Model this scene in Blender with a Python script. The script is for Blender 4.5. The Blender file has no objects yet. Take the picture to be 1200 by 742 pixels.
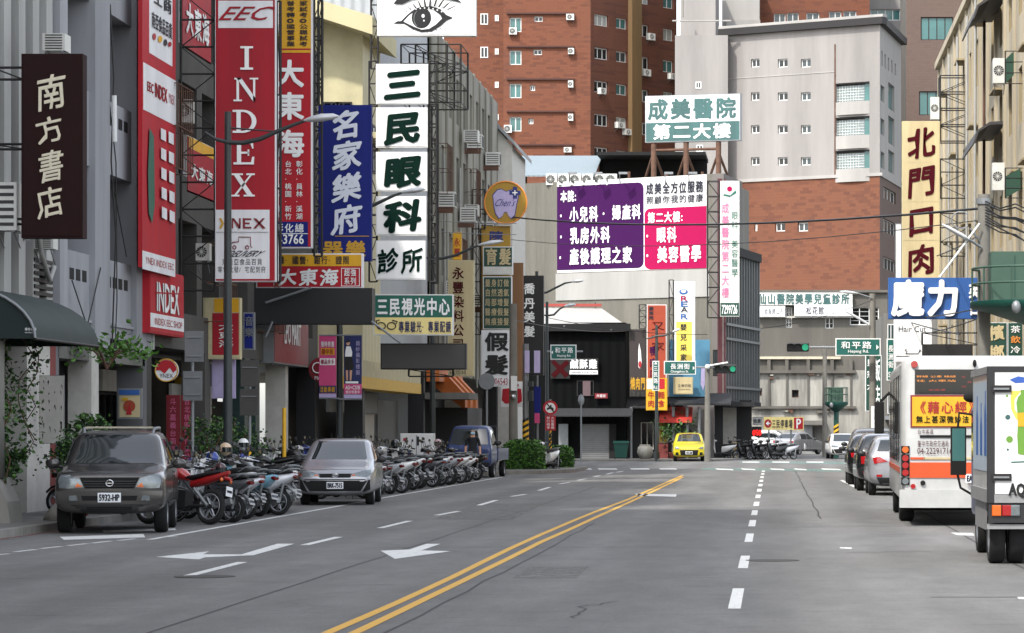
import bpy, bmesh, math, random
from mathutils import Vector, Matrix
from mathutils.bvhtree import BVHTree
R = math.radians
rng = random.Random(7)
S = bpy.context.scene
COL = S.collection

# ---------------------------------------------------------------- camera, sky, sun, exposure
FOC, VX, VY, HC = 3600.0, 905.0, 503.0, 1.75       # focal length and vanishing point in photo pixels (1200 wide), eye height
cam = bpy.data.cameras.new('camera')
cam.sensor_width = 36; cam.lens = 36 * FOC / 1200
cam.shift_x = (600 - VX) / 1200; cam.shift_y = (VY - 371) / 1200
cam.clip_start = 0.5; cam.clip_end = 3000
co = bpy.data.objects.new('camera', cam); COL.objects.link(co)
co.location = (0, 0, HC); co.rotation_euler = (R(90), 0, 0)
S.camera = co

SUN_EL, SUN_AZ = 50.0, 211.0                        # azimuth clockwise from +Y: behind the camera, to the left
w = bpy.data.worlds.new('World'); S.world = w; w.use_nodes = True
nt = w.node_tree
sky = nt.nodes.new('ShaderNodeTexSky'); sky.sky_type = 'NISHITA'; sky.sun_disc = False
sky.sun_elevation = R(SUN_EL); sky.sun_rotation = R(SUN_AZ)
sky.air_density = 1.0; sky.dust_density = 2.0; sky.ozone_density = 0.8
bg = nt.nodes['Background']; bg.inputs['Strength'].default_value = 0.15
hs = nt.nodes.new('ShaderNodeHueSaturation'); hs.inputs['Saturation'].default_value = .35       # thin cloud
nt.links.new(sky.outputs[0], hs.inputs['Color']); nt.links.new(hs.outputs[0], bg.inputs['Color'])
sl = bpy.data.lights.new('sun', 'SUN'); sl.energy = 1.5; sl.angle = R(2.5); sl.color = (1, .955, .88)
so = bpy.data.objects.new('sun', sl); COL.objects.link(so)
sd = Vector((math.sin(R(SUN_AZ)) * math.cos(R(SUN_EL)), math.cos(R(SUN_AZ)) * math.cos(R(SUN_EL)), math.sin(R(SUN_EL))))
so.rotation_euler = sd.to_track_quat('Z', 'Y').to_euler(); so.location = (0, 0, 60)
S.view_settings.view_transform = 'Standard'; S.view_settings.look = 'None'
S.view_settings.exposure = 1.65; S.view_settings.gamma = 1

# ---------------------------------------------------------------- helpers
def PX(px, py, Z):                                  # photo pixel at depth Z -> world point
    return Vector(((px - VX) / FOC * Z, Z, HC + (VY - py) / FOC * Z))
def GP(px, py):                                     # photo pixel on the ground
    return PX(px, py, FOC * HC / (py - VY))
def lin(c):
    return tuple((v / 255 / 12.92 if v / 255 <= .04045 else ((v / 255 + .055) / 1.055) ** 2.4) for v in c)

MATS = {}
def M(name, c, rough=.6, metal=0., var=.12, scale=3., bump=0., bscale=40., coat=0., streak=False, emit=0., spec=.5, kind=None, axis='+', c2=None, bsize=(.3, .1)):
    """procedural material; c in 0..255 sRGB"""
    if name in MATS: return MATS[name]
    m = bpy.data.materials.new(name); m.use_nodes = True
    n = m.node_tree.nodes; L = m.node_tree.links; b = n['Principled BSDF']
    col = lin(c)
    b.inputs['Roughness'].default_value = rough; b.inputs['Metallic'].default_value = metal
    b.inputs['Specular IOR Level'].default_value = spec
    if coat: b.inputs['Coat Weight'].default_value = coat; b.inputs['Coat Roughness'].default_value = .05
    tc = n.new('ShaderNodeTexCoord')
    vec = tc.outputs['Object']
    src = None
    if kind:                                        # vector (x +- y, z) for wall patterns
        sx = n.new('ShaderNodeSeparateXYZ'); L.new(vec, sx.inputs[0])
        ad = n.new('ShaderNodeMath'); ad.operation = 'ADD' if axis == '+' else 'SUBTRACT'
        L.new(sx.outputs[0], ad.inputs[0]); L.new(sx.outputs[1], ad.inputs[1])
        cb = n.new('ShaderNodeCombineXYZ'); L.new(ad.outputs[0], cb.inputs[0]); L.new(sx.outputs[2], cb.inputs[1])
        if kind == 'brick':
            bt = n.new('ShaderNodeTexBrick'); L.new(cb.outputs[0], bt.inputs['Vector'])
            bt.inputs['Color1'].default_value = (*col, 1)
            bt.inputs['Color2'].default_value = (*lin(c2 or c), 1)
            bt.inputs['Mortar'].default_value = (*[v * .8 for v in col], 1)
            bt.inputs['Scale'].default_value = 1; bt.inputs['Mortar Size'].default_value = .012
            bt.inputs['Bias'].default_value = -.55
            bt.inputs['Brick Width'].default_value = bsize[0]; bt.inputs['Row Height'].default_value = bsize[1]
            src = bt.outputs['Color']
        elif kind == 'ribs':
            wv = n.new('ShaderNodeTexWave'); wv.wave_type = 'BANDS'; wv.bands_direction = 'X'
            L.new(cb.outputs[0], wv.inputs['Vector']); wv.inputs['Scale'].default_value = .314 / bsize[0]
            wv.inputs['Distortion'].default_value = 0
            bp = n.new('ShaderNodeBump'); bp.inputs['Strength'].default_value = .8; bp.inputs['Distance'].default_value = .05
            L.new(wv.outputs['Fac'], bp.inputs['Height']); L.new(bp.outputs[0], b.inputs['Normal'])
    if var or src:
        mp = n.new('ShaderNodeMapping'); L.new(vec, mp.inputs[0])
        if streak: mp.inputs['Scale'].default_value = (1, 1, .12)
        nz = n.new('ShaderNodeTexNoise'); nz.inputs['Scale'].default_value = scale; nz.inputs['Detail'].default_value = 6
        nz.inputs['Roughness'].default_value = .65
        L.new(mp.outputs[0], nz.inputs['Vector'])
        mr = n.new('ShaderNodeMapRange'); mr.inputs['From Min'].default_value = .3; mr.inputs['From Max'].default_value = .7
        mr.inputs['To Min'].default_value = 1 - var; mr.inputs['To Max'].default_value = 1 + var * .6
        L.new(nz.outputs['Fac'], mr.inputs['Value'])
        mx = n.new('ShaderNodeMix'); mx.data_type = 'RGBA'; mx.blend_type = 'MULTIPLY'; mx.inputs['Factor'].default_value = 1
        if src: L.new(src, mx.inputs['A'])
        else: mx.inputs['A'].default_value = (*col, 1)
        L.new(mr.outputs[0], mx.inputs['B']); L.new(mx.outputs['Result'], b.inputs['Base Color'])
        rr = n.new('ShaderNodeMapRange'); rr.inputs['To Min'].default_value = max(0, rough - .08); rr.inputs['To Max'].default_value = min(1, rough + .1)
        L.new(nz.outputs['Fac'], rr.inputs['Value']); L.new(rr.outputs[0], b.inputs['Roughness'])
    else:
        b.inputs['Base Color'].default_value = (*col, 1)
    if bump and kind != 'ribs':
        nb = n.new('ShaderNodeTexNoise'); nb.inputs['Scale'].default_value = bscale; nb.inputs['Detail'].default_value = 4
        L.new(vec, nb.inputs['Vector'])
        bp = n.new('ShaderNodeBump'); bp.inputs['Strength'].default_value = bump; bp.inputs['Distance'].default_value = .02
        L.new(nb.outputs['Fac'], bp.inputs['Height']); L.new(bp.outputs[0], b.inputs['Normal'])
    if emit:
        b.inputs['Emission Color'].default_value = (*col, 1); b.inputs['Emission Strength'].default_value = emit
    MATS[name] = m
    return m

class MB:
    """collects faces; build() links them as one mesh object"""
    def __init__(s): s.v = []; s.f = []; s.m = []; s.mats = []; s.x = Matrix.Identity(4); s.sm = []
    def mi(s, m):
        if m not in s.mats: s.mats.append(m)
        return s.mats.index(m)
    def add(s, vs, fs, m, smooth=False):
        o = len(s.v); k = s.mi(m)
        s.v += [s.x @ Vector(v) for v in vs]
        for f in fs: s.f.append([o + i for i in f]); s.m.append(k); s.sm.append(smooth)
        return s
    def box(s, x0, x1, y0, y1, z0, z1, m):
        if x0 > x1: x0, x1 = x1, x0
        if y0 > y1: y0, y1 = y1, y0
        if z0 > z1: z0, z1 = z1, z0
        return s.add([(x0, y0, z0), (x1, y0, z0), (x1, y1, z0), (x0, y1, z0), (x0, y0, z1), (x1, y0, z1), (x1, y1, z1), (x0, y1, z1)],
                     [(0, 3, 2, 1), (4, 5, 6, 7), (0, 1, 5, 4), (1, 2, 6, 5), (2, 3, 7, 6), (3, 0, 4, 7)], m)
    def prism(s, poly, axis, a, b, m, smooth=False):
        """poly 2D; axis 'x': poly=(y,z); 'y': poly=(x,z); 'z': poly=(x,y)"""
        def p(q, t): return {'x': (t, q[0], q[1]), 'y': (q[0], t, q[1]), 'z': (q[0], q[1], t)}[axis]
        n = len(poly)
        s.add([p(q, a) for q in poly] + [p(q, b) for q in poly],
              [list(range(n))[::-1], list(range(n, 2 * n))], m)
        o = len(s.v) - 2 * n; k = s.mi(m)
        for i in range(n):
            j = (i + 1) % n
            s.f.append([o + i, o + j, o + n + j, o + n + i]); s.m.append(k); s.sm.append(smooth)
        return s
    def cyl(s, p, q, r, m, r2=None, n=10, caps=True, smooth=True):
        p, q = Vector(p), Vector(q); d = (q - p)
        if d.length < 1e-6: return s
        d.normalize(); r2 = r if r2 is None else r2
        a = d.orthogonal().normalized(); b = d.cross(a)
        vs = []
        for c, rad in ((p, r), (q, r2)):
            for i in range(n):
                t = 2 * math.pi * i / n; vs.append(c + (a * math.cos(t) + b * math.sin(t)) * rad)
        s.add(vs, [(i, (i + 1) % n, n + (i + 1) % n, n + i) for i in range(n)], m, smooth)
        if caps: s.add(vs, [list(range(n))[::-1], list(range(n, 2 * n))], m)
        return s
    def tube(s, pts, r, m, n=8, rs=None):
        pts = [Vector(p) for p in pts]; rings = []; ref = None
        for i, p in enumerate(pts):
            d = (pts[min(i + 1, len(pts) - 1)] - pts[max(i - 1, 0)]).normalized()
            if ref is None: ref = d.orthogonal().normalized()
            a = (ref - d * ref.dot(d)).normalized(); ref = a; b = d.cross(a)
            rad = rs[i] if rs else r
            rings.append([p + (a * math.cos(2 * math.pi * k / n) + b * math.sin(2 * math.pi * k / n)) * rad for k in range(n)])
        return s.loft(rings, m, True)
    def loft(s, rings, m, closed=True, smooth=True, caps=True):
        n = len(rings[0]); vs = [v for r in rings for v in r]; fs = []
        for i in range(len(rings) - 1):
            for k in range(n if closed else n - 1):
                l = (k + 1) % n
                fs.append((i * n + k, i * n + l, (i + 1) * n + l, (i + 1) * n + k))
        s.add(vs, fs, m, smooth)
        if closed and caps:
            s.add(rings[0], [list(range(n))[::-1]], m, smooth); s.add(rings[-1], [list(range(n))], m, smooth)
        return s
    def lathe(s, prof, c, axis, m, n=20, smooth=True):
        """prof: (radius, along) pairs; closed ring profile revolved about axis through c"""
        c = Vector(c); A = Vector(axis).normalized(); a = A.orthogonal().normalized(); b = A.cross(a)
        rings = [[c + A * t + (a * math.cos(2 * math.pi * k / n) + b * math.sin(2 * math.pi * k / n)) * r for k in range(n)] for r, t in prof]
        return s.loft(rings, m, True, smooth, caps=prof[0][0] > 1e-4 and prof[0] != prof[-1])
    def ball(s, c, r, m, n=12, sc=(1, 1, 1)):
        c = Vector(c); rings = []
        for i in range(n // 2 + 1):
            t = math.pi * i / (n // 2); rr = max(math.sin(t), 1e-3)
            rings.append([c + Vector((math.cos(2 * math.pi * k / n) * rr * r * sc[0], math.sin(2 * math.pi * k / n) * rr * r * sc[1], -math.cos(t) * r * sc[2])) for k in range(n)])
        return s.loft(rings, m, True)
    def quad(s, a, b, c, d, m): return s.add([a, b, c, d], [(0, 1, 2, 3)], m)
    def merge(s, o):
        k = len(s.v); s.v += [s.x @ v for v in o.v]; mp = [s.mi(m) for m in o.mats]
        s.f += [[k + i for i in f] for f in o.f]; s.m += [mp[i] for i in o.m]; s.sm += o.sm
        return s
    def mesh(s, name):
        me = bpy.data.meshes.new(name); me.from_pydata([tuple(v) for v in s.v], [], s.f)
        for m in s.mats: me.materials.append(m)
        me.polygons.foreach_set('material_index', s.m); me.polygons.foreach_set('use_smooth', s.sm)
        me.update(); return me
    def build(s, name, parent=None, label=None, kind=None, bevel=0., fix=False):
        me = s.mesh(name)
        if fix or bevel:
            bm = bmesh.new(); bm.from_mesh(me)
            bmesh.ops.remove_doubles(bm, verts=bm.verts, dist=1e-5)
            bmesh.ops.recalc_face_normals(bm, faces=bm.faces); bm.to_mesh(me); bm.free()
        o = bpy.data.objects.new(name, me); COL.objects.link(o)
        if parent:
            o.parent = parent
            root = parent
            off = Vector((0, 0, 0))
            while root: off += root.location; root = root.parent
            if parent.get('_world'): me.transform(Matrix.Translation(-off)); 
            if parent.get('_world'): o['_world'] = 1
        if bevel:
            md = o.modifiers.new('bevel', 'BEVEL'); md.width = bevel; md.segments = 2; md.limit_method = 'ANGLE'; md.angle_limit = R(40)
        if label: o['label'] = label
        if kind: o['kind'] = kind
        return o

def thing(name, label, cat, loc=(0, 0, 0), rz=0., group=None, world=False):
    """an Empty at the base of a thing; world=True: its meshes are given in world coordinates"""
    o = bpy.data.objects.new(name, None); COL.objects.link(o); o.empty_display_size = .2
    o.location = loc; o.rotation_euler = (0, 0, rz)
    o['label'] = label; o['category'] = cat
    if group: o['group'] = group
    if world: o['_world'] = 1
    return o
def tag(o, label, cat, group=None, kind=None):
    if label: o['label'] = label
    if cat: o['category'] = cat
    if group: o['group'] = group
    if kind: o['kind'] = kind
    return o
KIDS = {}
def dup(root, loc, rz, label, group=None, swap=None, tilt=0., cat=None):
    """copy a thing with its parts and sub-parts; swap: {part name: material for slot 0}"""
    def cp(o, par):
        c = o.copy(); COL.objects.link(c)
        if par: c.parent = par
        base = o.name.split('.')[0]
        if swap and base in swap and c.type == 'MESH':
            c.material_slots[0].link = 'OBJECT'; c.material_slots[0].material = swap[base]
        for ch in KIDS.get(o.name, ()) : cp(ch, c)
        return c
    if root.name not in KIDS:
        for o in list(bpy.data.objects):
            if o.parent: KIDS.setdefault(o.parent.name, []);
        for k in KIDS: KIDS[k] = []
        for o in bpy.data.objects:
            if o.parent: KIDS[o.parent.name].append(o)
    r = cp(root, None)
    r.location = loc; r.rotation_euler = (0, tilt, rz); r['label'] = label
    if group: r['group'] = group
    if cat: r['category'] = cat
    return r

class PL:
    """a vertical plane through ground point A with direction d; pixels map onto it"""
    def __init__(s, ax, ay, dx=1., dy=0.):
        l = math.hypot(dx, dy); s.a = Vector((ax, ay)); s.d = Vector((dx / l, dy / l)); s.n = Vector((s.d.y, -s.d.x))
    def uz(s, px, py):
        rx, rz = (px - VX) / FOC, (VY - py) / FOC              # ray (rx,1,rz)
        t = s.a.dot(s.n) / (rx * s.n.x + s.n.y)
        q = Vector((rx * t, t)) - s.a
        return q.dot(s.d), HC + rz * t
    def w(s, u, z, off=0.):
        p = s.a + s.d * u + s.n * off
        return Vector((p.x, p.y, z))
    def rect(s, mb, u0, u1, z0, z1, o0, o1, m):
        """box on the plane, from offset o0 (back) to o1 (front)"""
        pts = [s.w(u, z, o) for o in (o0, o1) for u, z in ((u0, z0), (u1, z0), (u1, z1), (u0, z1))]
        return mb.add(pts, [(0, 3, 2, 1)[::-1], (4, 5, 6, 7), (0, 1, 5, 4), (1, 2, 6, 5), (2, 3, 7, 6), (3, 0, 4, 7)], m)
    def prect(s, mb, p, o0, o1, m):
        u0, u1, z0, z1 = s.box(p)
        return s.rect(mb, u0, u1, z0, z1, o0, o1, m)
    def box(s, p):
        xm, ym = (p[0] + p[2]) / 2, (p[1] + p[3]) / 2
        return s.uz(p[0], ym)[0], s.uz(p[2], ym)[0], s.uz(xm, p[3])[1], s.uz(xm, p[1])[1]
def ZP(Z): return PL(0, Z)

# glyphs: outlines of Blender's own default typeface turned into meshes
GLY = {}
def glyph(ch, bold=0., ext=0.):
    k = (ch, bold, ext)
    if k not in GLY:
        c = bpy.data.curves.new('t', 'FONT'); c.body = ch; c.resolution_u = 2; c.offset = bold; c.extrude = ext
        c.fill_mode = 'BOTH' if ext else 'FRONT'
        o = bpy.data.objects.new('t', c); COL.objects.link(o)
        dg = bpy.context.evaluated_depsgraph_get()
        me = bpy.data.meshes.new_from_object(o.evaluated_get(dg))
        GLY[k] = ([v.co.copy() for v in me.vertices], [list(p.vertices) for p in me.polygons])
        bpy.data.objects.remove(o); bpy.data.curves.remove(c); bpy.data.meshes.remove(me)
    return GLY[k]
def write(mb, pl, s, r, m, bold=0., mode='h', off=.01, shear=0., em=.9, ext=0., rough=0.):
    """lettering on plane pl in pixel rect r. mode h/v: square characters in cells; 'l': a latin line fitted to the rect"""
    u0, u1, z0, z1 = pl.box(r)
    W, H = u1 - u0, z1 - z0
    def put(ch, a, b, c, d, fit):
        if not bold: return put1(ch, a, b, c, d, fit, 0, 0, 0)
        k = 8 if bold > .035 else 4                     # heavier strokes: the outline laid down again around its centre
        if fit: bx, by = bold * .7 * (d - c) * .8, bold * .7 * (d - c) * .8
        else: bx, by = bold * .62 * (b - a), bold * .62 * (d - c)
        put1(ch, a, b, c, d, fit, 0, 0, .012)
        for i in range(k):
            t = 2 * math.pi * (i + .5 * (k == 4)) / k; put1(ch, a, b, c, d, fit, math.cos(t) * bx, math.sin(t) * by, i * .0012)
    def put1(ch, a, b, c, d, fit, sx, sy, so):
        vs, fs = glyph(ch, 0., ext)
        if not vs: return
        if fit:
            x0 = min(v.x for v in vs); x1 = max(v.x for v in vs); y0 = min(v.y for v in vs); y1 = max(v.y for v in vs)
        else: x0, x1, y0, y1 = 0, 1, -.12, .88
        pts = []
        for v in vs:
            f = (v.x - x0) / max(x1 - x0, 1e-4); g = (v.y - y0) / max(y1 - y0, 1e-4)
            f += shear * (g - .5)
            if rough: g += rough * (f - .5) * .35; f += rough * .08 * math.sin(g * 7)
            pts.append(pl.w(a + (b - a) * f + sx, c + (d - c) * g + sy, off + so + (v.z + ext) * 1.))
        mb.add(pts, fs, m)
    if mode == 'l': put(s, u0, u1, z0, z1, True); return
    n = len(s)
    for i, ch in enumerate(s):
        if ch == ' ': continue
        if mode == 'h':
            cw = W / n; p = (1 - em) / 2 * cw
            put(ch, u0 + i * cw + p, u0 + (i + 1) * cw - p, z0, z1, False)
        else:
            chh = H / n; p = (1 - em) / 2 * chh
            put(ch, u0, u1, z1 - (i + 1) * chh + p, z1 - i * chh - p, False)

def facade(mb, pl, u0, u1, z0, z1, ops, m, depth=.18, mrev=None):
    """wall sheet on plane pl with recessed openings ops=[(u0,u1,z0,z1)]"""
    us = sorted({u0, u1, *[o[0] for o in ops], *[o[1] for o in ops]}); zs = sorted({z0, z1, *[o[2] for o in ops], *[o[3] for o in ops]})
    us = [u for u in us if u0 <= u <= u1]; zs = [z for z in zs if z0 <= z <= z1]
    for i in range(len(us) - 1):
        for j in range(len(zs) - 1):
            cu, cz = (us[i] + us[i + 1]) / 2, (zs[j] + zs[j + 1]) / 2
            if any(o[0] < cu < o[1] and o[2] < cz < o[3] for o in ops): continue
            mb.quad(pl.w(us[i], zs[j]), pl.w(us[i + 1], zs[j]), pl.w(us[i + 1], zs[j + 1]), pl.w(us[i], zs[j + 1]), m)
    for a, b, c, d in ops:
        k = mrev or m
        for (p, q), (r_, t) in (((a, c), (b, c)), ((b, c), (b, d)), ((b, d), (a, d)), ((a, d), (a, c))):
            mb.quad(pl.w(p, q), pl.w(r_, t), pl.w(r_, t, -depth), pl.w(p, q, -depth), k)

WIN_F = None
def window(pl, parent, u0, u1, z0, z1, off=-.12, frame=None, glass=None, cols=2, t=.05, bars=0, name='window'):
    """a window: frame with sash bars, and its panes as a child"""
    f = MB(); fm = frame or MATS['alu_white']; gm = glass or MATS['glass_grey']
    d = .05
    pl.rect(f, u0, u1, z0, z0 + t, off, off + d, fm); pl.rect(f, u0, u1, z1 - t, z1, off, off + d, fm)
    for i in range(cols + 1):
        uc = u0 + (u1 - u0) * i / cols
        a = uc if i == 0 else (uc - t if i == cols else uc - t / 2)
        pl.rect(f, a, a + t, z0 + t, z1 - t, off, off + d, fm)
    for i in range(bars):
        zc = z0 + (z1 - z0) * (i + 1) / (bars + 1)
        pl.rect(f, u0 + t, u1 - t, zc - .012, zc + .012, off + d + .004, off + d + .02, fm)
    fo = f.build(name, parent)
    g = MB(); pl.rect(g, u0 + t * .5, u1 - t * .5, z0 + t * .5, z1 - t * .5, off - .02, off + .02, gm)
    g.build('pane', fo)
    return fo

def leafy(mb, n, fn, size, mats, rg, up=.3):
    """scatter n small bent leaf faces at points fn()"""
    for _ in range(n):
        p = fn(); a = rg.uniform(0, 6.28); e = rg.uniform(-.6, 1.1)
        d = Vector((math.cos(a) * math.cos(e), math.sin(a) * math.cos(e), math.sin(e))); s = d.orthogonal().normalized()
        s = (Matrix.Rotation(rg.uniform(0, 6.28), 3, d) @ s)
        l = size * rg.uniform(.6, 1.3); wd = l * .32; k = d.cross(s) * l * .12
        mb.add([p, p + d * l * .5 + s * wd + k, p + d * l, p + d * l * .5 - s * wd + k], [(0, 1, 2), (0, 2, 3)], rg.choice(mats))
# ---------------------------------------------------------------- common materials
M('alu_white', (205, 206, 203), .45); M('glass_grey', (52, 62, 64), .06, var=.25, scale=.6); M('glass_teal', (58, 100, 98), .08, var=.25, scale=.5)
M('glass_dark', (14, 16, 18), .05, var=0); M('steel_dark', (38, 36, 36), .6, .3); M('rust', (92, 66, 52), .85, var=.4, scale=2)
M('black', (13, 13, 14), .5); M('dark_void', (16, 16, 17), .9); M('white_paint', (215, 215, 213), .55, var=.06); M('galv', (128, 131, 133), .5, .4)
M('concrete', (142, 139, 132), .9, var=.25, scale=.8, bump=.2); M('concrete_d', (104, 102, 97), .9, var=.35, scale=.6, streak=True)
M('rubber', (20, 20, 21), .85, var=.2); M('chrome', (190, 192, 195), .15, .95, var=0); M('alloy', (150, 152, 156), .3, .7); M('red_lens', (150, 12, 16), .15, var=0, coat=.5)
M('amber_lens', (205, 92, 18), .15, var=0, coat=.5); M('clear_lens', (120, 127, 130), .1, .4, var=.2, scale=18); M('plastic_black', (24, 24, 26), .45, var=.1)
M('plate_white', (222, 224, 226), .4, var=.04); M('ink', (22, 24, 40), .6, var=0); M('green_dark', (14, 66, 56), .5); M('letter_white', (232, 232, 230), .5, var=.04)
M('sign_red', (156, 12, 32), .7, var=.24, scale=1.6, streak=True); M('sign_red2', (168, 12, 30), .7, var=.24, scale=1.6, streak=True); M('sign_yellow', (214, 160, 22), .6, var=.2, scale=1.6, streak=True); M('sign_white', (218, 219, 220), .5, var=.16, scale=1.4, streak=True)
M('ac_white', (196, 196, 190), .55, var=.12); M('ac_dark', (52, 52, 52), .7)
LEAF = [M('leaf_a', (44, 76, 28), .55, var=.2), M('leaf_b', (70, 108, 40), .55, var=.2), M('leaf_c', (28, 54, 22), .6, var=.2)]

# ---------------------------------------------------------------- road
def road_mat():
    m = bpy.data.materials.new('asphalt'); m.use_nodes = True
    n = m.node_tree.nodes; L = m.node_tree.links; b = n['Principled BSDF']
    tc = n.new('ShaderNodeTexCoord')
    def noise(sc, det, scale=(1, 1, 1), rough=.6):
        mp = n.new('ShaderNodeMapping'); mp.inputs['Scale'].default_value = scale; L.new(tc.outputs['Object'], mp.inputs[0])
        z = n.new('ShaderNodeTexNoise'); z.inputs['Scale'].default_value = sc; z.inputs['Detail'].default_value = det; z.inputs['Roughness'].default_value = rough
        L.new(mp.outputs[0], z.inputs['Vector']); return z.outputs['Fac']
    def mul(a, f, lo, hi, f0=.3, f1=.7):
        r = n.new('ShaderNodeMapRange'); r.inputs['From Min'].default_value = f0; r.inputs['From Max'].default_value = f1
        r.inputs['To Min'].default_value = lo; r.inputs['To Max'].default_value = hi; L.new(f, r.inputs['Value'])
        x = n.new('ShaderNodeMix'); x.data_type = 'RGBA'; x.blend_type = 'MULTIPLY'; x.inputs['Factor'].default_value = 1
        L.new(a, x.inputs['A']); L.new(r.outputs[0], x.inputs['B']); return x.outputs['Result']
    base = n.new('ShaderNodeRGB'); base.outputs[0].default_value = (*lin((108, 107, 105)), 1)
    c = mul(base.outputs[0], noise(170, 3), .6, 1.45)                 # aggregate
    c = mul(c, noise(26, 5), .82, 1.14)
    c = mul(c, noise(.8, 6, (1, .12, 1)), .8, 1.14)                 # wear along the lanes
    c = mul(c, noise(2.2, 4, (.35, 1.6, 1)), .74, 1.0, .30, .42)
    c = mul(c, noise(7, 3, (1, .5, 1)), .62, 1.0, .24, .33)              # oil drips      # cross stains and patches
    wv = n.new('ShaderNodeTexWave'); wv.bands_direction = 'X'; wv.inputs['Scale'].default_value = .314 / 1.75; wv.inputs['Distortion'].default_value = 2.2; wv.inputs['Detail'].default_value = 3; wv.inputs['Detail Scale'].default_value = .5
    mp = n.new('ShaderNodeMapping'); mp.inputs['Scale'].default_value = (1, .05, 1); L.new(tc.outputs['Object'], mp.inputs[0]); L.new(mp.outputs[0], wv.inputs['Vector'])
    c = mul(c, wv.outputs['Fac'], .86, 1.03, 0, 1)                       # wheel tracks
    c = mul(c, noise(1.6, 8, (1, .35, 1), .75), .84, 1.1, .35, .65)
    L.new(c, b.inputs['Base Color'])
    b.inputs['Roughness'].default_value = .82; b.inputs['Specular IOR Level'].default_value = .35
    bp = n.new('ShaderNodeBump'); bp.inputs['Strength'].default_value = .5; bp.inputs['Distance'].default_value = .006
    L.new(noise(180, 3), bp.inputs['Height']); L.new(bp.outputs[0], b.inputs['Normal'])
    return m
ASPH = road_mat()
mb = MB(); mb.quad((-150, -40, 0), (150, -40, 0), (150, 700, 0), (-150, 700, 0), ASPH); mb.build('road', kind='structure')
M('paving', (112, 110, 106), .9, var=.25, scale=1.5, kind='brick', c2=(98, 96, 94), bsize=(.6, .3)); M('kerb', (128, 126, 120), .9, var=.3, scale=2)
def slab(name, poly, m, h=.13):
    b = MB(); b.prism(poly, 'z', -.05, h, m); b.build(name, kind='structure', fix=True)
def kerb(name, pts, h=.135, wd=.16):
    b = MB()
    for (x0, y0), (x1, y1) in zip(pts, pts[1:]):
        d = Vector((x1 - x0, y1 - y0)); l = d.length; d.normalize(); nn = Vector((d.y, -d.x)) * wd; k = max(1, int(l / 1.2))
        for i in range(k):
            a = Vector((x0, y0)) + d * (l * i / k + .006); e = Vector((x0, y0)) + d * (l * (i + 1) / k - .006)
            b.prism([(a.x, a.y), (a.x + nn.x, a.y + nn.y), (e.x + nn.x, e.y + nn.y), (e.x, e.y)], 'z', -.04, h, MATS['kerb'])
    b.build(name, kind='structure', fix=True)
slab('pavement', [(-40, -30), (-12.5, -30), (-12.5, 112), (-11.6, 117), (-9.2, 120), (-8.2, 124), (-8.2, 134), (-10, 139), (-40, 143)], MATS['paving'])
kerb('kerb', [(-12.5, -30), (-12.5, 112), (-11.6, 117), (-9.2, 120), (-8.2, 124), (-8.2, 134), (-10, 139)])
slab('pavement', [(-60, 168), (-9.0, 167), (-3.2, 167.5), (-2.3, 171), (.3, 188), (-60, 200)], MATS['paving'], .1)
slab('pavement', [(5.6, -30), (40, -30), (40, 144), (8, 144), (5.6, 140)], MATS['paving'])
kerb('kerb', [(8, 144), (5.6, 140), (5.6, -30)])

# ---------------------------------------------------------------- markings
def mark_mat(name, c, wear=.35):
    m = M(name, c, .7, var=.14, scale=14, bump=.2, bscale=120)
    n = m.node_tree.nodes; L = m.node_tree.links; b = n['Principled BSDF']
    tc = n.new('ShaderNodeTexCoord'); z = n.new('ShaderNodeTexNoise'); z.inputs['Scale'].default_value = 9; z.inputs['Detail'].default_value = 8; z.inputs['Roughness'].default_value = .75
    L.new(tc.outputs['Object'], z.inputs['Vector'])
    r = n.new('ShaderNodeMapRange'); r.inputs['From Min'].default_value = wear; r.inputs['From Max'].default_value = wear + .07
    L.new(z.outputs['Fac'], r.inputs['Value']); L.new(r.outputs[0], b.inputs['Alpha']); return m
WM = mark_mat('marking_white', (205, 205, 202)); YM = mark_mat('marking_yellow', (204, 156, 56), .3); TM = mark_mat('marking_teal', (112, 146, 138), .47)
RM = mark_mat('marking_red', (128, 58, 54), .46); TAR = M('tar', (50, 49, 49), .8, var=.2)
LIFT = [.004]
def gpoly(mb, pts, m, z=None):
    z = z or LIFT[0]
    vs = [GP(*p) for p in pts]
    n = len(vs); mb.add([(v.x, v.y, z) for v in vs], [list(range(n))], m)
def ribbon(mb, pts, wd, m, z=.004):
    """strip of width wd through ground points"""
    rows = []
    for i, p in enumerate(pts):
        a = Vector(pts[max(i - 1, 0)][:2]); c = Vector(pts[min(i + 1, len(pts) - 1)][:2]); d = (c - a).normalized(); nn = Vector((d.y, -d.x)) * wd / 2
        rows.append(((p[0] - nn.x, p[1] - nn.y, z), (p[0] + nn.x, p[1] + nn.y, z)))
    for (a, b), (c, d) in zip(rows, rows[1:]): mb.quad(a, b, d, c, m)
def z5(x, y): return (400 + x / 3, 540 + y / 3)
mb = MB()
for pts in ([(0, 585), (100, 542), (200, 498), (300, 452), (400, 405), (500, 355), (600, 306), (700, 261), (800, 218), (900, 177), (1000, 140), (1080, 105), (1140, 78), (1200, 52)],
            [(-20, 634), (60, 600), (200, 533), (300, 484), (400, 436), (500, 387), (600, 338), (700, 287), (800, 243), (900, 197), (1000, 152), (1100, 106), (1200, 58)]):
    g = [GP(*z5(*p)) for p in pts]; g = [(g[0].x + (g[0].x - g[1].x) * 4, g[0].y + (g[0].y - g[1].y) * 4)] + [(v.x, v.y) for v in g]
    ribbon(mb, g, .105, YM)
mb.build('yellow_lines', kind='structure')
mb = MB()
ys = [29.9, 38.6, 47.6, 55.2, 62.4, 70, 78, 86, 94, 102, 110, 118, 126]
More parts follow.
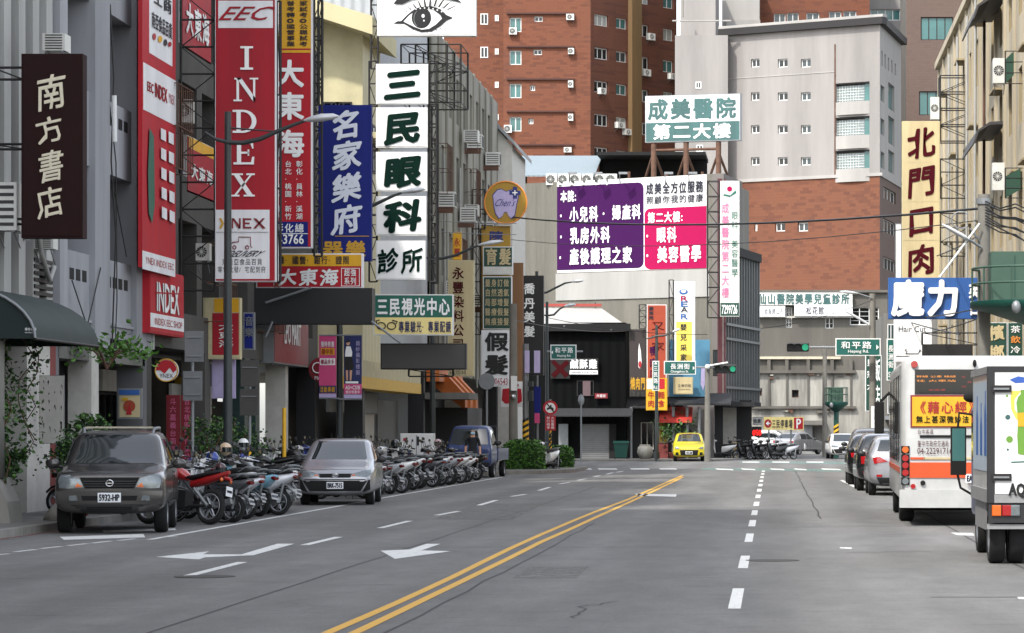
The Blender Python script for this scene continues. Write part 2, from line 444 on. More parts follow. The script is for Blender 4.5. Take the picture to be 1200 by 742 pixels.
for y in [14, 22] + ys: ribbon(mb, [(-.37, y), (-.37, y + 3.8)], .125, WM)
for a, b in (((137, 237), (240, 212)), ((335, 192), (413, 178)), ((484, 157), (545, 139)), ((598, 126), (648, 118)), ((695, 105), (733, 93)), ((766, 82), (803, 76)), ((832, 69), (860, 64)), ((885, 57), (908, 53)), ((932, 48), (955, 42)), ((968, 41), (990, 37))):
    g = [GP(*z5(*a)), GP(*z5(*b))]; ribbon(mb, [(v.x, v.y) for v in g], .13, WM)
for a, b in (((219, 675.5), (284, 659)), ((357, 639), (397, 629.5))):
    g = [GP(*a), GP(*b)]; ribbon(mb, [(v.x, v.y) for v in g], .14, WM)
for a, b in (((-14, 651.5), (10, 649.3)), ((18, 647), (42, 644.2)), ((48, 643.2), (72, 640.6)), ((80, 639.8), (102, 637.3)), ((108, 636.8), (130, 634.3)), ((138, 633.8), (158, 631.6)), ((187, 630), (207, 629.2))):
    g = [GP(*a), GP(*b)]; ribbon(mb, [(v.x, v.y) for v in g], .1, WM)
mb.build('lane_markings', kind='structure')
mb = MB()
gpoly(mb, [(183, 653), (245, 646.5), (238, 650), (283, 650), (325, 637.5), (345, 637.5), (297, 651), (240, 653.5), (233, 656)], WM)
gpoly(mb, [z5(*p) for p in ((138, 317), (238, 313), (300, 293), (348, 293), (282, 316), (385, 319), (188, 346))], WM)
mb.build('arrow_markings', kind='structure')
mb = MB()
ribbon(mb, [(-9.85, 48.6), (-9.85, 69), (-9.9, 80), (-9.85, 112)], .12, WM)
gpoly(mb, [(70, 629.5), (168, 626), (170, 630), (75, 633)], WM); gpoly(mb, [(120, 622), (205, 619.5), (207, 621.5), (122, 624.5)], WM)
mb.build('parking_lines', kind='structure')
mb = MB()
for x0, x1 in ((652, 666), (672, 692), (700, 722), (738, 760), (772, 792), (838, 858), (868, 884), (902, 918), (930, 944), (962, 984)): gpoly(mb, [(x0, 549.2), (x1, 549.2 + (x1 > 830) * .8), (x1 + 2, 550.6 + (x1 > 830) * .8), (x0 + 2, 550.6)], WM, .009)
gpoly(mb, [(824, 548.5), (986, 550), (988, 553), (822, 550.8)], TM); gpoly(mb, [(868, 540.6), (990, 541.6), (992, 544), (866, 542.4)], TM)
for x0, x1 in ((870, 890), (905, 925), (945, 965)): gpoly(mb, [(x0, 541.2), (x1, 541.4), (x1, 542.4), (x0, 542.2)], WM, .009)
gpoly(mb, [(744, 579), (793, 579.6), (792, 582.4), (748, 581.2)], WM)
gpoly(mb, [(984, 563), (988, 563), (1006, 571), (1000, 571)], WM); gpoly(mb, [(1114, 624.5), (1140, 625), (1142, 628), (1122, 627.5)], WM)
gpoly(mb, [(984, 641.6), (998, 642), (998, 643.6), (985, 643)], WM); gpoly(mb, [(1192, 700), (1210, 700), (1212, 703), (1194, 702.5)], WM)
mb.build('crossing_lines', kind='structure')
mb = MB()
ribbon(mb, [(-12.25, 30), (-12.25, 51), (-12.25, 56)], .1, RM); ribbon(mb, [(-11.4, 116.4), (-9.0, 119.4), (-8.0, 124), (-8.0, 134)], .12, RM)
mb.build('red_kerb_line', kind='structure')
mb = MB(); rg = random.Random(3)
def crack(x, y, n, step, dx, dy, wd=.02):
    p = [(x, y)]
    for _ in range(n): p.append((p[-1][0] + dx * step + rg.uniform(-1, 1) * step * .5, p[-1][1] + dy * step + rg.uniform(-1, 1) * step * .5))
    ribbon(mb, p, wd, TAR, .003)
g = GP(724, 705); crack(g.x, g.y, 14, .2, -.15, -.9, .025)
for px, py, n in ((990, 648, 6), (1090, 700, 5), (930, 618, 9), (620, 590, 8)):
    g = GP(px, py); crack(g.x, g.y, n, .22, .9, .1, .05)
mb.build('road_cracks', kind='structure')
# seams between paving passes, utility trenches filled with other asphalt, oil along the lanes
mb = MB()
for x, a, c in ((3.15, 18, 118), (-5.35, 18, 96), (.95, 60, 132), (-3.3, 20, 60)):
    p = [(x + rg.uniform(-.03, .03), a + k * 2.2) for k in range(int((c - a) / 2.2))]; ribbon(mb, p, .035, TAR, .0025)
for y, a, c in ((45.5, -9, -1.5), (71, -9.5, 4.8), (93, -4, 5.2), (110, -8.5, 5)):
    p = [(a + k * .9, y + rg.uniform(-.05, .05)) for k in range(int((c - a) / .9) + 1)]; ribbon(mb, p, .05, TAR, .0027)
mb.build('paving_seams', kind='structure')
def worn(name, c, lo, wd, sc, scale):
    m = M(name, c, .85, var=.3, scale=30, bump=.3, bscale=150); n = m.node_tree.nodes; L = m.node_tree.links; b = n['Principled BSDF']
    tc = n.new('ShaderNodeTexCoord'); mp = n.new('ShaderNodeMapping'); mp.inputs['Scale'].default_value = scale; L.new(tc.outputs['Object'], mp.inputs[0])
    z = n.new('ShaderNodeTexNoise'); z.inputs['Scale'].default_value = sc; z.inputs['Detail'].default_value = 7; z.inputs['Roughness'].default_value = .7; L.new(mp.outputs[0], z.inputs['Vector'])
    r = n.new('ShaderNodeMapRange'); r.inputs['From Min'].default_value = lo; r.inputs['From Max'].default_value = lo + wd; r.inputs['To Max'].default_value = .75
    L.new(z.outputs['Fac'], r.inputs['Value']); L.new(r.outputs[0], b.inputs['Alpha']); return m
PALE = worn('pale_patch', (122, 120, 116), .3, .3, 3, (1, 1, 1)); DARKP = worn('dark_patch', (84, 83, 82), .3, .3, 3, (1, 1, 1))
mb = MB()
for q, m in ((((505, 609), (560, 590), (640, 590), (600, 609)), PALE), (((620, 664), (690, 664), (676, 678), (600, 678)), PALE)): gpoly(mb, q, m, .0032)
mb.build('road_patches', kind='structure')
mb = MB()
M('manhole', (66, 62, 58), .7, .4, var=.3)
for px, py in ((905, 657), (240, 676)):
    g = GP(px, py); mb.cyl((g.x, g.y, .001), (g.x, g.y, .006), .36, MATS['manhole'], n=24, smooth=False)
mb.build('manhole_cover', kind='structure')
# ---------------------------------------------------------------- buildings along the left side
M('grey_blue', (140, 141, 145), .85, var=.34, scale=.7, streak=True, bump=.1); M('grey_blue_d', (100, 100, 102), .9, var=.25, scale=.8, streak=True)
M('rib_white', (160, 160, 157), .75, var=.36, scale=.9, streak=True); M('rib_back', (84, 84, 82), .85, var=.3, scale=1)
M('cream', (184, 176, 140), .8, var=.12, scale=.6, streak=True); M('siding', (146, 150, 156), .5, var=.1, kind='ribs', bsize=(.35, .1)); M('cream_ribs', (186, 178, 142), .6, var=.1, kind='ribs', bsize=(.8, .1))
M('stucco_olive', (112, 110, 97), .9, var=.45, scale=.5, streak=True, bump=.15); M('stucco_pale', (134, 131, 121), .9, var=.45, scale=.5, streak=True)
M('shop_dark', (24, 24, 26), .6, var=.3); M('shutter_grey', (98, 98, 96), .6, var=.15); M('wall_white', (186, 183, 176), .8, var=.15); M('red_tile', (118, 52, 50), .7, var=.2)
M('green_tile', (22, 46, 42), .45, var=.15); M('fascia_cream', (186, 176, 140), .7, var=.2); M('fascia_yellow', (206, 164, 48), .6, var=.15); M('orange', (192, 104, 40), .6, var=.15)
M('duct', (150, 150, 146), .6)
LF = PL(-14.5, 0, 0, 1)
def body(b, x0, x1, y0, y1, z0, z1, m): b.box(x0, x1, y0, y1, z0, z1, m)
def bld(name, label, x, y): return thing(name, label, 'building', (x, y, 0), world=True)
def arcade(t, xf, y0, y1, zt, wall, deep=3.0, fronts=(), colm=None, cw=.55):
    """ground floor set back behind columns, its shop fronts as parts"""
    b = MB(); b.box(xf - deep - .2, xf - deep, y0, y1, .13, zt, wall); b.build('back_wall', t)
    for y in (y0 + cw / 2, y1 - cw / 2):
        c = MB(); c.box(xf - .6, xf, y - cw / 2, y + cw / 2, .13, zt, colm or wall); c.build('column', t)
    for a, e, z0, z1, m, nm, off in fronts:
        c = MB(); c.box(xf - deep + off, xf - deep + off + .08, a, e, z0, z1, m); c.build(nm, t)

# far-left ribbed block
t = bld('office_block', 'added plain block out of the frame at left, shading the near road', -25, 12)
b = MB(); b.box(-45, -15, -30, 42, 0, 35, MATS['concrete_d']); b.build('wall', t)  # unseen block added beside the camera to cast shade on the near road
t = bld('ribbed_building', 'far left building clad in broad white ribs above a dark green awning', -15, 56)
b = MB(); b.box(-26, -14.85, 50, 62.0, 3.7, 29, MATS['rib_back'])  # top storeys, out of view, raised so their shadow reaches the road
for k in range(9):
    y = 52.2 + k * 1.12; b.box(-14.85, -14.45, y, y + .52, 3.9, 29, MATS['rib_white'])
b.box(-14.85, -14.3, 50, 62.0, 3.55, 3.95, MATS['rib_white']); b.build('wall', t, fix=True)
b = MB()
for k in range(9): b.box(-14.8, -14.42, 60.1, 61.6, 4.0 + k * .13, 4.07 + k * .13, MATS['steel_dark'])
b.build('louvre', t)
b = MB(); b.tube([(-14.4, 60.0, 6.3), (-14.3, 60.1, 5.2), (-14.3, 60.8, 4.7), (-14.4, 61.6, 5.0)], .05, MATS['duct']); b.tube([(-14.4, 59.2, 7.2), (-14.35, 59.2, 6.1), (-14.4, 59.3, 5.4)], .06, MATS['duct']); b.build('pipe', t)
arcade(t, -14.5, 50, 62, 3.7, MATS['shop_dark'], 2.2)
for y0, y1, z0, z1, m, nm in ((59.6, 61.5, .13, 3.6, 'wall_white', 'pillar_cladding'), (61.5, 62.0, .13, 3.6, 'red_tile', 'tiled_pillar')):
    c = MB(); c.box(-14.9, -14.46, y0, y1, z0, z1, MATS[m]); c.build(nm, t)
# grey pilaster block
t = bld('grey_building', 'blue grey concrete building with tall pilasters and sunken balconies', -15, 66.5)
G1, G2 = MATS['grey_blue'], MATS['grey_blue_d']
b = MB(); b.box(-26, -15.8, 62.0, 71.2, 3.6, 24, G2)  # unseen upper part built taller to shade the road
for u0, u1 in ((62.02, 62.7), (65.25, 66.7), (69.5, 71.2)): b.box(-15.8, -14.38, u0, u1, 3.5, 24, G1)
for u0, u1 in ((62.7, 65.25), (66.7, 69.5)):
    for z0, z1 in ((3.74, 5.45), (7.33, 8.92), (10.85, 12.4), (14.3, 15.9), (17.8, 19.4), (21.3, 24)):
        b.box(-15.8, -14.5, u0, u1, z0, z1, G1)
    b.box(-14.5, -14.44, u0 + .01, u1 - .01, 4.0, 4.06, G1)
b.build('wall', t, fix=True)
for u0 in (62.8, 66.95):
    for z in (4.85, 8.4, 11.95):
        for k in range(4): b = MB(); b.box(-14.52, -14.494, u0 + k * .58, u0 + .4 + k * .58, z, z + .24, MATS['dark_void']); b.build('vent', t)
b = MB()
b.tube([(-14.42, 66.9, 11), (-14.35, 66.95, 9.4), (-14.42, 67.0, 7.6), (-14.36, 67.2, 6), (-14.42, 67.1, 3.6)], .018, MATS['black'], 5)
b.tube([(-14.42, 66.8, 8.9), (-14.4, 67.4, 7.6), (-14.42, 67.6, 4.6), (-14.4, 67.3, 3.5)], .014, MATS['black'], 5)
b.tube([(-14.42, 68.6, 5.6), (-14.4, 67.3, 6.9), (-14.42, 66.9, 7.1)], .012, MATS['black'], 5)
b.tube([(-14.36, 63, 4.8), (-14.34, 64.3, 3.9), (-14.34, 65.6, 5.2)], .014, MATS['black'], 5)
b.tube([(-14.3, 66.75, 9.0), (-14.3, 66.8, 8.0)], .06, MATS['white_paint'], 6); b.build('cables', t)
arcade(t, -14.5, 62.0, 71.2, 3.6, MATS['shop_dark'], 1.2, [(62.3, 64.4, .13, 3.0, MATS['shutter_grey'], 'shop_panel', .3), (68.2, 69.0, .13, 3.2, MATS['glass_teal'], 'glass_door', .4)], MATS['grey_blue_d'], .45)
c = MB(); c.box(-14.95, -14.45, 65.2, 65.9, .13, 3.4, MATS['wall_white']); c.build('column', t)
c = MB(); c.box(-15.2, -14.5, 62.4, 71.0, 3.2, 3.52, MATS['concrete_d']); c.build('beam', t)
# dark building behind the tall red signs
M('dim_wall', (72, 70, 66), .9, var=.35, scale=.8, streak=True)
t = bld('shophouse', 'dim shophouse with shuttered balconies behind the tall red signs', -15, 80)
b = MB(); ops = []
for z in (4.6, 8.0, 11.2):
    for u in (71.9, 75.0, 78.1, 82.0, 86.0, 90.0, 94.0): ops.append((u, u + (2.4 if u < 80 else 2.9), z, z + 2.3))
facade(b, LF, 71.2, 98, 3.9, 13.6, ops, MATS['dim_wall'], .7)
b.box(-26, -15.2, 71.2, 98, 3.9, 13.6, MATS['rib_back']); b.box(-26, -14.6, 71.2, 83, 13.8, 27, MATS['dim_wall']); b.box(-15.2, -14.501, 71.2, 98, 13.59, 13.79, MATS['dim_wall']); b.box(-15.2, -14.501, 71.2, 98, 3.7, 3.9, MATS['dim_wall'])  # unseen setback block on top, added for its shadow on the road
b.build('wall', t)
for o in ops: window(LF, t, *o, off=-.65, cols=3, frame=MATS['steel_dark'], glass=MATS['glass_dark'])
arcade(t, -14.5, 71.2, 98, 3.8, MATS['shop_dark'], 3.2, [(84, 90, .13, 3.0, MATS['wall_white'], 'white_wall', 1.2), (91, 97, .13, 2.6, MATS['shop_dark'], 'shop_front', .6)])
for y0, y1, m in ((78.5, 79.3, 'dim_wall'), (84.4, 85.3, 'green_tile'), (86.2, 86.9, 'green_tile'), (91.5, 92.0, 'wall_white')):
    c = MB(); c.box(-15.1, -14.5, y0, y1, .13, 3.7, MATS[m]); c.build('column', t)
AP = PL(-17.6, 0, 0, 1)                                  # shop fronts deep in the arcade
for k, (y0, y1) in enumerate(((71.8, 74.4), (74.9, 77.6), (79.6, 82.0), (82.4, 83.8), (90.2, 91.3))):
    window(AP, t, y0, y1, .2, 2.7, off=.1, cols=3 if y1 - y0 > 2 else 2, frame=MATS['galv'] if k % 2 else MATS['steel_dark'], glass=MATS['glass_grey'] if k % 2 else MATS['glass_dark'], name='shop_window')
    c = MB(); AP.rect(c, y0, y1, 2.75, 3.3, .05, .25, MATS[('fascia_cream', 'red_tile', 'wall_white', 'green_tile', 'fascia_yellow')[k]]); c.build('shop_fascia', t)
    c = MB(); AP.rect(c, y0 + .3, y0 + .75, 1.3, 1.9, .18, .19, MATS['fascia_yellow' if k % 2 else 'wall_white']); c.build('poster', t)
# yellow gabled building
t = bld('cream_building', 'cream yellow metal clad building with a sloping eave beside blue sign', -14, 106)
E0, E1 = 99.9, 104.5
b = MB()
pl = ZP(100); x0 = PX(366, 0, 100).x; x1 = PX(425, 0, 100).x
ztl = HC + (VY - 22) / 36; ztr = HC + (VY - 38) / 36
b.prism([(x0 - 6, 3.9), (x1, 3.9), (x1, ztr), (x0, ztl), (x0 - 6, ztl)], 'y', 100, E1, MATS['cream_ribs']); b.build('wall', t)
b = MB(); b.prism([(x0 - 6, ztl), (x0, ztl), (x1 + .5, ztr - .25), (x1 + .5, ztr + .35), (x0, ztl + .55), (x0 - 6, ztl + .55)], 'y', 98.6, E1 + .4, MATS['cream']); b.build('roof', t)
b = MB(); b.box(x1 + .02, x1 + .45, 100.4, E1, ztr - 3.4, ztr - 3.2, MATS['cream']); b.build('canopy', t)
SP = PL(x1, 0, 0, 1)
for u in (101.5,): window(SP, t, u, u + 1.6, 10.3, 11.9, off=0, frame=MATS['steel_dark'], glass=MATS['glass_dark'])
for a in (400, 386): 
    p = PX(a, 95, 100); window(pl, t, p.x - .2, p.x + .35, 10.6, 12.4, off=.0, frame=MATS['steel_dark'], glass=MATS['glass_dark'])
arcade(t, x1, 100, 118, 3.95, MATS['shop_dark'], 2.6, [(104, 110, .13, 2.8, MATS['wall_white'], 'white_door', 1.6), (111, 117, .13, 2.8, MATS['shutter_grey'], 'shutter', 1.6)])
b = MB(); SP.rect(b, 97, 113.6, 3.05, 3.42, -.5, .35, MATS['fascia_yellow']); SP.rect(b, 97, 113.6, 3.425, 3.95, -.5, .33, MATS['fascia_cream']); b.build('fascia', t)
b = MB(); SP.rect(b, 98, 110, 2.3, 3.0, -.9, -.8, MATS['shutter_grey']); b.build('shutter', t)
t = bld('metal_clad_block', 'tall pale corrugated metal block behind the stacked clinic panels', -16, 112)
b = MB(); b.box(-24, -13.45, 105, 119.8, 3.96, 22, MATS['siding']); b.build('wall', t)
b = MB(); b.box(-24.2, -13.3, 104.8, 119.9, 22, 22.25, MATS['galv']); b.build('roof', t)
# olive concrete building
t = bld('concrete_building', 'weathered olive concrete building with rows of small windows', -14, 135)
OF = PL(-13.4, 0, 0, 1); b = MB(); ops = []
for z in (4.6, 8.0, 11.4, 14.7):
    for k in range(9): ops.append((121.6 + k * 2.9, 122.7 + k * 2.9, z, z + 1.9))
facade(b, OF, 120, 150, 4, 17.5, ops, MATS['stucco_pale'], .3)
b.box(-25, -13.7, 120, 150, 4, 17.5, MATS['stucco_olive']); b.box(-13.7, -13.401, 120, 150, 17.49, 17.65, MATS['stucco_pale'])
for k in range(10): b.box(-13.4, -13.33, 120 + k * 2.9, 120.5 + k * 2.9, 4, 17.65, MATS['stucco_olive'] if k < 5 else MATS['stucco_pale'])
b.build('wall', t)
for o in ops: window(OF, t, *o, off=-.27, cols=2, frame=MATS['alu_white'] if o[0] > 128 else MATS['steel_dark'])
arcade(t, -13.4, 120, 150, 4, MATS['shop_dark'], 2.6)
b = MB()
for k in range(3):
    y = 121 + k * 2.2; b.prism([(-13.4 + .1, 4.4), (-12.1, 3.1), (-12.1, 2.5), (-13.3, 3.4)], 'y', y, y + .9, MATS['orange'])
b.box(-13.4, -12.9, 119, 128, 3.6, 4.3, MATS['orange']); b.build('orange_awning_frame', t)
b = MB(); b.box(-13.3, -11.6, 117.5, 121, 2.9, 3.15, MATS['concrete_d']); b.box(-13.4, -12.0, 121, 127, 1.0, 2.6, MATS['steel_dark']); b.build('canopy', t)
t = bld('white_gabled_house', 'small white house end peeping above the concrete building', -13, 155)
b = MB(); b.prism([(-20, 0), (-12.7, 0), (-12.7, 15.6), (-13.6, 16.6), (-20, 16.6)], 'y', 150.1, 158, MATS['wall_white']); b.build('wall', t)
b = MB(); b.prism([(-20, 16.65), (-13.6, 16.65), (-12.4, 15.4), (-12.4, 15.6), (-13.6, 16.9), (-20, 16.9)], 'y', 149.8, 158.3, MATS['galv']); b.build('roof', t)
b = MB(); b.box(-12.7, -12.62, 151, 153, 3, 4, MATS['red_tile']); b.build('door_lintel', t)

# ---------------------------------------------------------------- right side
M('r_cream', (168, 157, 134), .85, var=.32, scale=.6, streak=True, bump=.1); M('r_stain', (148, 134, 104), .9, var=.3, scale=.7, streak=True); M('hood_dark', (52, 50, 50), .6)
t = bld('cream_apartment', 'sunlit cream apartment block with ribs and window hoods at right edge', 8, 115)
RF = PL(7.5, 0, 0, -1); b = MB(); ops = []
for z in (4.4, 7.7, 11.0, 14.3):
    for k in range(14):
        y = 136.4 - k * 3.9; ops.append((-y, -y + 1.7, z, z + 1.7))
facade(b, RF, -138, -84, 0, 17.9, ops, MATS['r_cream'], .35, MATS['r_stain'])
b.box(7.9, 20, 84, 138, 0, 17.9, MATS['r_stain']); b.box(7.5, 7.9, 137.99, 138.2, 0, 17.9, MATS['r_cream']); b.box(7.3, 7.9, 84, 138.2, 17.9, 18.2, MATS['r_cream']); b.box(7.5, 7.9, 83.8, 84.01, 0, 17.9, MATS['r_cream'])
for k in range(14):
    y = 138.0 - k * 3.9; b.box(7.42, 7.5, y - .5, y, 3.8, 17.9, MATS['r_cream'])
b.build('wall', t)
for i, o in enumerate(ops): window(RF, t, *o, off=-.3, cols=2, frame=MATS['alu_white'] if i % 3 else MATS['steel_dark'], glass=MATS['glass_dark'])
for i, o in enumerate(ops):
    if i % 3 == 1 or (i % 14) > 9 and i % 2 == 0:
        h = MB(); RF.rect(h, o[0] - .1, o[1] + .1, o[3] + .05, o[3] + .12, 0, .35, MATS['r_stain']); h.build('window_hood', t)
for py0, py1, px in ((15, 45, 1165), (150, 185, 1165)):
    u, z = RF.uz(px, py1); h = MB()
    pts = [(7.5, z + .75), (7.0, z + .72), (6.6, z + .45), (6.45, z), (6.5, z), (6.65, z + .4), (7.0, z + .62), (7.5, z + .65)]
    h.prism(pts, 'y', -u - 5, -u + .8, MATS['hood_dark']); h.build('awning', t)
b = MB()
for px in (1121, 1131, 1143, 1153, 1164):
    u, z = RF.uz(px, 200); b.tube([(7.2, -u, 4), (7.18, -u, 9), (7.2, -u, 17)], .05, MATS['duct'] if px % 2 else MATS['rust'], 6)
b.build('drainpipe', t)
t = bld('shophouse', 'dark low shophouse row between cream apartment and far junction', 8, 141)
b = MB(); b.box(8.2, 18, 138.4, 144, 0, 9, MATS['concrete_d']); b.build('wall', t)
b = MB(); b.box(7.6, 8.2, 138.4, 144, 3.2, 3.5, MATS['galv']); b.build('canopy', t)
window(ZP(138.3), t, 8.3, 9.4, 5, 6.5, off=.0)

# ---------------------------------------------------------------- tall buildings far behind
M('brick', (104, 60, 40), .85, var=.12, scale=.25, kind='brick', c2=(62, 32, 26), bsize=(.62, .22)); M('brick_side', (92, 54, 38), .85, var=.2, scale=.3, kind='brick', axis='-', c2=(60, 34, 28), bsize=(.62, .22))  # second brick is for the turned side face, its shade put into the colour
M('brick_low', (106, 64, 44), .85, var=.12, scale=.25, kind='brick', axis='-', c2=(62, 32, 27), bsize=(.8, .26)); M('ledge_dark', (70, 44, 38), .9)
M('tile_grey', (134, 130, 127), .8, var=.26, scale=.35, streak=True); M('tile_pale', (150, 147, 143), .8, var=.22, scale=.35, streak=True); M('ochre', (98, 76, 46), .8, var=.25, scale=.8, streak=True); M('tile_brown', (92, 76, 68), .85, var=.1, scale=.4, kind='brick', c2=(84, 68, 62), bsize=(.6, .25))
M('glass_block', (120, 132, 132), .3, var=.3, scale=6)
FARW = dict(frame=MATS['alu_white'], t=.09)
def pxops(pl, lst):
    r = []
    for a, c, d, e in lst:
        u0, z1 = pl.uz(a, c); u1, z0 = pl.uz(d, e); r.append((u0, u1, z0, z1))
    return r
def pl2(pa, za, pb, zb):
    a = PX(pa, VY, za); b = PX(pb, VY, zb); return PL(a.x, a.y, b.x - a.x, b.y - a.y)
t = bld('brick_apartment', 'tall red brick apartment tower with many small white windows', -20, 285)
M('curtain_pale', (150, 152, 146), .7, var=.25, scale=3); P1 = ZP(280); b = MB()
lst = []
for y in (20.5, 59, 98, 137): lst.append((597, y, 611, y + 17))
for x, y in ((626, 19), (625, 58), (621, 100), (619, 139)): lst.append((x, y, x + (10 if y < 90 else 6), y + 6.5))
o1 = pxops(P1, lst); u0, _ = P1.uz(590, 0); u1, _ = P1.uz(692, 0)
facade(b, P1, u0, u1, 0, 46, o1, MATS['brick'], .3)
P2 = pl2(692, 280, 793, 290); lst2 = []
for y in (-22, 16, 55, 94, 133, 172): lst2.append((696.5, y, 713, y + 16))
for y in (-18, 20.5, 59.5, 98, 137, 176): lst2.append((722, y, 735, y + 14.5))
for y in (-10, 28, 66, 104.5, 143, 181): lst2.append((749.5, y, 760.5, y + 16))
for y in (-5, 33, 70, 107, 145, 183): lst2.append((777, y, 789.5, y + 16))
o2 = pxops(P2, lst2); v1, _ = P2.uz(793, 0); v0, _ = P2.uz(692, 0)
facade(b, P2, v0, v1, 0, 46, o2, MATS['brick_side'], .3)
b.box(u0 + .01, u1 - .5, 280.4, 300, 0, 46, MATS['ledge_dark'])
e2 = P2.w(v1, 0, -.4); b.prism([(u1 - .4, 280.6), (e2.x - .3, e2.y + .4), (e2.x - .3, 303), (u1 - .4, 303)], 'z', 0, 46, MATS['ledge_dark'])
u2, _ = ZP(284).uz(520, 0); b.box(u2, u0, 284, 300, 0, 46, MATS['brick']); b.build('wall', t)
for o in o1: window(P1, t, *o, off=-.25, glass=MATS['glass_teal'] if o[1] - o[0] > .9 else MATS['glass_dark'], **FARW)
for i, o in enumerate(o2): window(P2, t, *o, off=-.25, cols=3 if i < 6 else 2, glass=MATS[('glass_teal', 'glass_dark', 'curtain_pale', 'glass_grey', 'glass_dark')[(i * 7 + i // 4) % 5]], **FARW)
for y in (16, 55, 93, 131, 170):
    l = MB(); a, z = P1.uz(594, y); c, _ = P1.uz(673, y); P1.rect(l, a, c, z - .07, z + .07, 0, .22, MATS['ledge_dark']); l.build('ledge', t)
l = MB(); P2.prect(l, (736, -60, 747.5, 330), 0, .5, MATS['ochre']); l.build('duct_shaft', t)
P0 = ZP(284)
for i, o in enumerate(pxops(P0, [(x, y, x + 4.5, y + 7) for x in (580,) for y in (18, 57, 96, 134)] + [(563, 16, 572, 29), (563, 55, 572, 68)])): window(P0, t, *o, off=0, glass=MATS['glass_dark'], **FARW)
t = bld('grey_tower', 'plain pale grey tiled tower beside the brick apartment', -6, 278)
b = MB(); P3 = ZP(271)
a, _ = P3.uz(791, 0); c, _ = P3.uz(853, 0); b.box(a, c, 271, 292, 0, 36.5, MATS['tile_grey'])
a2, _ = P3.uz(838, 0); b.box(a + .4, a2, 273, 292, 36.5, 44, MATS['tile_grey']); b.build('wall', t)
b = MB(); P3.prect(b, (788, 24, 857, 25.5), 0, .3, MATS['tile_pale']); P3.prect(b, (800, 0, 801, 20), -.3, .05, MATS['concrete_d']); b.build('cornice', t)
for q in ((815, 96, 822, 104), (816, 170, 824, 178)): window(P3, t, *pxops(P3, [q])[0], off=0.0, glass=MATS['glass_dark'], **FARW)
t = bld('pale_tower', 'white topped plain tower block behind the stepped grey one', -3, 295)
b = MB(); P = ZP(293); a, _ = P.uz(846, 0); c, _ = P.uz(890, 0); b.box(a, c, 293, 305, 0, 46, MATS['tile_pale']); P.prect(b, (851, 24, 891, 34), 0, .5, MATS['tile_pale']); b.build('wall', t)
b = MB(); P.prect(b, (852, 30, 890, 32), .5, .56, MATS['galv']); b.build('cornice', t)
M('sign_blue_dim', (60, 66, 96), .3, var=.2)
# grey hospital annexe with brick lower floors
t = bld('stepped_tower', 'grey tiled tower over brick floors with curved corner balconies', 4, 275)
F = pl2(848, 273, 1031, 265); SD = pl2(1031, 265, 1056, 279)
lst = [(x, y, x + w_, y + 9) for y in (69.5, 108.5, 147, 184.5) for x, w_ in ((880, 10), (911.5, 11.5), (938.5, 11.5))]
bal = [(979, y, 1019, y + 21) for y in (98, 138, 177)]
low = [(884, 261, 887.5, 271), (908.5, 261, 920, 271), (935, 261, 947, 271)]
oa, ob, oc = pxops(F, lst), pxops(F, bal), pxops(F, low)
ua, zt = F.uz(848, 42); ub, _ = F.uz(1031, 28); zb = F.uz(950, 208)[1]
b = MB(); facade(b, F, ua, ub, zb, zt, oa, MATS['tile_grey'], .3) if 0 else facade(b, F, ua, ub, zb, zt, oa + ob, MATS['tile_grey'], .35)
va, vb = SD.uz(1031, 100)[0], SD.uz(1056, 100)[0]
sl_ = [(1033, 59, 1034.5, 78), (1036.5, 63, 1038, 81), (1040.5, 67, 1042, 84), (1044.5, 70, 1046, 86), (1048.5, 74, 1050, 89), (1032, 99, 1036.5, 121), (1032, 138, 1036.5, 160), (1032, 177, 1036.5, 199), (1041, 96, 1048, 132), (1041, 135, 1048, 172), (1041, 175, 1048, 205)]
od = pxops(SD, sl_); facade(b, SD, va, vb, zb, zt, od, MATS['tile_pale'], .35)
q = [F.w(ua, 0, -.5), F.w(ub - .5, 0, -.5), SD.w(vb, 0, -.5), F.w(ua, 0, -16)]
b.prism([(p.x, p.y) for p in q], 'z', 0, zt - .02, MATS['concrete_d']); b.build('upper_wall', t)
b = MB(); facade(b, F, ua, ub, 0, zb, oc, MATS['brick_low'], .3); oe = pxops(SD, [(1035, 218, 1050, 240), (1035, 255, 1050, 278), (1035, 300, 1050, 320)]); facade(b, SD, va, vb, 0, zb, oe, MATS['tile_brown'], .3); b.build('lower_brick_wall', t)
b = MB(); F.rect(b, ua - .2, ub + .3, zb - .15, zb + .12, 0, .12, MATS['tile_pale']); SD.rect(b, va, vb, zb - .15, zb + .12, 0, .12, MATS['tile_pale']); b.build('string_course', t)
b = MB(); F.rect(b, ua - .3, ub + .5, zt - .05, zt + .55, -.4, .5, MATS['ledge_dark'] if 0 else MATS['steel_dark']); F.rect(b, ua - .3, ub + .5, zt + .56, zt + .8, -.4, .4, MATS['tile_pale']); SD.rect(b, va, vb + .4, zt - .05, zt + .55, -.4, .5, MATS['steel_dark']); b.build('roof', t)
for i, o in enumerate(oa + oc): window(F, t, *o, off=-.25, glass=MATS[('glass_dark', 'glass_grey', 'curtain_pale', 'glass_dark', 'sign_blue_dim')[(i * 3 + i // 3) % 5]], **FARW)
for i, o in enumerate(od): window(SD, t, *o, off=-.25, cols=1, frame=MATS['galv'], glass=MATS['glass_teal'] if i > 4 else MATS['glass_grey'], t=.06)
for o in oe: window(SD, t, *o, off=-.25, cols=4, frame=MATS['alu_white'], glass=MATS['glass_grey'], t=.06)
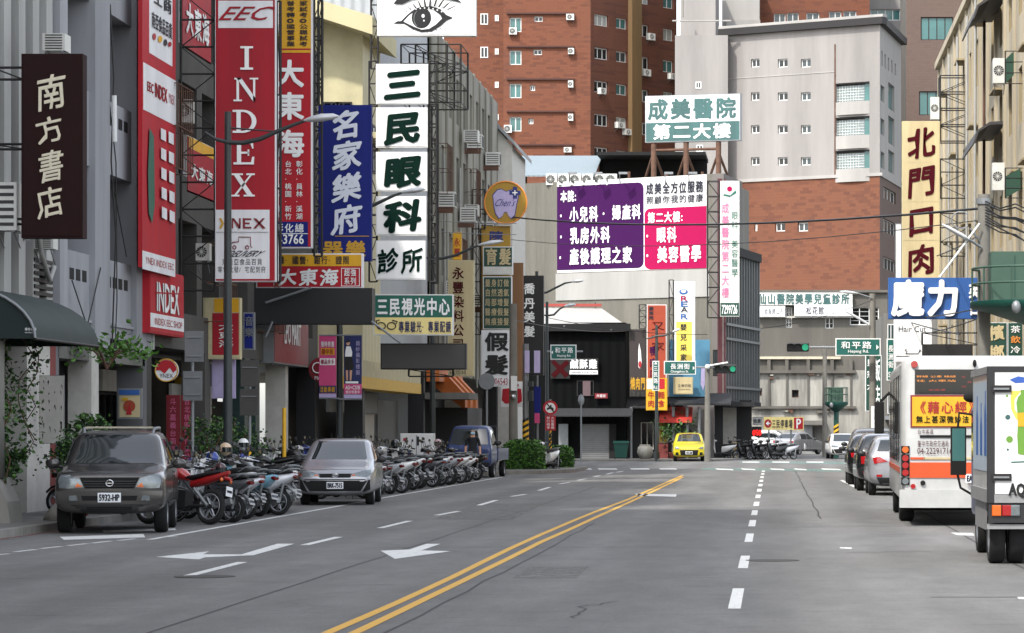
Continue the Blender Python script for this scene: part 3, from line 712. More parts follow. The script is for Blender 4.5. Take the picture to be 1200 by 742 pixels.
for o in ob:
    g = MB(); F.rect(g, o[0], o[1] - .65, o[2], o[3] - .25, -.36, -.3, MATS['glass_block']); F.rect(g, o[1] - .62, o[1], o[2], o[3] - .1, -.36, -.28, MATS['glass_teal'])
    for k in range(9): F.rect(g, o[0] + k * .27, o[0] + k * .27 + .03, o[2], o[3] - .25, -.3, -.27, MATS['alu_white'])
    for k in range(6): F.rect(g, o[0], o[1] - .65, o[2] + k * .24, o[2] + k * .24 + .03, -.27, -.24, MATS['alu_white'])
    F.rect(g, o[0], o[1], o[3] - .12, o[3], -.36, -.02, MATS['dark_void']); g.build('balcony_screen', t)
    g = MB(); n_ = 8; ring = []
    for k in range(n_ + 1):
        u = o[0] + (o[1] - o[0]) * k / n_; bow = .22 * math.sin(math.pi * k / n_) ** .6; ring.append((u, bow))
    for z0, z1 in ((o[2] - 1.05, o[2] + .08),):
        lo = [F.w(u, z0, w_ + .01) for u, w_ in ring]; hi = [F.w(u, z1, w_ + .01) for u, w_ in ring]; bk = [F.w(u, z1, -.3) for u, w_ in ring]
        for k in range(n_):
            g.quad(lo[k], lo[k + 1], hi[k + 1], hi[k], MATS['tile_pale']); g.quad(hi[k], hi[k + 1], bk[k + 1], bk[k], MATS['tile_pale']); g.quad(F.w(ring[k][0], z0, -.1), F.w(ring[k + 1][0], z0, -.1), lo[k + 1], lo[k], MATS['tile_grey'])
    g.build('balcony_parapet', t)
g = MB(); a, z = F.uz(978, 52); F.rect(g, a, a + .12, zb, z, 0, .06, MATS['rust']); F.rect(g, ua, a, zt - 3.9, zt - 3.82, 0, .04, MATS['tile_pale']); g.build('downpipe', t)
for nm, lab, Z, p0, p1, m, wl, z1 in (('brick_apartment', 'distant brick block with a row of windows above the grey roof', 305, 888, 1019, 'brick', [(907, 16, 920.5, 29), (922, 15, 936, 28), (945, 15, 960, 28), (971.5, 13.5, 986, 26.5), (988.5, 13, 1003.5, 26)], 52),
                                   ('glazed_tower', 'narrow grey tower with teal glass strips beside brown tower', 312, 1019, 1062, 'tile_grey', [(1020, 11, 1055, 24), (1051, 40, 1057, 68), (1051, 82, 1057, 107), (1051, 120, 1057, 150)], 52),
                                   ('brown_tower', 'brown tiled tower with two large windows above the beige sign', 292, 1062, 1200, 'tile_brown', [(1079, 20, 1117, 47), (1077, 107, 1117, 135), (1077, -60, 1117, -35)], 46)):
    t = bld(nm, lab, PX(p0, 0, Z).x, Z + 5); P = ZP(Z); o_ = pxops(P, wl); b = MB(); a, c = P.uz(p0, 0)[0], P.uz(p1, 0)[0]
    facade(b, P, a, c, 0, z1, o_, MATS[m], .3); b.box(a + .01, c - .01, Z + .35, Z + 14, 0, z1, MATS['concrete_d']); b.build('wall', t)
    for i, o in enumerate(o_): window(P, t, *o, off=-.25, cols=4 if (o[1] - o[0]) > 2.6 else 2, glass=MATS['glass_teal'] if nm != 'brick_apartment' else MATS['glass_grey'], t=.09, frame=MATS['alu_white'] if nm != 'brown_tower' else MATS['steel_dark'])

# ---------------------------------------------------------------- far side of the junction
M('ribs_beige', (104, 101, 92), .75, var=.35, scale=.5, streak=True, kind='ribs', axis='-', bsize=(.42, .1)); M('grey_stone', (104, 99, 96), .85, var=.15, scale=.6, streak=True)
M('glass_strip', (84, 92, 94), .1, var=.5, scale=1.1, streak=True); M('mullion', (104, 106, 106), .5, .4); M('maroon', (74, 30, 36), .6); M('awning_blue', (118, 130, 136), .5, var=.12, kind='ribs', bsize=(.3, .1))
WP = PL(-12.74, 182, 8.92, -5.5)
t = bld('corrugated_hall', 'large beige corrugated wall building carrying the purple and pink billboard', -8, 186)
b = MB(); ua, zt = WP.uz(560, 222); ub, _ = WP.uz(835, 214); uc, _ = WP.uz(848, 214)
zt = 16.4
A, Bp = WP.w(ua, 0), WP.w(ub, 0); b.prism([(A.x, A.y), (Bp.x, Bp.y), (Bp.x + 2, Bp.y + 13), (A.x + 2, A.y + 14)], 'z', 3.4, zt, MATS['ribs_beige']); b.build('wall', t)
b = MB(); Cp = WP.w(uc, 0); b.prism([(Bp.x, Bp.y - .02), (Cp.x, Cp.y), (Cp.x + 1, Cp.y + 6), (Bp.x + 1.5, Bp.y + 10)], 'z', 3.4, zt, MATS['grey_stone']); b.build('corner_wall', t)
window(WP, t, *pxops(WP, [(836, 410, 842, 440)])[0], off=0.0, frame=MATS['steel_dark'])
b = MB(); WP.prect(b, (652, 318, 832, 350), 0, .08, M('band_white', (150, 149, 145), .8, var=.2, scale=.6, streak=True)); b.build('white_band', t)
g = MB(); a, z = WP.uz(693, 345); WP.rect(g, a, a + .3, 4, 9.2, 0, .08, MATS['concrete_d']); g.build('downpipe', t)
GL = pl2(848, 176, 888, 187); b = MB(); ga, gz = GL.uz(848, 296); gb, _ = GL.uz(888, 307); g0 = GL.uz(848, 470)[1]
pa, pb_ = GL.w(ga, 0), GL.w(gb, 0)
b.prism([(pa.x, pa.y), (pb_.x, pb_.y), (pb_.x - 2.2, pb_.y + .5), (pa.x - .4, pa.y + 2)], 'z', g0, gz, MATS['glass_strip'])
b.build('glazed_bay', t)
b = MB()
for k in range(14):
    u = ga + (gb - ga) * k / 13; GL.rect(b, u - .05, u + .05, g0, gz, 0, .12, MATS['mullion'])
for py in (380, 397, 454): z = GL.uz(850, py)[1]; GL.rect(b, ga, gb, z - .07, z + .07, .12, .2, MATS['mullion'])
GL.rect(b, ga, gb, gz, gz + .5, -.2, .25, MATS['dark_void']); GL.rect(b, ga, gb, g0 - .25, g0, -.2, .2, MATS['dark_void']); b.build('mullions', t)
b = MB(); b.prism([(pa.x - .35, pa.y - .1), (pa.x + .12, pa.y - .1), (pa.x + .12, pa.y + .2), (pa.x - .35, pa.y + .2)], 'z', g0, zt - .3, MATS['maroon']); b.build('corner_fin', t)
for px, Z in ((838, 178), (872, 181)):
    p = PX(px, VY, Z); c = MB(); c.box(p.x - .45, p.x + .45, Z, Z + 1, 0, g0 + .1, MATS['shop_dark']); c.build('column', t)
b = MB(); p = PX(850, VY, 188); b.box(p.x - 1.5, p.x + .9, 188, 188.3, 0, 3.2, MATS['wall_white']); b.build('back_wall', t)
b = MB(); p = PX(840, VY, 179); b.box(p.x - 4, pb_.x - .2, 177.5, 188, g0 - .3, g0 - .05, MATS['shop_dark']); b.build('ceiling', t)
# its roof sheds
t = bld('roof_shed', 'open rooftop shed with pale blue corrugated roof above the hall', -10, 190)
b = MB(); z0 = 1.75 + (503 - 207) * 184 / 3600; z1 = 1.75 + (503 - 181) * 190 / 3600
x0, x1 = PX(585, 0, 184).x, PX(697, 0, 184).x
b.prism([(184, z0), (192, z1), (192, z1 + .1), (184, z0 + .1)], 'x', x0, x1, MATS['awning_blue']); b.build('roof', t)
x2 = PX(826, 0, 184).x
b = MB(); b.prism([(186, z1 - .4), (194, z1 - .2), (194, z1), (186, z1 - .2)], 'x', x1, x2, MATS['dark_void']); b.box(x1 - .1, x2, 190.5, 190.8, zt, z1 - .3, MATS['dark_void']); b.build('roof', t, 'flat black roof')
for px in (612, 640, 693, 735, 780, 822):
    x = PX(px, 0, 184).x; c = MB(); c.cyl((x, 186.5, zt - .2), (x, 186.5, z0 + .5), .09, MATS['rust']); c.build('post', t)
# black fried chicken shop
M('black_metal', (9, 10, 11), .85, spec=.1, var=.15, kind='ribs', bsize=(.5, .1)); M('roof_white', (150, 148, 145), .5, var=.08); M('roof_red', (150, 62, 54), .7)
t = bld('black_shop', 'black clad corner shop with white hipped roof and grey roller shutter', -11, 173)
Z = 172; P = ZP(Z); b = MB(); a, zt2 = P.uz(606, 378); c, _ = P.uz(733, 378); b.box(a, c, Z, Z + 5, 0, zt2, MATS['black_metal']); b.build('wall', t)
b = MB(); zr = P.uz(640, 360)[1]; xr = P.uz(703, 362)[0]
b.add([(a - .2, Z - .35, zt2 - .1), (c + .3, Z - .35, zt2 - .35), (xr, Z + 1.6, zr), (a - .2, Z + 1.6, zr + .1), (c + .3, Z + 5.2, zt2 - .35), (a - .2, Z + 5.2, zt2)], [(0, 1, 2, 3), (1, 4, 2), (2, 4, 5, 3), (0, 3, 5)], MATS['roof_white']); b.build('roof', t)
b = MB(); b.box(a - .2, xr, Z + 1.5, Z + 1.75, zr + .1, zr + .25, MATS['roof_red']); b.build('ridge', t)
b = MB(); b.box(a - .2, c + .3, Z - .4, Z - .3, zt2 - .5, zt2 - .08, MATS['dark_void']); b.build('gutter', t)
b = MB(); z = P.uz(640, 481)[1]; b.prism([(Z, z + .12), (Z - 1.5, z - .3), (Z - 1.5, z - .36), (Z, z + .04)], 'x', P.uz(645, 0)[0], P.uz(742, 0)[0], M('awning_grey', (34, 35, 38), .7, var=.15, kind='ribs', bsize=(.2, .1))); b.build('awning', t)
b = MB(); P.prect(b, (680, 497, 714, 540), 0, .04, MATS['shutter_grey']); z0_, z1_ = 0.02, P.uz(0, 498)[1]; k0, k1 = P.uz(681, 0)[0], P.uz(713, 0)[0]
for k in range(18): P.rect(b, k0, k1, z0_ + k * (z1_ / 18), z0_ + k * (z1_ / 18) + .04, .04, .055, MATS['galv'])
b.build('roller_shutter', t)
b = MB(); P.prect(b, (655, 497, 666, 536), 0, .3, MATS['galv']); b.build('meter_box', t); b = MB(); P.prect(b, (714, 497, 722, 540), 0, .12, MATS['dark_void']); b.build('door', t)
window(P, t, *pxops(P, [(676, 446, 696, 464)])[0], off=0.0, frame=MATS['steel_dark'], glass=MATS['glass_dark'])
b = MB(); P.prect(b, (683, 446.5, 692, 464), .06, .08, M('curtain', (92, 74, 78), .8)); b.build('curtain', t)
b = MB()
for x, y in ((660, 380), (715, 384)): p = P.w(*P.uz(x, y)); b.cyl(p, p + Vector((.1, -.4, -.15)), .07, MATS['galv'])
b.build('floodlights', t)
# low shops under the hall
t = bld('low_shops', 'row of low dark shops with grey canopy below the hall', -6, 173)
b = MB(); Z = 174; P = ZP(Z); b.box(P.uz(733, 0)[0], P.uz(800, 0)[0], Z, Z + 4, 0, 3.6, MATS['shop_dark']); b.box(P.uz(800, 0)[0], P.uz(836, 0)[0], Z + 2, Z + 4, 0, 3.6, MATS['grey_stone']); b.build('wall', t)
b = MB(); z = P.uz(0, 466)[1]; b.prism([(Z, z + .25), (Z - 2.2, z - .35), (Z - 2.2, z - .45), (Z, z + .15)], 'x', P.uz(785, 0)[0], P.uz(857, 0)[0], MATS['awning_grey']); b.build('canopy', t)
b = MB(); b.prism([(Z, z - .1), (Z - 1.6, z - .55), (Z - 1.6, z - .62), (Z, z - .2)], 'x', P.uz(733, 0)[0], P.uz(783, 0)[0], MATS['awning_grey']); b.build('canopy', t)
b = MB(); z = P.uz(0, 480)[1]; b.prism([(Z - .1, z + .15), (Z - 2.0, z - .55), (Z - 2.0, z - .75), (Z - .1, z)], 'x', P.uz(774, 0)[0], P.uz(812, 0)[0], M('awning_red', (186, 54, 44), .7, var=.1)); b.build('red_awning', t)
for q, m in (((751, 495, 766, 527), 'glass_dark'), ((772, 488, 783, 519), 'fascia_yellow')):
    window(P, t, *pxops(P, [q])[0], off=0.02, frame=MATS['wall_white'], glass=MATS[m], cols=2)
b = MB(); P.prect(b, (772, 520, 783, 540), 0, .3, MATS['red_tile']); b.build('brick_counter', t)
for px in (741, 790, 806, 820):
    x = P.uz(px, 0)[0]; c = MB(); c.cyl((x, Z - 1.6, 0), (x, Z - 1.6, 3.0), .08, MATS['galv']); c.build('post', t)
# old stained building ahead
M('stain_white', (140, 138, 131), .9, var=.6, scale=1.1, streak=True, bump=.1); M('stain_grey', (88, 85, 79), .9, var=.35, scale=.5, streak=True); M('beam_cream', (176, 168, 148), .8, var=.15)
t = bld('old_building', 'old stained white and grey building closing the street behind the car park', 3, 238)
Z = 235; P = ZP(Z); b = MB(); q = lambda *r: pxops(P, [r])[0]
ou = [q(921, 360, 928, 384), q(967, 362, 977, 385), q(996, 360, 1030, 381)]; ol = [q(928, 457, 936, 466), q(886, 455, 893, 464), q(952, 499, 965, 531)]
a, c = P.uz(880, 0)[0], P.uz(1040, 0)[0]; zt3 = P.uz(0, 343)[1]; zm = P.uz(0, 434)[1]
facade(b, P, a, c, zm, zt3, ou, MATS['stain_grey'], .3); facade(b, P, a, c, 0, zm, ol, MATS['stain_white'], .4)
b.box(a, c, Z + .45, Z + 14, 0, zt3, MATS['concrete_d']); b.build('wall', t)
for r, m in (((880, 418, 985, 421), 'beam_cream'), ((880, 434, 1003, 437.5), 'stain_grey'), ((880, 476, 1003, 479), 'stain_grey'), ((880, 371, 1000, 372.6), 'wall_white'), ((880, 340, 1040, 343), 'stain_grey')):
    b = MB(); P.prect(b, r, 0, .35, MATS[m]); b.build('ledge', t)
for x in (900, 921, 946, 974, 996): b = MB(); P.prect(b, (x, 437.5, x + 2, 476), 0, .15, MATS['stain_grey']); P.prect(b, (x - 1, 421, x + 3, 434), 0, .3, MATS['stain_grey']); b.build('pilaster', t)
for i, o in enumerate(ou): window(P, t, *o, off=-.2, cols=2 + (i == 2), bars=3, frame=MATS['alu_white'], glass=MATS['glass_dark'], t=.07)
for i, o in enumerate(ol[:2]): window(P, t, *o, off=-.3, cols=1, frame=MATS['rust'], glass=MATS['dark_void'])
b = MB(); P.rect(b, *ol[2], -.38, -.3, MATS['shutter_grey']); P.prect(b, (942, 497, 952, 531), 0, .1, MATS['galv']); b.build('roller_shutter', t)
b = MB(); P.prect(b, (940, 493, 968, 498), 0, 1.2, MATS['concrete_d']); b.build('canopy', t)
rg = random.Random(5)
for _ in range(26):
    b = MB()
    x = rg.uniform(886, 1000); y = rg.choice((435, 437, 477, 479)) + rg.uniform(0, 5); P.prect(b, (x, y, x + rg.uniform(2, 7), y + rg.uniform(1, 4)), .0, rg.uniform(.02, .3), rg.choice((MATS['stain_grey'], MATS['rust'], MATS['stain_white']))); b.build('render_patch', t)
t = bld('far_shophouses', 'narrow shaded shophouses beside the old stained building at right', 10, 215)
b = MB(); b.box(PX(1036, 0, 205).x, 30, 205, 225, 0, 9.5, MATS['concrete_d']); b.build('wall', t)
P = ZP(205)
for q in ((1040, 380, 1048, 400), (1042, 420, 1050, 440), (1040, 460, 1048, 485)): window(P, t, *pxops(P, [q])[0], off=0.0)
b = MB(); P.prect(b, (1037, 488, 1060, 492), 0, 1, MATS['galv']); b.build('canopy', t)
# ---------------------------------------------------------------- signs
LWH = MATS['letter_white']; INK = MATS['ink']
M('panel_white', (232, 232, 230), .45, var=.1, scale=1.5, streak=True); M('green_text', (3, 32, 25), .8, var=0, spec=.1); M('sign_blue', (26, 36, 108), .7, var=.25, scale=1.5, streak=True, spec=.2); M('letter_silver', (206, 210, 220), .5, var=.05); M('sign_brown', (40, 20, 20), .8, var=.12, spec=.2); M('gold', (190, 144, 34), .5, var=0); M('cream_letter', (224, 214, 190), .5, var=.08, scale=12)
M('sign_beige', (186, 170, 130), .6, var=.25, scale=1.5, streak=True); M('maroon_text', (66, 9, 20), .8, var=0, spec=.1); M('sign_teal', (50, 88, 86), .55, var=.3, scale=1.5, streak=True); M('sign_green', (18, 92, 76), .5, var=.08); M('cross_red', (58, 10, 14), .8, var=.2, spec=.1); M('street_green', (6, 84, 76), .5, var=.05)
M('purple', (54, 12, 66), .8, var=.06, spec=.15); M('pink', (152, 14, 70), .8, var=.06, spec=.15); M('pink_text', (214, 110, 150), .5, var=0); M('orange_sign', (150, 58, 30), .6, var=.1); M('blue_panel', (72, 122, 148), .5, var=.12); M('yellow_pale', (216, 192, 80), .5, var=.05)
M('led_black', (17, 17, 18), .55, var=.1); M('led_grey', (66, 64, 62), .6, var=.08); M('sign_green_d', (16, 60, 48), .5); M('brown_board', (132, 96, 66), .75, var=.2, scale=2, streak=True); M('cream_sign', (232, 212, 140), .5, var=.05)
M('text_red', (160, 22, 30), .5, var=0); M('text_blue', (30, 40, 110), .5, var=0); M('navy', (24, 34, 84), .5, var=0); M('sky_blue', (40, 86, 150), .5, var=.05); M('skin', (196, 150, 124), .6, var=.05); M('mauve', (176, 164, 200), .6)
M('pink_banner', (196, 66, 118), .6, var=.1); M('dark_red', (120, 24, 34), .5, var=.08); M('brown_dark', (48, 40, 38), .6, var=.1); M('salmon', (222, 140, 60), .5, var=0)
def truss(b, pl, r, n, m=None, off=-.15, wd=.0, diag=True, rad=.025):
    m = m or MATS['steel_dark']
    u0, z1 = pl.uz(r[0], r[1]); u1, z0 = pl.uz(r[2], r[3])
    for o in ((off,) if not wd else (off, off - wd)):
        for u in (u0, u1): b.cyl(pl.w(u, z0, o), pl.w(u, z1, o), rad * 1.4, m, n=6)
        for k in range(n + 1):
            z = z0 + (z1 - z0) * k / n; b.cyl(pl.w(u0, z, o), pl.w(u1, z, o), rad, m, n=5)
            if diag and k < n:
                zz = z0 + (z1 - z0) * (k + 1) / n
                b.cyl(pl.w(u0 if k % 2 else u1, z, o), pl.w(u1 if k % 2 else u0, zz, o), rad * .6, m, n=5)
    if wd:
        for k in range(n + 1):
            z = z0 + (z1 - z0) * k / n
            for u in (u0, u1): b.cyl(pl.w(u, z, off), pl.w(u, z, off - wd), rad * .7, m, n=5)
def sign(name, label, r, pl, thick=.3, face='sign_white', casing='galv', panels=(), texts=(), brackets=(), cat='sign', group=None, edge=.04, bmat=None, frame=None):
    if not isinstance(pl, PL): pl = ZP(pl)
    u0, u1, z0, z1 = pl.box(r)
    t = thing(name, label, cat, pl.w((u0 + u1) / 2, z0, -thick / 2), group=group, world=True)
    b = MB(); pl.rect(b, u0, u1, z0, z1, -thick, 0, MATS[casing]); b.build('casing', t)
    b = MB(); pl.rect(b, u0 + edge, u1 - edge, z0 + edge, z1 - edge, 0.001, .015, MATS[face]); b.build('panel', t)
    for i, (q, m) in enumerate(panels):
        b = MB(); pl.prect(b, q, .0155, .021 + .003 * i, MATS[m]); b.build('panel', t)
    by = {}
    for s in texts:
        s = list(s) + [0.] * (7 - len(s)); st, q, m, mode, bold, shear, ro = s
        b = by.setdefault(m, MB()); write(b, pl, st, q, MATS[m], bold, mode, .034, shear, rough=ro)
    for m, b in by.items():
        if b.v: b.build('lettering', t)
    if brackets:
        for q in brackets:
            b = MB(); truss(b, pl, q[:4], q[4], MATS[bmat] if bmat else None, off=-thick / 2 if len(q) < 6 else q[5], wd=q[6] if len(q) > 6 else 0.); b.build('bracket', t)
    return t
def addtxt(t, pl, lst, off=.034, name='lettering', ext=0.):
    if not isinstance(pl, PL): pl = ZP(pl)
    by = {}
    for s in lst:
        s = list(s) + [0.] * (7 - len(s)); st, q, m, mode, bold, shear, ro = s
        write(by.setdefault(m, MB()), pl, st, q, MATS[m], bold, mode, off, shear, ext=ext, rough=ro)
    for m, b in by.items(): b.build(name, t)
def blob(t, pl, polys, off=.036, name='emblem'):
    """flat printed shapes given as pixel polygons"""
    if not isinstance(pl, PL): pl = ZP(pl)
    for m, pts in polys:
        b = MB(); b.add([pl.w(*pl.uz(*p), off) for p in pts], [list(range(len(pts)))], MATS[m]); off += .003; b.build(name, t)
def ell(cx, cy, rx, ry, n=24, a0=0, a1=360): return [(cx + rx * math.cos(R(a0 + (a1 - a0) * k / n)), cy + ry * math.sin(R(a0 + (a1 - a0) * k / n))) for k in range(n)]

# left side, near to far
sign('bookshop_sign', 'dark brown hanging sign with cream brush script, leftmost in the street', (25, 63, 97, 279), 57, .35, 'sign_brown', 'sign_brown',
     texts=[('南', (43, 84, 78, 132), 'cream_letter', 'v', .03, .05, .5), ('方', (43, 134, 75, 170), 'cream_letter', 'v', .03, -.1, .7), ('書', (45, 173, 76, 216), 'cream_letter', 'v', .03, .05, .5), ('店', (43, 216, 75, 258), 'cream_letter', 'v', .03, -.08, .6)],
     brackets=[(-12, 78, 25, 92, 1), (-12, 168, 25, 174, 1), (-12, 256, 25, 262, 1)])
BF = PL(-14.1, 0, 0, 1)
t = sign('vertical_banner', 'tall red and white printed banner hung flat on the shophouse front', (166, -20, 205, 318), BF, .08, 'sign_red2', 'sign_red2', edge=.0,
     panels=[((174, -20, 201, 70), 'sign_white'), ((167, 84, 205, 138), 'sign_white'), ((166, 299, 204, 320), 'sign_white')],
     texts=[('工商', (178, -8, 200, 12), 'ink', 'h', .02), ('南亞食品百貨', (176, 20, 200, 40), 'ink', 'h', .02), ('EEC', (171, 97, 178, 108), 'sign_red2', 'l', .01), ('INDEX', (180, 101, 194, 117), 'sign_red2', 'l', .04), ('YNEX', (196, 111, 203, 122), 'sign_red', 'l'), ('YNEX INDEX EEC', (169, 305, 202, 313), 'text_red', 'l')])
pol = [('sign_yellow', ell(186, 46, 2.5, 4)), ('text_red', ell(179, 43, 2, 4)), ('ink', ell(192, 50, 2, 4)), ('text_red', ell(197, 52, 2, 3)), ('sign_green', [(173, 150), (178, 160), (179, 240), (176, 262), (172, 250), (171, 200)])]
for k in range(5):
    for j in range(2): pol.append(('sign_white', [(186 + j * 9, 150 + k * 23 + j * 4), (192 + j * 9, 153 + k * 23 + j * 4), (192 + j * 9, 166 + k * 23 + j * 4), (186 + j * 9, 163 + k * 23 + j * 4)]))
blob(t, BF, pol)
addtxt(t, BF, [('SOUTHEAST', (188, 154 + 23 * k, 191, 159 + 23 * k), 'text_blue', 'l') for k in range(5)])
RB = PL(-14.22, 0, 0, 1)
t = sign('box_sign', 'red box sign with white letters low on the shophouse corner', (175, 318, 215, 393), RB, .5, 'sign_red2', 'sign_red2', texts=[('INDEX', (182, 334, 208, 366), 'letter_white', 'l', .05), ('INDEX EEC SHOP', (180, 375, 212, 383), 'text_red', 'l')], panels=[((175.5, 370, 214.5, 386), 'sign_white')])
blob(t, RB, [('sign_red2', [(180, 342), (210, 344), (210, 345.5), (180, 344)])], .05)
for k, (q, sh) in enumerate((((213, -20, 247, 70), 0), ((219, 166, 251, 236), 0))):
    t = sign('wall_sign', ('red wall sign with white characters high behind the truss frames', 'red and yellow wall sign with white characters lower behind the truss frames')[k], (q[0], q[1], q[2], q[3] - 5), LF, .1, 'sign_red', 'sign_white', texts=[('大東海', (q[0] + 3, q[1] + 30, q[2] - 3, q[3] - 22), 'letter_white', 'h', .05)], panels=[((220, 167, 250, 180), 'sign_yellow')] if k else [])
t = sign('tall_red_sign', 'tall red sign with large white serif capitals and a white delivery panel', (252, -10, 323, 330), 75, .45, 'sign_red', 'sign_white', edge=.02,
     panels=[((256, 1, 320, 33), 'sign_white'), ((253, 246, 316, 327), 'sign_white')],
     texts=[('EEC', (263, 8, 317, 24), 'sign_red', 'l', .03, .25), ('DELIVERY', (268, 294, 307, 301), 'ink', 'l', .02, .25), ('東南亞食品百貨', (260, 303, 308, 311), 'ink', 'h'), ('零售批發/宅配到府', (255, 312, 312, 320), 'ink', 'h')],
     brackets=[(210, -10, 250, 340, 11), (322.5, 0, 327, 330, 3)])
P = ZP(75)
def serif(t, P, strokes, m='letter_white', off=.05, w_=2):
    b = MB()
    for s in strokes: b.add([P.w(*P.uz(*p), off) for p in s], [list(range(len(s)))], MATS[m])
    b.build('lettering', t)
def rc(x0, y0, x1, y1): return [(x0, y0), (x1, y0), (x1, y1), (x0, y1)]
st = [rc(282, 54.5, 297, 57), rc(287, 57, 292, 79.5), rc(282, 79.5, 297, 82)]                                   # I
st += [rc(275, 91.5, 283, 93.5), rc(277.5, 93.5, 280.5, 117), rc(274, 117, 284, 119), rc(293, 91.5, 303, 93.5), rc(297, 93.5, 299.5, 119), [(277.5, 91.5), (283, 91.5), (299.5, 115), (299.5, 119), (297, 119)]]   # N
st += [rc(273, 129, 285, 131.5), rc(277.5, 131.5, 282.5, 153.5), rc(273, 153.5, 285, 156)]
for k in range(12):                                                                                              # D bowl
    a, c = -90 + 15 * k, -75 + 15 * k
    f = lambda d, rx, ry: (285 + rx * math.cos(R(d)), 142.5 + ry * math.sin(R(d)))
    st.append([f(a, 16, 13.5), f(c, 16, 13.5), f(c, 10.5, 11), f(a, 10.5, 11)])
st += [rc(274, 166.5, 297, 169), rc(278, 169, 283, 190.5), rc(274, 190.5, 298, 193), rc(283, 178, 292, 180.5), rc(290.5, 175.5, 292.5, 183), [(294, 169), (297, 169), (297.5, 174.5), (296, 174.5)], [(296, 184), (298.5, 184), (298, 190.5), (294.5, 190.5)]]   # E
st += [rc(272, 203.5, 285, 205.5), rc(289, 203.5, 299, 205.5), rc(271, 228.5, 281, 230.5), rc(286, 228.5, 299, 230.5), [(274.5, 205.5), (281, 205.5), (296.5, 228.5), (290, 228.5)], [(293, 205.5), (295.5, 205.5), (278, 228.5), (275, 228.5)]]   # X
serif(t, P, st)
serif(t, P, [[(263, 256), (266, 256), (271, 262), (271, 268), (269, 268), (269, 263)], rc(268, 256, 270, 268), [(272, 256), (275, 256), (282, 266), (282, 268), (280, 268)], rc(280.5, 256, 282.5, 268), rc(272, 256, 273.8, 268), rc(285, 256, 287.5, 268), rc(287.5, 256, 295, 258), rc(287.5, 261, 293, 263), rc(287.5, 266, 295, 268), [(297, 256), (300.5, 256), (312, 268), (308, 268)], [(308, 256), (311, 256), (300, 268), (297, 268)]], 'dark_red')
serif(t, P, [[(257, 256), (260, 256), (263, 262), (260, 268), (257, 268), (260, 262)]], 'gold'); serif(t, P, [rc(254, 272, 315, 272.7)], 'galv')
b = MB(); n_ = [(270, 290), (270, 287), (274, 284), (280, 283.5), (280, 278), (294, 278), (294, 289), (296, 290)]
b.tube([P.w(*P.uz(*p), .04) for p in n_], .012, MATS['dark_red'], 5)
for x in (275, 290): b.tube([P.w(*P.uz(*p), .04) for p in ell(x, 290, 2, 2, 10)] + [P.w(*P.uz(x + 2, 290), .04)], .012, MATS['dark_red'], 5)
b.build('van_drawing', t)
Z = 84
tx = []
for c, (x0, x1) in (('國家試考◎公職試考', (351, 361)), ('高普考轉◎國營事業', (336, 346)), ('銀行招考◎證照考試', (322, 331))): tx.append((c, (x0, -6, x1, 55), 'ink', 'v', .03))
for s, y in (('大', 68), ('東', 106), ('海', 150)): tx.append((s, (322, y, 357, y + 37), 'letter_white', 'v', .05))
for c, x0 in (('彰化.員林.溪湖', 347), ('台北.桃園.新竹', 334), ('台中.南投.斗六', 322)): tx.append((c.replace('.', '·'), (x0, 188, x0 + 8, 258), 'letter_white', 'v', .02))
tx += [('彰化總', (321, 262, 357, 273), 'letter_white', 'h', .03), ('726-3766', (309, 275, 356, 286), 'letter_white', 'l', .04)]
sign('tall_red_sign', 'tall yellow and red sign with white characters and a blue phone strip', (306, -10, 366, 291), Z, .4, 'sign_red2', 'sign_white', panels=[((307, -9, 364.5, 57), 'sign_yellow'), ((307, 57, 364.5, 59), 'sign_red'), ((307, 59, 364.5, 62), 'sign_yellow'), ((308, 260, 361, 289), 'sign_blue'), ((308, 273.6, 361, 274.4), 'letter_white')], texts=tx, brackets=[(367, -5, 376, 300, 12)])
t = sign('horizontal_sign', 'wide red and yellow sign with three large white characters over the black screen', (300, 297, 425, 338), 87.5, .3, 'sign_red2', 'sign_white', panels=[((316, 298.5, 423.5, 312), 'sign_yellow')],
     texts=[('公職.國營.銀行.證照'.replace('.', '·'), (317, 300, 410, 310), 'ink', 'h', .03), ('大東海', (325, 315, 398, 335), 'letter_white', 'h', .05, .1, .3), ('超強', (403, 315, 418, 324), 'letter_white', 'h', .03), ('系列', (403, 325, 418, 334), 'letter_white', 'h', .03), ('高普', (301, 318, 319, 327), 'letter_white', 'h', .02)])
blob(t, 87.5, [('letter_white', rc(400, 314.5, 400.7, 335)), ('letter_white', rc(421, 314.5, 421.7, 335)), ('letter_white', rc(400, 314.2, 421.7, 314.9)), ('letter_white', rc(400, 335, 421.7, 335.7)), ('letter_white', rc(321, 314.5, 321.7, 335))])
t = sign('led_screen', 'unlit black display board slung below the wide red and yellow sign', (297, 337.5, 436, 380), 86, .7, 'led_black', 'led_black', cat='display')
b = MB(); P = ZP(85.8)
for a, c in (((312, 355), (365, 337.6)), ((312, 395), (320, 377)), ((436, 377), (470, 402))): b.cyl(P.w(*P.uz(*a), .1), P.w(*P.uz(*c), .1), .035, MATS['galv'], n=6)
b.build('brace', t)
t = sign('blue_vertical_sign', 'tall dark blue sign with four silver brush characters and gold ones below', (373, 123, 435, 306), 90, .3, 'sign_blue', 'sign_blue', texts=[(c, (389, y, 424, y + 38), 'letter_silver', 'v', .05, .12, .5) for c, y in (('名', 127), ('家', 163), ('樂', 201), ('府', 238))] + [('器樂', (377, 282, 430, 302), 'gold', 'h', .05)], brackets=[(366, 20, 373, 330, 14), (372, 0, 377, 123, 4)])
blob(t, 90, [('gold', rc(393, 276.5, 433, 277.3))])
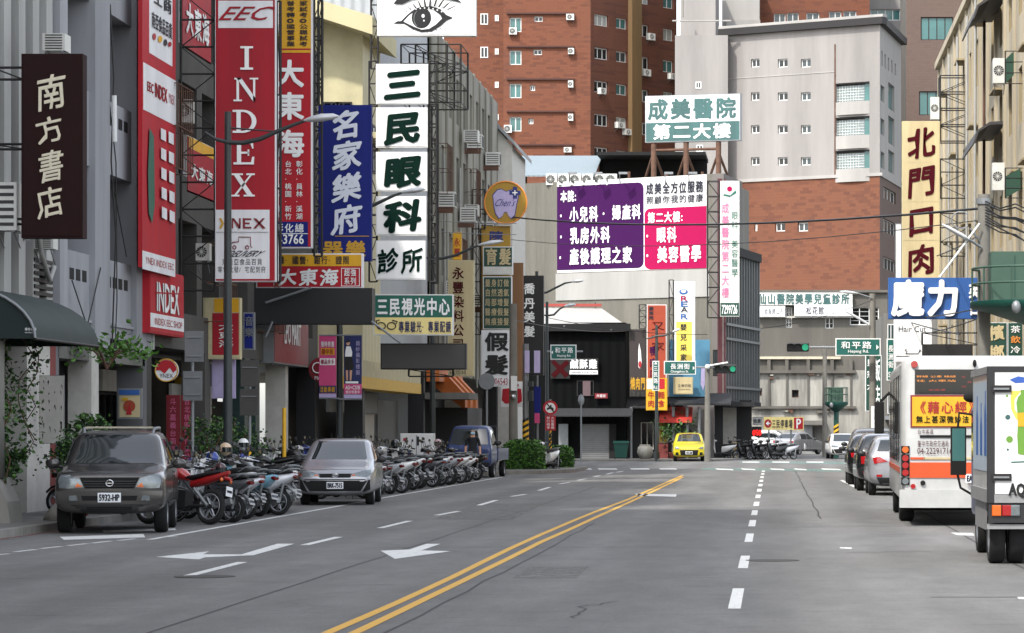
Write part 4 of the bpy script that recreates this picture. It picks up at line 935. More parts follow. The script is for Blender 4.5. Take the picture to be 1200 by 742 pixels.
for i, (s, y0, y1, w_) in enumerate((('三', 75, 122, 501.5), ('民', 126, 173, 501), ('眼', 178, 224, 500.5), ('科', 230, 276, 499.5), ('診所', 282, 328, 498.5))):
    tx = [(s, (450, y0 + 3, 494, y1 - 2), 'green_text', 'v', .08, .1, .35)] if i < 4 else [('診所', (441, 291, 497, 320), 'green_text', 'h', .045, .08, .35)]
    sign('square_sign', ('topmost', 'second from top', 'middle', 'fourth from top', 'lowest')[i] + ' of five stacked white panels with green brush characters', (440.5, y0, w_, y1), 98.5, .3, 'panel_white', 'white_paint', texts=tx, group='stacked white clinic sign panels', brackets=[(432, y0 - 4, 441, y1 + 2, 2), (502, y0 - 4, 511, y1 + 2, 2)])
t = sign('eye_billboard', 'white billboard with a drawn black eye and long lashes at top', (442, -45, 557.5, 42), 98.5, .35, 'panel_white', 'white_paint', cat='billboard', brackets=[(434, -45, 442, 80, 5)])
P = 98.5
eye = [('black', [(461, 28), (466, 25), (470, 25), (478, 17), (486, 11), (495, 8), (506, 7.5), (516, 11), (524, 18), (531, 21), (524, 24), (516, 31), (506, 37), (494, 38), (483, 34), (474, 28)]),
       ('white_paint', [(473, 25.5), (480, 18), (488, 13), (498, 10.5), (508, 12), (516, 18), (518, 22), (511, 29), (503, 34), (494, 35), (484, 31)]),
       ('black', ell(494, 21, 11.5, 12.5)), ('galv', ell(490, 22, 5, 9)), ('black', ell(494, 22, 8.5, 10.5)), ('white_paint', ell(496, 19, 1.8, 2.2)), ('white_paint', ell(497, 24.5, 1, 1)),
       ('black', [(461, 5), (470, -6), (480, -12), (500, -14), (530, -6), (542, 4), (528, 0), (500, -3), (482, 0), (472, 5)])]
for k in range(11):
    x = 478 + k * 5.2; y = 16 - 8 * math.sin((x - 474) / 60 * 3.1); a = R(200 + k * 15); l = 7 + k * .9
    dx, dy = math.cos(a) * l, math.sin(a) * l; eye.append(('black', [(x - 1.1, y), (x + 1.1, y), (x + dx * .7 + .8, y + dy * .75), (x + dx, y + dy), (x + dx * .5 - .9, y + dy * .6)]))
for k in range(8): x = 486 + k * 5; eye.append(('black', [(x - .8, 36 - abs(k - 3) * .8), (x + .8, 36 - abs(k - 3) * .8), (x + (k - 3) * .8, 40 - abs(k - 3))]))
for k in range(9): eye.append(('white_paint', ell(483 + k * 5, 12.5 - 4.5 * math.sin(k / 8 * 3.1) + k * .55, .9, .9, 8)))
blob(t, P, eye, .034, 'drawing')
t = thing('scaffold_frame', 'grey open steel lattice frame beside the top white clinic panel', 'scaffold', PX(505, 122, 108), world=True)
b = MB(); P = ZP(108); truss(b, P, (470, 52, 540, 120), 3, MATS['steel_dark'], 0, 2.5); truss(b, P, (487, 52, 524, 120), 3, MATS['steel_dark'], 0, 2.5); truss(b, P, (506, 122, 513, 332), 9, MATS['steel_dark'], 0); b.build('lattice', t)
t = sign('optician_sign', 'green and cream sign with white characters and a pair of spectacles', (437.5, 345, 531, 393), 97, .3, 'cream_sign', 'white_paint', panels=[((438.6, 346.2, 530, 372), 'sign_green')],
     texts=[('三民視光中心', (441, 349, 528, 370), 'letter_white', 'h', .05), ('專業驗光·專業配鏡', (467, 376, 529, 390), 'navy', 'h', .035)])
b = MB(); P = ZP(97)
for cx in (447, 459): b.tube([P.w(*P.uz(*p), .04) for p in ell(cx, 382, 5, 4, 14)] + [P.w(*P.uz(cx + 5, 382), .04)], .018, MATS['ink'], 5)
b.tube([P.w(*P.uz(*p), .04) for p in ((442, 380), (441, 376), (445, 375))], .018, MATS['ink'], 5); b.tube([P.w(*P.uz(*p), .04) for p in ((464, 380), (466, 377), (460, 375.5))], .018, MATS['ink'], 5); b.build('spectacles_drawing', t)
sign('led_screen', 'blank dark grey display board below the green and cream sign', (446, 402.5, 546, 433), 98, .45, 'led_grey', 'led_black', cat='display', brackets=[(478, 433, 530, 441, 1)])
sign('beige_vertical_sign', 'tall beige sign with small dark red characters behind the green sign', (525, 305, 555, 441), 119, .5, 'sign_beige', 'fascia_cream', texts=[('永豐染料公司', (530, 312, 544, 412), 'maroon_text', 'v', .03), ('6-2233016-8', (527, 432, 546, 439), 'ink', 'l')])
sign('yellow_banner', 'small yellow vertical sign with red characters above the beige sign', (530.5, 272, 541, 305), 119.5, .15, 'sign_yellow', 'gold', texts=[('永豐', (532, 278, 539.5, 302), 'text_red', 'v', .02)])
# round dental sign
Z = 135; P = ZP(Z); c0 = PX(592.5, 237.5, Z); t = thing('round_sign', 'round mustard sign with a pale tooth and blue cross', 'sign', PX(592.5, 262, Z), world=True)
b = MB(); b.cyl(c0 + Vector((0, .3, 0)), c0, .93, M('mustard', (160, 124, 30), .5, var=.08), n=40, smooth=False); b.build('disc', t)
b = MB(); b.tube([c0 + Vector((math.cos(k / 32 * 6.2832) * .93, -.01, math.sin(k / 32 * 6.2832) * .93)) for k in range(33)], .035, MATS['salmon'], 6); b.build('rim', t)
tooth = [(583, 223), (588, 222), (593, 225), (599, 223), (605, 225), (607, 231), (605, 240), (603, 252), (599, 256), (596, 253), (594, 248.5), (591, 248.5), (589, 253), (585, 256), (581, 250), (579, 240), (578, 229)]
blob(t, Z, [('text_blue', [((x - 592.5) * 1.07 + 592.5, (y - 239) * 1.06 + 239) for x, y in tooth]), ('mauve', tooth), ('text_blue', rc(601, 219, 606, 233)), ('text_blue', rc(597, 223.5, 610, 228.5)), ('letter_white', rc(602.8, 223, 604.2, 229)), ('letter_white', rc(600.5, 225.3, 606.5, 226.7))], .02)
addtxt(t, Z, [("Chen's", (581, 233, 604, 242), 'text_blue', 'l', .0, .2)])
b = MB(); truss(b, P, (553, 222, 568, 268), 2); truss(b, P, (553, 268, 563, 392), 6); b.build('bracket', t)
sign('yellow_vertical_sign', 'mustard sign with a blue character hung below the round tooth sign', (564, 265, 598, 445), 135.3, .25, 'mustard', 'mustard', texts=[('陳', (573, 270, 590, 283), 'text_blue', 'v', .05)])
sign('wig_sign', 'black and white sign with two pale characters above the green list', (566, 289, 601, 322), 134.6, .2, 'sign_green_d', 'sign_white', texts=[('育髮', (568, 290.5, 600, 311), 'sign_beige', 'h', .04)], panels=[((567, 312.5, 600, 321), 'ac_white')])
t = sign('wig_sign', 'narrow dark green sign listing five lines of pale characters', (566, 324, 600, 386), 134.6, .2, 'sign_green_d', 'sign_white', texts=[(s, (568, 327 + 11.3 * i, 597, 336.5 + 11.3 * i), 'sign_beige', 'h', .025) for i, s in enumerate(('量身訂做', '自然透氣', '局部增髮', '醫療假髮', '無痕接髮'))])
sign('wig_sign', 'white sign with two big black brush characters and red digits', (564, 387, 600, 453), 134.6, .2, 'sign_white', 'sign_white', texts=[('假', (568, 388, 596, 413), 'black', 'v', .06), ('髮', (568, 414, 596, 441), 'black', 'v', .06), ('06543', (580, 443, 595, 451), 'text_red', 'l')])
sign('wooden_board', 'plain brown vertical board beside the white wig sign', (600, 308, 613, 447), 138, .25, 'brown_board', 'brown_board', edge=.01)
sign('hair_sign', 'black vertical sign with white characters right of the brown board', (613, 323, 637, 440), 143, .4, 'led_black', 'led_black', texts=[(c, (613.8, y, 627, y + 15), 'letter_white', 'v', .04) for c, y in (('喬', 331), ('丹', 348), ('美', 364), ('髮', 381))], brackets=[(606, 330, 613, 440, 4)])
sign('white_billboard', 'white sign back and panel behind the round tooth sign', (560, 190, 577, 330), 150, .3, 'wall_white', 'galv')
t = sign('red_logo_sign', 'white box sign with a large red rounded emblem by the utility pole', (587, 453, 614, 477), 131, .35, 'white_paint', 'white_paint'); blob(t, 131, [('sign_red2', [(589, 456), (600, 454.6), (611, 456), (612, 470), (608, 473), (592, 473), (588, 469)])])
# shop fronts at the foot of the left row
sign('awning_sign', 'maroon shop box sign with white capitals above the arcade', (321, 376, 361, 428), PL(-14.2, 0, 0, 1), .5, 'dark_red', 'galv', texts=[('EPO MART', (332, 378, 351, 404), 'letter_white', 'l', .04)])
t = sign('flat_sign', 'faded box sign with yellow top and red panel behind the lamp post', (238, 349, 281, 421), 79, .35, 'fascia_cream', 'fascia_cream', panels=[((251, 350, 280, 366), 'sign_yellow'), ((249, 367, 280, 416), 'sign_red')], texts=[('大東海', (256, 378, 274, 408), 'letter_white', 'v', .03)])
sign('blue_small_sign', 'small grey blue sign with white characters under the black screen', (285, 366, 298, 410), 83, .2, 'sky_blue' if 0 else 'sign_blue', 'galv', texts=[('音樂', (287, 370, 297, 396), 'galv', 'v', .03)])
P = ZP(73); c0 = PX(195, 434, 70); t = thing('round_sign', 'small round red and white shop sign beside the parked dark suv', 'sign', PX(195, 448, 70), world=True)
b = MB(); b.cyl(c0 + Vector((0, .16, 0)), c0, .255, MATS['sign_white'], n=32, smooth=False); b.build('disc', t)
b = MB(); b.tube([c0 + Vector((math.cos(k / 28 * 6.2832) * .255, -.005, math.sin(k / 28 * 6.2832) * .255)) for k in range(29)], .014, MATS['gold'], 6); b.build('rim', t)
blob(t, 70, [('sign_red2', ell(195, 434, 12, 12, 13, 180, 372) + [(203, 437), (199, 431), (193, 438), (188, 434)])], .012); addtxt(t, 70, [('YNEX', (187, 438, 203, 443), 'ink', 'l')], .02)
for k, (x0, x1, s) in enumerate(((195, 211, '斗六嘉義台南高雄'), (212, 227, '台北桃園新竹南投'))):
    sign('red_door_banner', ('left one of two tall red shop banners with white place names', 'right one of two tall red shop banners with white place names')[k], (x0, 463, x1, 545), 76, .06, 'dark_red', 'dark_red', edge=0., texts=[(s, (x0 + 4, 466, x1 - 4, 540), 'pink_text', 'v')], cat='banner')
t = sign('poster_board', 'framed poster of food behind the dark suv', (138, 455, 166, 491), 70, .1, 'sign_beige', 'galv', cat='poster'); blob(t, 70, [('sky_blue', rc(140, 457, 164, 463)), ('orange_sign', ell(152, 476, 7, 7)), ('text_red', [(148, 486), (155, 486), (152, 472)]), ('gold', ell(147, 468, 4, 2))])
c0 = PX(376, 433, 96); t = thing('round_sign', 'round dark red sign half hidden behind the pink banner', 'sign', PX(376, 448, 96), world=True)
b = MB(); b.cyl(c0 + Vector((0, .2, 0)), c0, .38, MATS['dark_red'], n=32, smooth=False); b.build('disc', t)
b = MB(); b.tube([c0 + Vector((math.cos(R(a)) * .16 - .1, -.02, math.sin(R(a)) * .16 + .05)) for a in range(60, 400, 20)], .02, MATS['letter_white'], 5); b.build('emblem', t); addtxt(t, 96, [('MA', (369, 441, 376, 445), 'letter_white', 'l')], .02)
for k, q in enumerate(((195, 389, 197, 391),)): pass
t = sign('blank_sign', 'blank pale panel hanging below the faded yellow and red sign', (248, 414, 276, 467), 79.5, .06, 'mauve', 'mauve')
# green brush notice panel on the far-left pillar
t = sign('notice_panel', 'white painted notice panel with black brush marks beside the plants', (46, 440, 75, 520), 60, .05, 'wall_white', 'galv', edge=.01, cat='notice')
b = MB(); P = ZP(60); rg = random.Random(2)
for k in range(26):
    x = rg.choice((50, 57, 64, 71)) + rg.uniform(-1, 1); y = rg.uniform(444, 512); l = rg.uniform(3, 9); b.add([P.w(*P.uz(*p), .02) for p in ((x, y), (x + 1.4, y + 1), (x + rg.uniform(-1, 2), y + l))], [(0, 1, 2)], MATS['black'])
b.build('brush_marks', t)
# far side of the junction
t = sign('billboard', 'huge purple and pink billboard with white characters on the beige wall', (653, 209, 828, 317), WP, .3, 'white_paint', 'white_paint', edge=0, cat='billboard')
def rrect(x0, y0, x1, y1, tl, tr, br, bl, r=7):
    p = []
    for cx, cy, on, a in ((x0, y0, tl, 180), (x1, y0, tr, 270), (x1, y1, br, 0), (x0, y1, bl, 90)):
        if not on: p.append((cx, cy)); continue
        ox = cx + (r if cx == x0 else -r); oy = cy + (r if cy == y0 else -r)
        p += [(ox + r * math.cos(R(a + k * 18)), oy + r * math.sin(R(a + k * 18))) for k in range(6)]
    return p
def tilt(pts): return [(x, y - (x - 653) * (.055 - (y - 219) / 98 * .027)) for x, y in pts]
blob(t, WP, [('purple', tilt(rrect(653, 219, 754.5, 317, 0, 1, 1, 0))), ('pink', tilt(rrect(755.5, 249.5, 828, 319, 1, 0, 0, 1)))], .02, 'panel')
WPT = WP
def wtxt(s, r, bold=.045, m='letter_white', mode='h'):
    b = MB(); u0, z1 = WP.uz(r[0], r[1]); u1, z0 = WP.uz(r[2], r[3]); write(b, WP, s, r, MATS[m], bold, mode, .05); return b
b = MB()
for s, r in (('本院:', (657, 223, 682, 237)), ('·小兒科', (656, 242, 702, 261)), ('·婦產科', (706, 240, 752, 258)), ('·乳房外科', (656, 266, 716, 286)), ('·產後護理之家', (655, 290, 742, 310)), ('第二大樓:', (759, 248, 808, 261)), ('·眼科', (757, 266, 794, 285)), ('·美容醫學', (757, 288, 823, 308))):
    b.merge(wtxt(s, r))
b.build('lettering', t)
b = MB(); b.merge(wtxt('成美全方位服務', (757, 213, 825, 227), .045, 'ink')); b.merge(wtxt('照顧你我的健康', (757, 228.5, 825, 238.5), .02, 'ink')); b.build('lettering', t)
b = MB()
for px in (668, 698, 727, 780, 808): p = WP.w(*WP.uz(px, 214), .05); b.tube([p, p + Vector((0, -.3, .45)), p + Vector((.2, -1.1, .45))], .035, MATS['galv'], 6); b.box(p.x, p.x + .5, p.y - 1.4, p.y - 1.1, p.z + .38, p.z + .5, MATS['galv'])
b.build('floodlights', t)
W2 = PL(-7.5, 179.5, 8.92, -2.2)
t = sign('rooftop_sign', 'teal and white rooftop sign with large characters standing on rusty legs', (756, 111, 867.5, 166), W2, .4, 'sign_white', 'galv', panels=[((757, 143, 866.5, 165), 'sign_teal')], texts=[('成美醫院', (758, 115, 864, 140), 'sign_teal', 'h', .06), ('第二大樓', (764, 145, 858, 163), 'letter_white', 'h', .05)])
b = MB()
for px in (765, 803, 841):
    a = W2.w(*W2.uz(px, 166), -.2); b.cyl(a, (a.x, a.y, 16.2), .16, MATS['rust'])
    for dx in (-1.1, 1.1): b.cyl((a.x, a.y, a.z - .6), (a.x + dx * .6, a.y + 1.5, 16.2), .08, MATS['rust'])
    b.cyl((a.x, a.y, a.z), (a.x, a.y, a.z + 2.6), .08, MATS['galv'])
a, c = W2.w(*W2.uz(765, 176), -.2), W2.w(*W2.uz(841, 174), -.2); b.cyl(a, c, .08, MATS['rust']); b.build('legs', t)
PV = ZP(174)
t = sign('hospital_vertical_sign', 'tall pale vertical sign with pink and green characters and phone number', (844, 212, 866.5, 371), PV, .35, 'ac_white', 'ac_white', panels=[((844.5, 355, 866, 370), 'sign_green_d')], texts=[('成美醫院第二大樓', (845.5, 237, 854.5, 350), 'pink_text', 'v', .02), ('·眼科·美容醫學', (857, 236, 865, 325), 'sign_green', 'v', .0), ('7299726', (846, 357.5, 864, 368), 'letter_white', 'l', .03)], brackets=[(829, 212, 843, 372, 9, -.1, .7)])
blob(t, PV, [('pink', ell(855, 221.5, 3, 3)), ('sign_green', [(847, 229), (855, 231), (863, 226), (862, 223), (856, 229), (849, 227.5)])])
sign('orange_vertical_sign', 'faded orange vertical sign with purple characters above the red awning', (758, 357, 781, 459), 171.5, .3, 'orange_sign', 'white_paint', texts=[('廣東苑', (760, 359, 766, 375), 'ink', 'v', .03), ('又一家', (763, 376, 779, 412), 'maroon_text', 'v', .0), ('鴨肉店', (761, 405, 770, 445), 'purple', 'v', .02)], brackets=[(749, 357, 757, 385, 4)])
sign('striped_sign', 'yellow and red striped sign under the orange vertical sign', (757, 443, 782, 481), 171.2, .2, 'sign_yellow', 'gold', panels=[((758, 444, 764, 456), 'sign_white'), ((771, 444, 779, 456), 'sign_red2')], texts=[('牛肉', (759, 458, 767, 478), 'text_red', 'v', .02), ('麵食', (771, 458, 779, 478), 'text_red', 'v', .02)])
t = sign('brown_vertical_sign', 'dark brown sign with a flame and gold characters beside black shop', (738, 386, 757, 459), 172, .3, 'brown_dark', 'brown_dark', texts=[('燒肉門', (738.5, 442, 756.5, 457), 'gold', 'h', .05)]); blob(t, 172, [('letter_white', [(749, 402), (751, 412), (752, 426), (750, 432), (748, 430), (748, 412)]), ('text_red', ell(750, 427, 1.8, 4))])
t = sign('kids_sign', 'white and yellow vertical banner sign with colourful capitals', (790.5, 330, 814.5, 431), 170, .25, 'white_paint', 'white_paint', panels=[((792.5, 377, 811, 428), 'yellow_pale')], texts=[('嬰', (797, 379, 805, 388), 'ink', 'v', .03), ('兒', (797, 391, 805, 400), 'ink', 'v', .03), ('采', (797, 403, 805, 412), 'ink', 'v', .03), ('家', (797, 414, 805, 424), 'ink', 'v', .03)], brackets=[(784, 328, 789, 430, 5)])
for c, m, y in (('R', 'pink', 347), ('E', 'sky_blue', 353.5), ('A', 'ink', 360), ('R', 'sky_blue', 368)): addtxt(t, 170, [(c, (798, y, 806, y + 6), m, 'l', .04)])
blob(t, 170, [('sky_blue', ell(801, 342, 5, 3)), ('white_paint', ell(801, 341.5, 3, 1.8))], .04)
t = sign('blue_billboard', 'pale blue billboard panel behind the white and yellow banner sign', (784, 398, 832, 465), 173, .25, 'blue_panel', 'galv', edge=.01, cat='billboard'); blob(t, 173, [('mauve', [(822, 430), (826, 430), (826, 450), (824, 458), (821, 450)])])
sign('cream_box_sign', 'small cream box sign with tiny dark lettering on blue billboard', (789, 442, 812, 462), 172.3, .25, 'sign_beige', 'fascia_cream', texts=[('玉佛印刷', (794, 450, 810, 454), 'ink', 'h'), ('Crystal Print', (795, 455.5, 809, 457.5), 'ink', 'l')])
t = sign('shop_sign', 'white lettered sign with a white strip on black shop front', (667, 420, 701, 439.5), 171.7, .12, 'led_black', 'led_black', texts=[('鹹酥雞', (667.5, 421, 700.5, 432.5), 'letter_white', 'h', .05)], panels=[((667.5, 434, 700.5, 438.8), 'sign_white')])
addtxt(t, 171.7, [('CHICKEN & POP CORN', (669, 435.3, 699, 437.5), 'ink', 'l')], .04)
t = sign('red_cross_strip_sign', 'dull red crossed strips fixed to the black shop wall', (645, 421, 668, 444), 171.8, .05, 'black', 'black', edge=.02); blob(t, 171.8, [('cross_red', [(645.5, 424), (650, 422), (667, 439), (662, 443)]), ('cross_red', [(663, 422), (668, 425), (650, 443), (645.5, 439)])])
t = sign('red_small_sign', 'tiny red lobed sign above the black shop awning', (697, 461, 712, 467), 171.7, .1, 'dark_red', 'dark_red', texts=[('炸鷄排', (699, 462, 710, 466), 'letter_white', 'h')])
t = sign('parking_sign', 'yellow car park sign with red arrow disc and P panel', (895, 488.5, 942, 504), 205, .2, 'cream_sign', 'galv', edge=.01, texts=[('三民停車場', (904.5, 491.5, 929, 502), 'ink', 'h', .035), ('P', (933.5, 491, 938.5, 502), 'letter_white', 'l', .05)], panels=[((930.5, 489.5, 941, 503), 'sign_red2')])
P = ZP(205); blob(t, 205, [('sign_red2', ell(900, 496.3, 4.2, 5)), ('letter_white', [(897.3, 496.3), (900.5, 493.5), (900.5, 495.5), (902.8, 495.5), (902.8, 497), (900.5, 497), (900.5, 499)])])
t2 = t; b = MB()
for px in (901, 927): p = PX(px, 504, 205.2); b.cyl(p, (p.x, p.y, 0), .06, MATS['galv'])
b.build('post', t2)
sign('led_counter', 'lit red digits on a small dark display under the overhang', (881, 500, 892.5, 512), 188, .15, 'led_black', 'led_black', cat='display', edge=.0); addtxt(bpy.context.scene.objects['led_counter'], 188, [('050', (882, 504, 892, 510.5), 'led_red' if 'led_red' in MATS else M('led_red', (230, 30, 26), .5, var=0, emit=.8).name, 'l', .06)])
sign('small_grey_sign', 'small grey lettered panel above the lit red digits', (882, 489, 893, 498), 188.3, .1, 'ac_white', 'galv', texts=[('收費', (883, 491, 892, 496), 'ink', 'h', .03)])
t = sign('faded_sign', 'peeling white fascia with faded teal characters on old stained building', (888, 343, 999, 357.5), 234.5, .3, 'ac_white', 'galv', edge=0., texts=[('仙山醫院美學兒童診所', (888, 344, 996, 357), 'sign_teal', 'h', .05)])
sign('faded_sign', 'short white strip sign with black characters under the teal letters', (889, 358.5, 920, 371), 234.4, .2, 'sign_white', 'galv', edge=0., texts=[('小姐服飾公司', (891, 361, 918, 369), 'ink', 'h')])
sign('faded_sign', 'long white strip sign with three black characters under teal letters', (931, 357.5, 999, 370.5), 234.4, .2, 'sign_white', 'galv', edge=0., texts=[('松花館', (944, 359, 966, 369), 'ink', 'h', .02)])
# right side
t = sign('beige_vertical_sign', 'tall cream sign with four large dark red brush characters', (1057, 142, 1101.5, 330), 118, .3, 'sign_beige', 'fascia_cream', edge=.02, texts=[(c, (1063, y + 2, 1096, y + 43), 'maroon_text', 'v', .045, .06, .5) for c, y in (('北', 145), ('門', 190), ('口', 236), ('肉', 282))],
     brackets=[(1102, 88, 1149, 165, 4, -.15, .8), (1102, 186, 1135, 232, 3), (1102, 250, 1135, 300, 3), (1132, 88, 1149, 300, 7)])
blob(t, 118, [('fascia_cream', rc(1057.5, y, 1101, y + .5)) for y in (190, 236, 281)], .02)
t = sign('blue_sign', 'ribbed blue sign with raised white characters above the bus', (1041, 325.5, 1150, 374), 106, .35, 'sky_blue', 'sky_blue', edge=.02); P = ZP(106); b = MB()
u0, z1 = P.uz(1041.5, 326); u1, z0 = P.uz(1149.5, 373.5); k = u0
while k < u1: P.rect(b, k, k + .025, z0, z1, .015, .03, MATS['sky_blue']); k += .06
b.build('rib_panel', t)
b = MB(); write(b, P, '魔力', (1043, 328, 1126, 371), MATS['letter_white'], .07, 'h', .05, ext=.05, em=.92); write(b, P, '英日', (1135, 331, 1149, 371), MATS['letter_white'], .06, 'v', .05, ext=.03); b.build('raised_lettering', t)
t = sign('white_salon_sign', 'plain pale lilac sign board with small lettering below blue sign', (1047.5, 374.5, 1092, 424), 105, .3, 'panel_white', 'sign_white', edge=.01, texts=[('Hair Cut', (1053, 382, 1085, 389), 'ink', 'l')])
b = MB(); P = ZP(105); b.tube([P.w(*P.uz(*p), .03) for p in ((1062, 412), (1060, 410), (1062, 409), (1063, 412), (1061, 414.5), (1076, 414.5), (1077, 412), (1078, 409), (1079, 411), (1077, 412.5))], .012, INK, 5); P.prect(b, (1050, 417, 1077, 418), .016, .025, INK); b.build('scroll_motif', t)
sign('led_screen', 'dark horizontal display frame behind the bus roof', (1081, 403.5, 1140, 420), 104, .4, 'led_black', 'steel_dark', cat='display', brackets=[(1081, 390, 1150, 404, 1)])
t = sign('betel_nut_sign', 'green vertical sign with two cream brush characters over the truck', (1157, 378, 1180, 420), 92, .2, 'sign_green_d', 'sign_white', edge=.015, texts=[('檳', (1158.5, 380, 1177, 400), 'sign_beige', 'v', .05, .0, .3), ('榔', (1158.5, 403, 1177, 424), 'sign_beige', 'v', .05, 0., .3)])
sign('drinks_sign', 'green sign with white and orange characters at the right edge', (1181, 378, 1212, 420), 92, .2, 'sign_green_d', 'sign_white', edge=.015, texts=[('茶', (1184, 381, 1196, 391), 'letter_white', 'v', .02), ('飲', (1184, 393, 1196, 403), 'salmon', 'v', .02), ('冷', (1184, 405, 1196, 415), 'letter_white', 'v', .02), ('紅', (1199, 392, 1210, 402), 'salmon', 'v', .02)])
t = sign('green_far_sign', 'green vertical sign with white characters behind the concrete lamp pole', (1014, 416, 1033, 482), 160, .25, 'sign_green_d', 'white_paint', texts=[('皇', (1016, 420, 1023, 430), 'letter_white', 'v', .03), ('冠', (1016, 434, 1023, 444), 'letter_white', 'v', .03), ('大', (1016, 448, 1023, 458), 'letter_white', 'v', .03), ('飯店', (1024.5, 418, 1031.5, 480), 'letter_white', 'v', .03)])
sign('white_far_sign', 'blank white board with faint marks left of the bus mirror', (1021, 476, 1033, 512), 140, .12, 'sign_white', 'sign_white', texts=[('租屋', (1024, 479, 1028, 492), 'ink', 'v')])
sign('white_far_sign', 'narrow pale vertical sign behind the cream sign with red characters', (1049, 262, 1057, 335), 122, .2, 'sign_white', 'galv')
# ---------------------------------------------------------------- vehicles
M('suv_paint', (62, 60, 59), .3, .35, var=.06, coat=.6); M('silver_paint', (156, 157, 161), .3, .5, var=.04, coat=.6); M('yellow_paint', (190, 174, 12), .3, var=.04, coat=.6); M('white_car', (206, 208, 208), .3, var=.04, coat=.5)
M('black_car', (20, 21, 23), .2, .3, var=.05, coat=.8); M('blue_truck', (26, 48, 98), .4, var=.12, coat=.3); M('car_glass', (30, 36, 39), .03, var=.0, coat=.3, spec=.8); M('dark_trim', (30, 30, 32), .5, var=.1); M('bus_white', (172, 172, 170), .35, var=.12, coat=.3); M('bus_orange', (190, 72, 24), .4, var=.05)
M('under', (12, 12, 12), .9); M('interior', (60, 50, 44), .9)
def wheel_mesh(r, w_, spokes=5):
    ty = MB(); ty.lathe([(r * .66, -w_ / 2), (r * .93, -w_ / 2), (r, -w_ * .36), (r, w_ * .36), (r * .93, w_ / 2), (r * .66, w_ / 2), (r * .66, -w_ / 2)], (0, 0, 0), (1, 0, 0), MATS['rubber'], 28)
    rm = MB(); rm.lathe([(r * .6, -w_ * .4), (r * .67, -w_ * .46), (r * .67, w_ * .46), (r * .6, w_ * .46), (r * .58, w_ * .25), (r * .58, -w_ * .3), (r * .6, -w_ * .4)], (0, 0, 0), (1, 0, 0), MATS['alloy'], 28)
    rm.cyl((w_ * .12, 0, 0), (w_ * .3, 0, 0), r * .16, MATS['alloy'], n=12); rm.cyl((-w_ * .1, 0, 0), (w_ * .08, 0, 0), r * .56, MATS['under'], n=20)
    for k in range(spokes):
        a = 2 * math.pi * k / spokes; d = Vector((0, math.cos(a), math.sin(a))); s = Vector((0, -d.z, d.y)) * r * .09
        p0, p1 = d * r * .1, d * r * .62; x = Vector((w_ * .28, 0, 0)); x2 = Vector((w_ * .36, 0, 0)); bk = Vector((w_ * .12, 0, 0))
        rm.add([p0 - s + x, p0 + s + x, p1 + s * .8 + x2, p1 - s * .8 + x2, p0 - s + bk, p0 + s + bk, p1 + s * .8 + bk, p1 - s * .8 + bk], [(0, 1, 2, 3), (4, 7, 6, 5), (0, 4, 5, 1), (1, 5, 6, 2), (2, 6, 7, 3), (3, 7, 4, 0)], MATS['alloy'])
    return ty, rm
def add_wheels(t, xs, ys, r, w_, spokes=5, steer=0.):
    for y in ys:
        for sx in (-1, 1):
            ty, rm = wheel_mesh(r, w_, spokes)
            o = ty.build('wheel', t); o.location = (sx * xs, y, r); o.rotation_euler = (0, 0, 0 if sx > 0 else math.pi)
            if y == ys[0] and steer: o.rotation_euler[2] += steer
            rm.build('rim', o)
def loft_body(st, prof):
    """st: (y, zbottom, zbelt, ztop, w_bottom, w_belt, w_top)"""
    rings = []
    for y, zb, zl, zt, wb, wl, wt in st:
        h = zl - zb
        half = [(0, zb), (wb * .8, zb), (wb, zb + h * .16), (wb + (max(wb, wl) - wb) * .8 + .012, zb + h * .5), (wl + .008, zl - h * .13), (wl, zl - .01), (wt + (wl - wt) * .82, zl + (zt - zl) * .18), (wt + .02, zt - (zt - zl) * .16), (wt * .88, zt - .012), (wt * .45, zt), (0, zt)]
        rings.append([Vector((x, y, z)) for x, z in half] + [Vector((-x, y, z)) for x, z in half[-2:0:-1]])
    return rings
def make_body(t, st, paint, wheels, wr, wx, name='body'):
    b = MB(); b.loft(loft_body(st, None), paint, True, True)
    o = b.build(name, t, fix=True)
    md = o.modifiers.new('s', 'SUBSURF'); md.levels = 2; md.render_levels = 2
    cut = MB()
    for y in wheels:
        for s in (-1, 1): cut.cyl((s * (wx - .16), y, wr), (s * (wx + .5), y, wr), wr * 1.16, MATS['under'], n=32)
    c = cut.build('cut', fix=True)
    bo = o.modifiers.new('b', 'BOOLEAN'); bo.operation = 'DIFFERENCE'; bo.object = c; bo.solver = 'EXACT'
    try: bo.material_mode = 'TRANSFER'
    except Exception: pass
    dg = bpy.context.evaluated_depsgraph_get(); me = bpy.data.meshes.new_from_object(o.evaluated_get(dg))
    o.modifiers.clear(); old = o.data; o.data = me; bpy.data.meshes.remove(old); me.name = name; bpy.data.objects.remove(c)
    for p in me.polygons: p.use_smooth = True
    bm = bmesh.new(); bm.from_mesh(me)
    for e in bm.edges:
        if len(e.link_faces) == 2 and e.calc_face_angle(0) > R(38): e.smooth = False
    bvh = BVHTree.FromBMesh(bm); bm.to_mesh(me); bm.free()
    return o, bvh
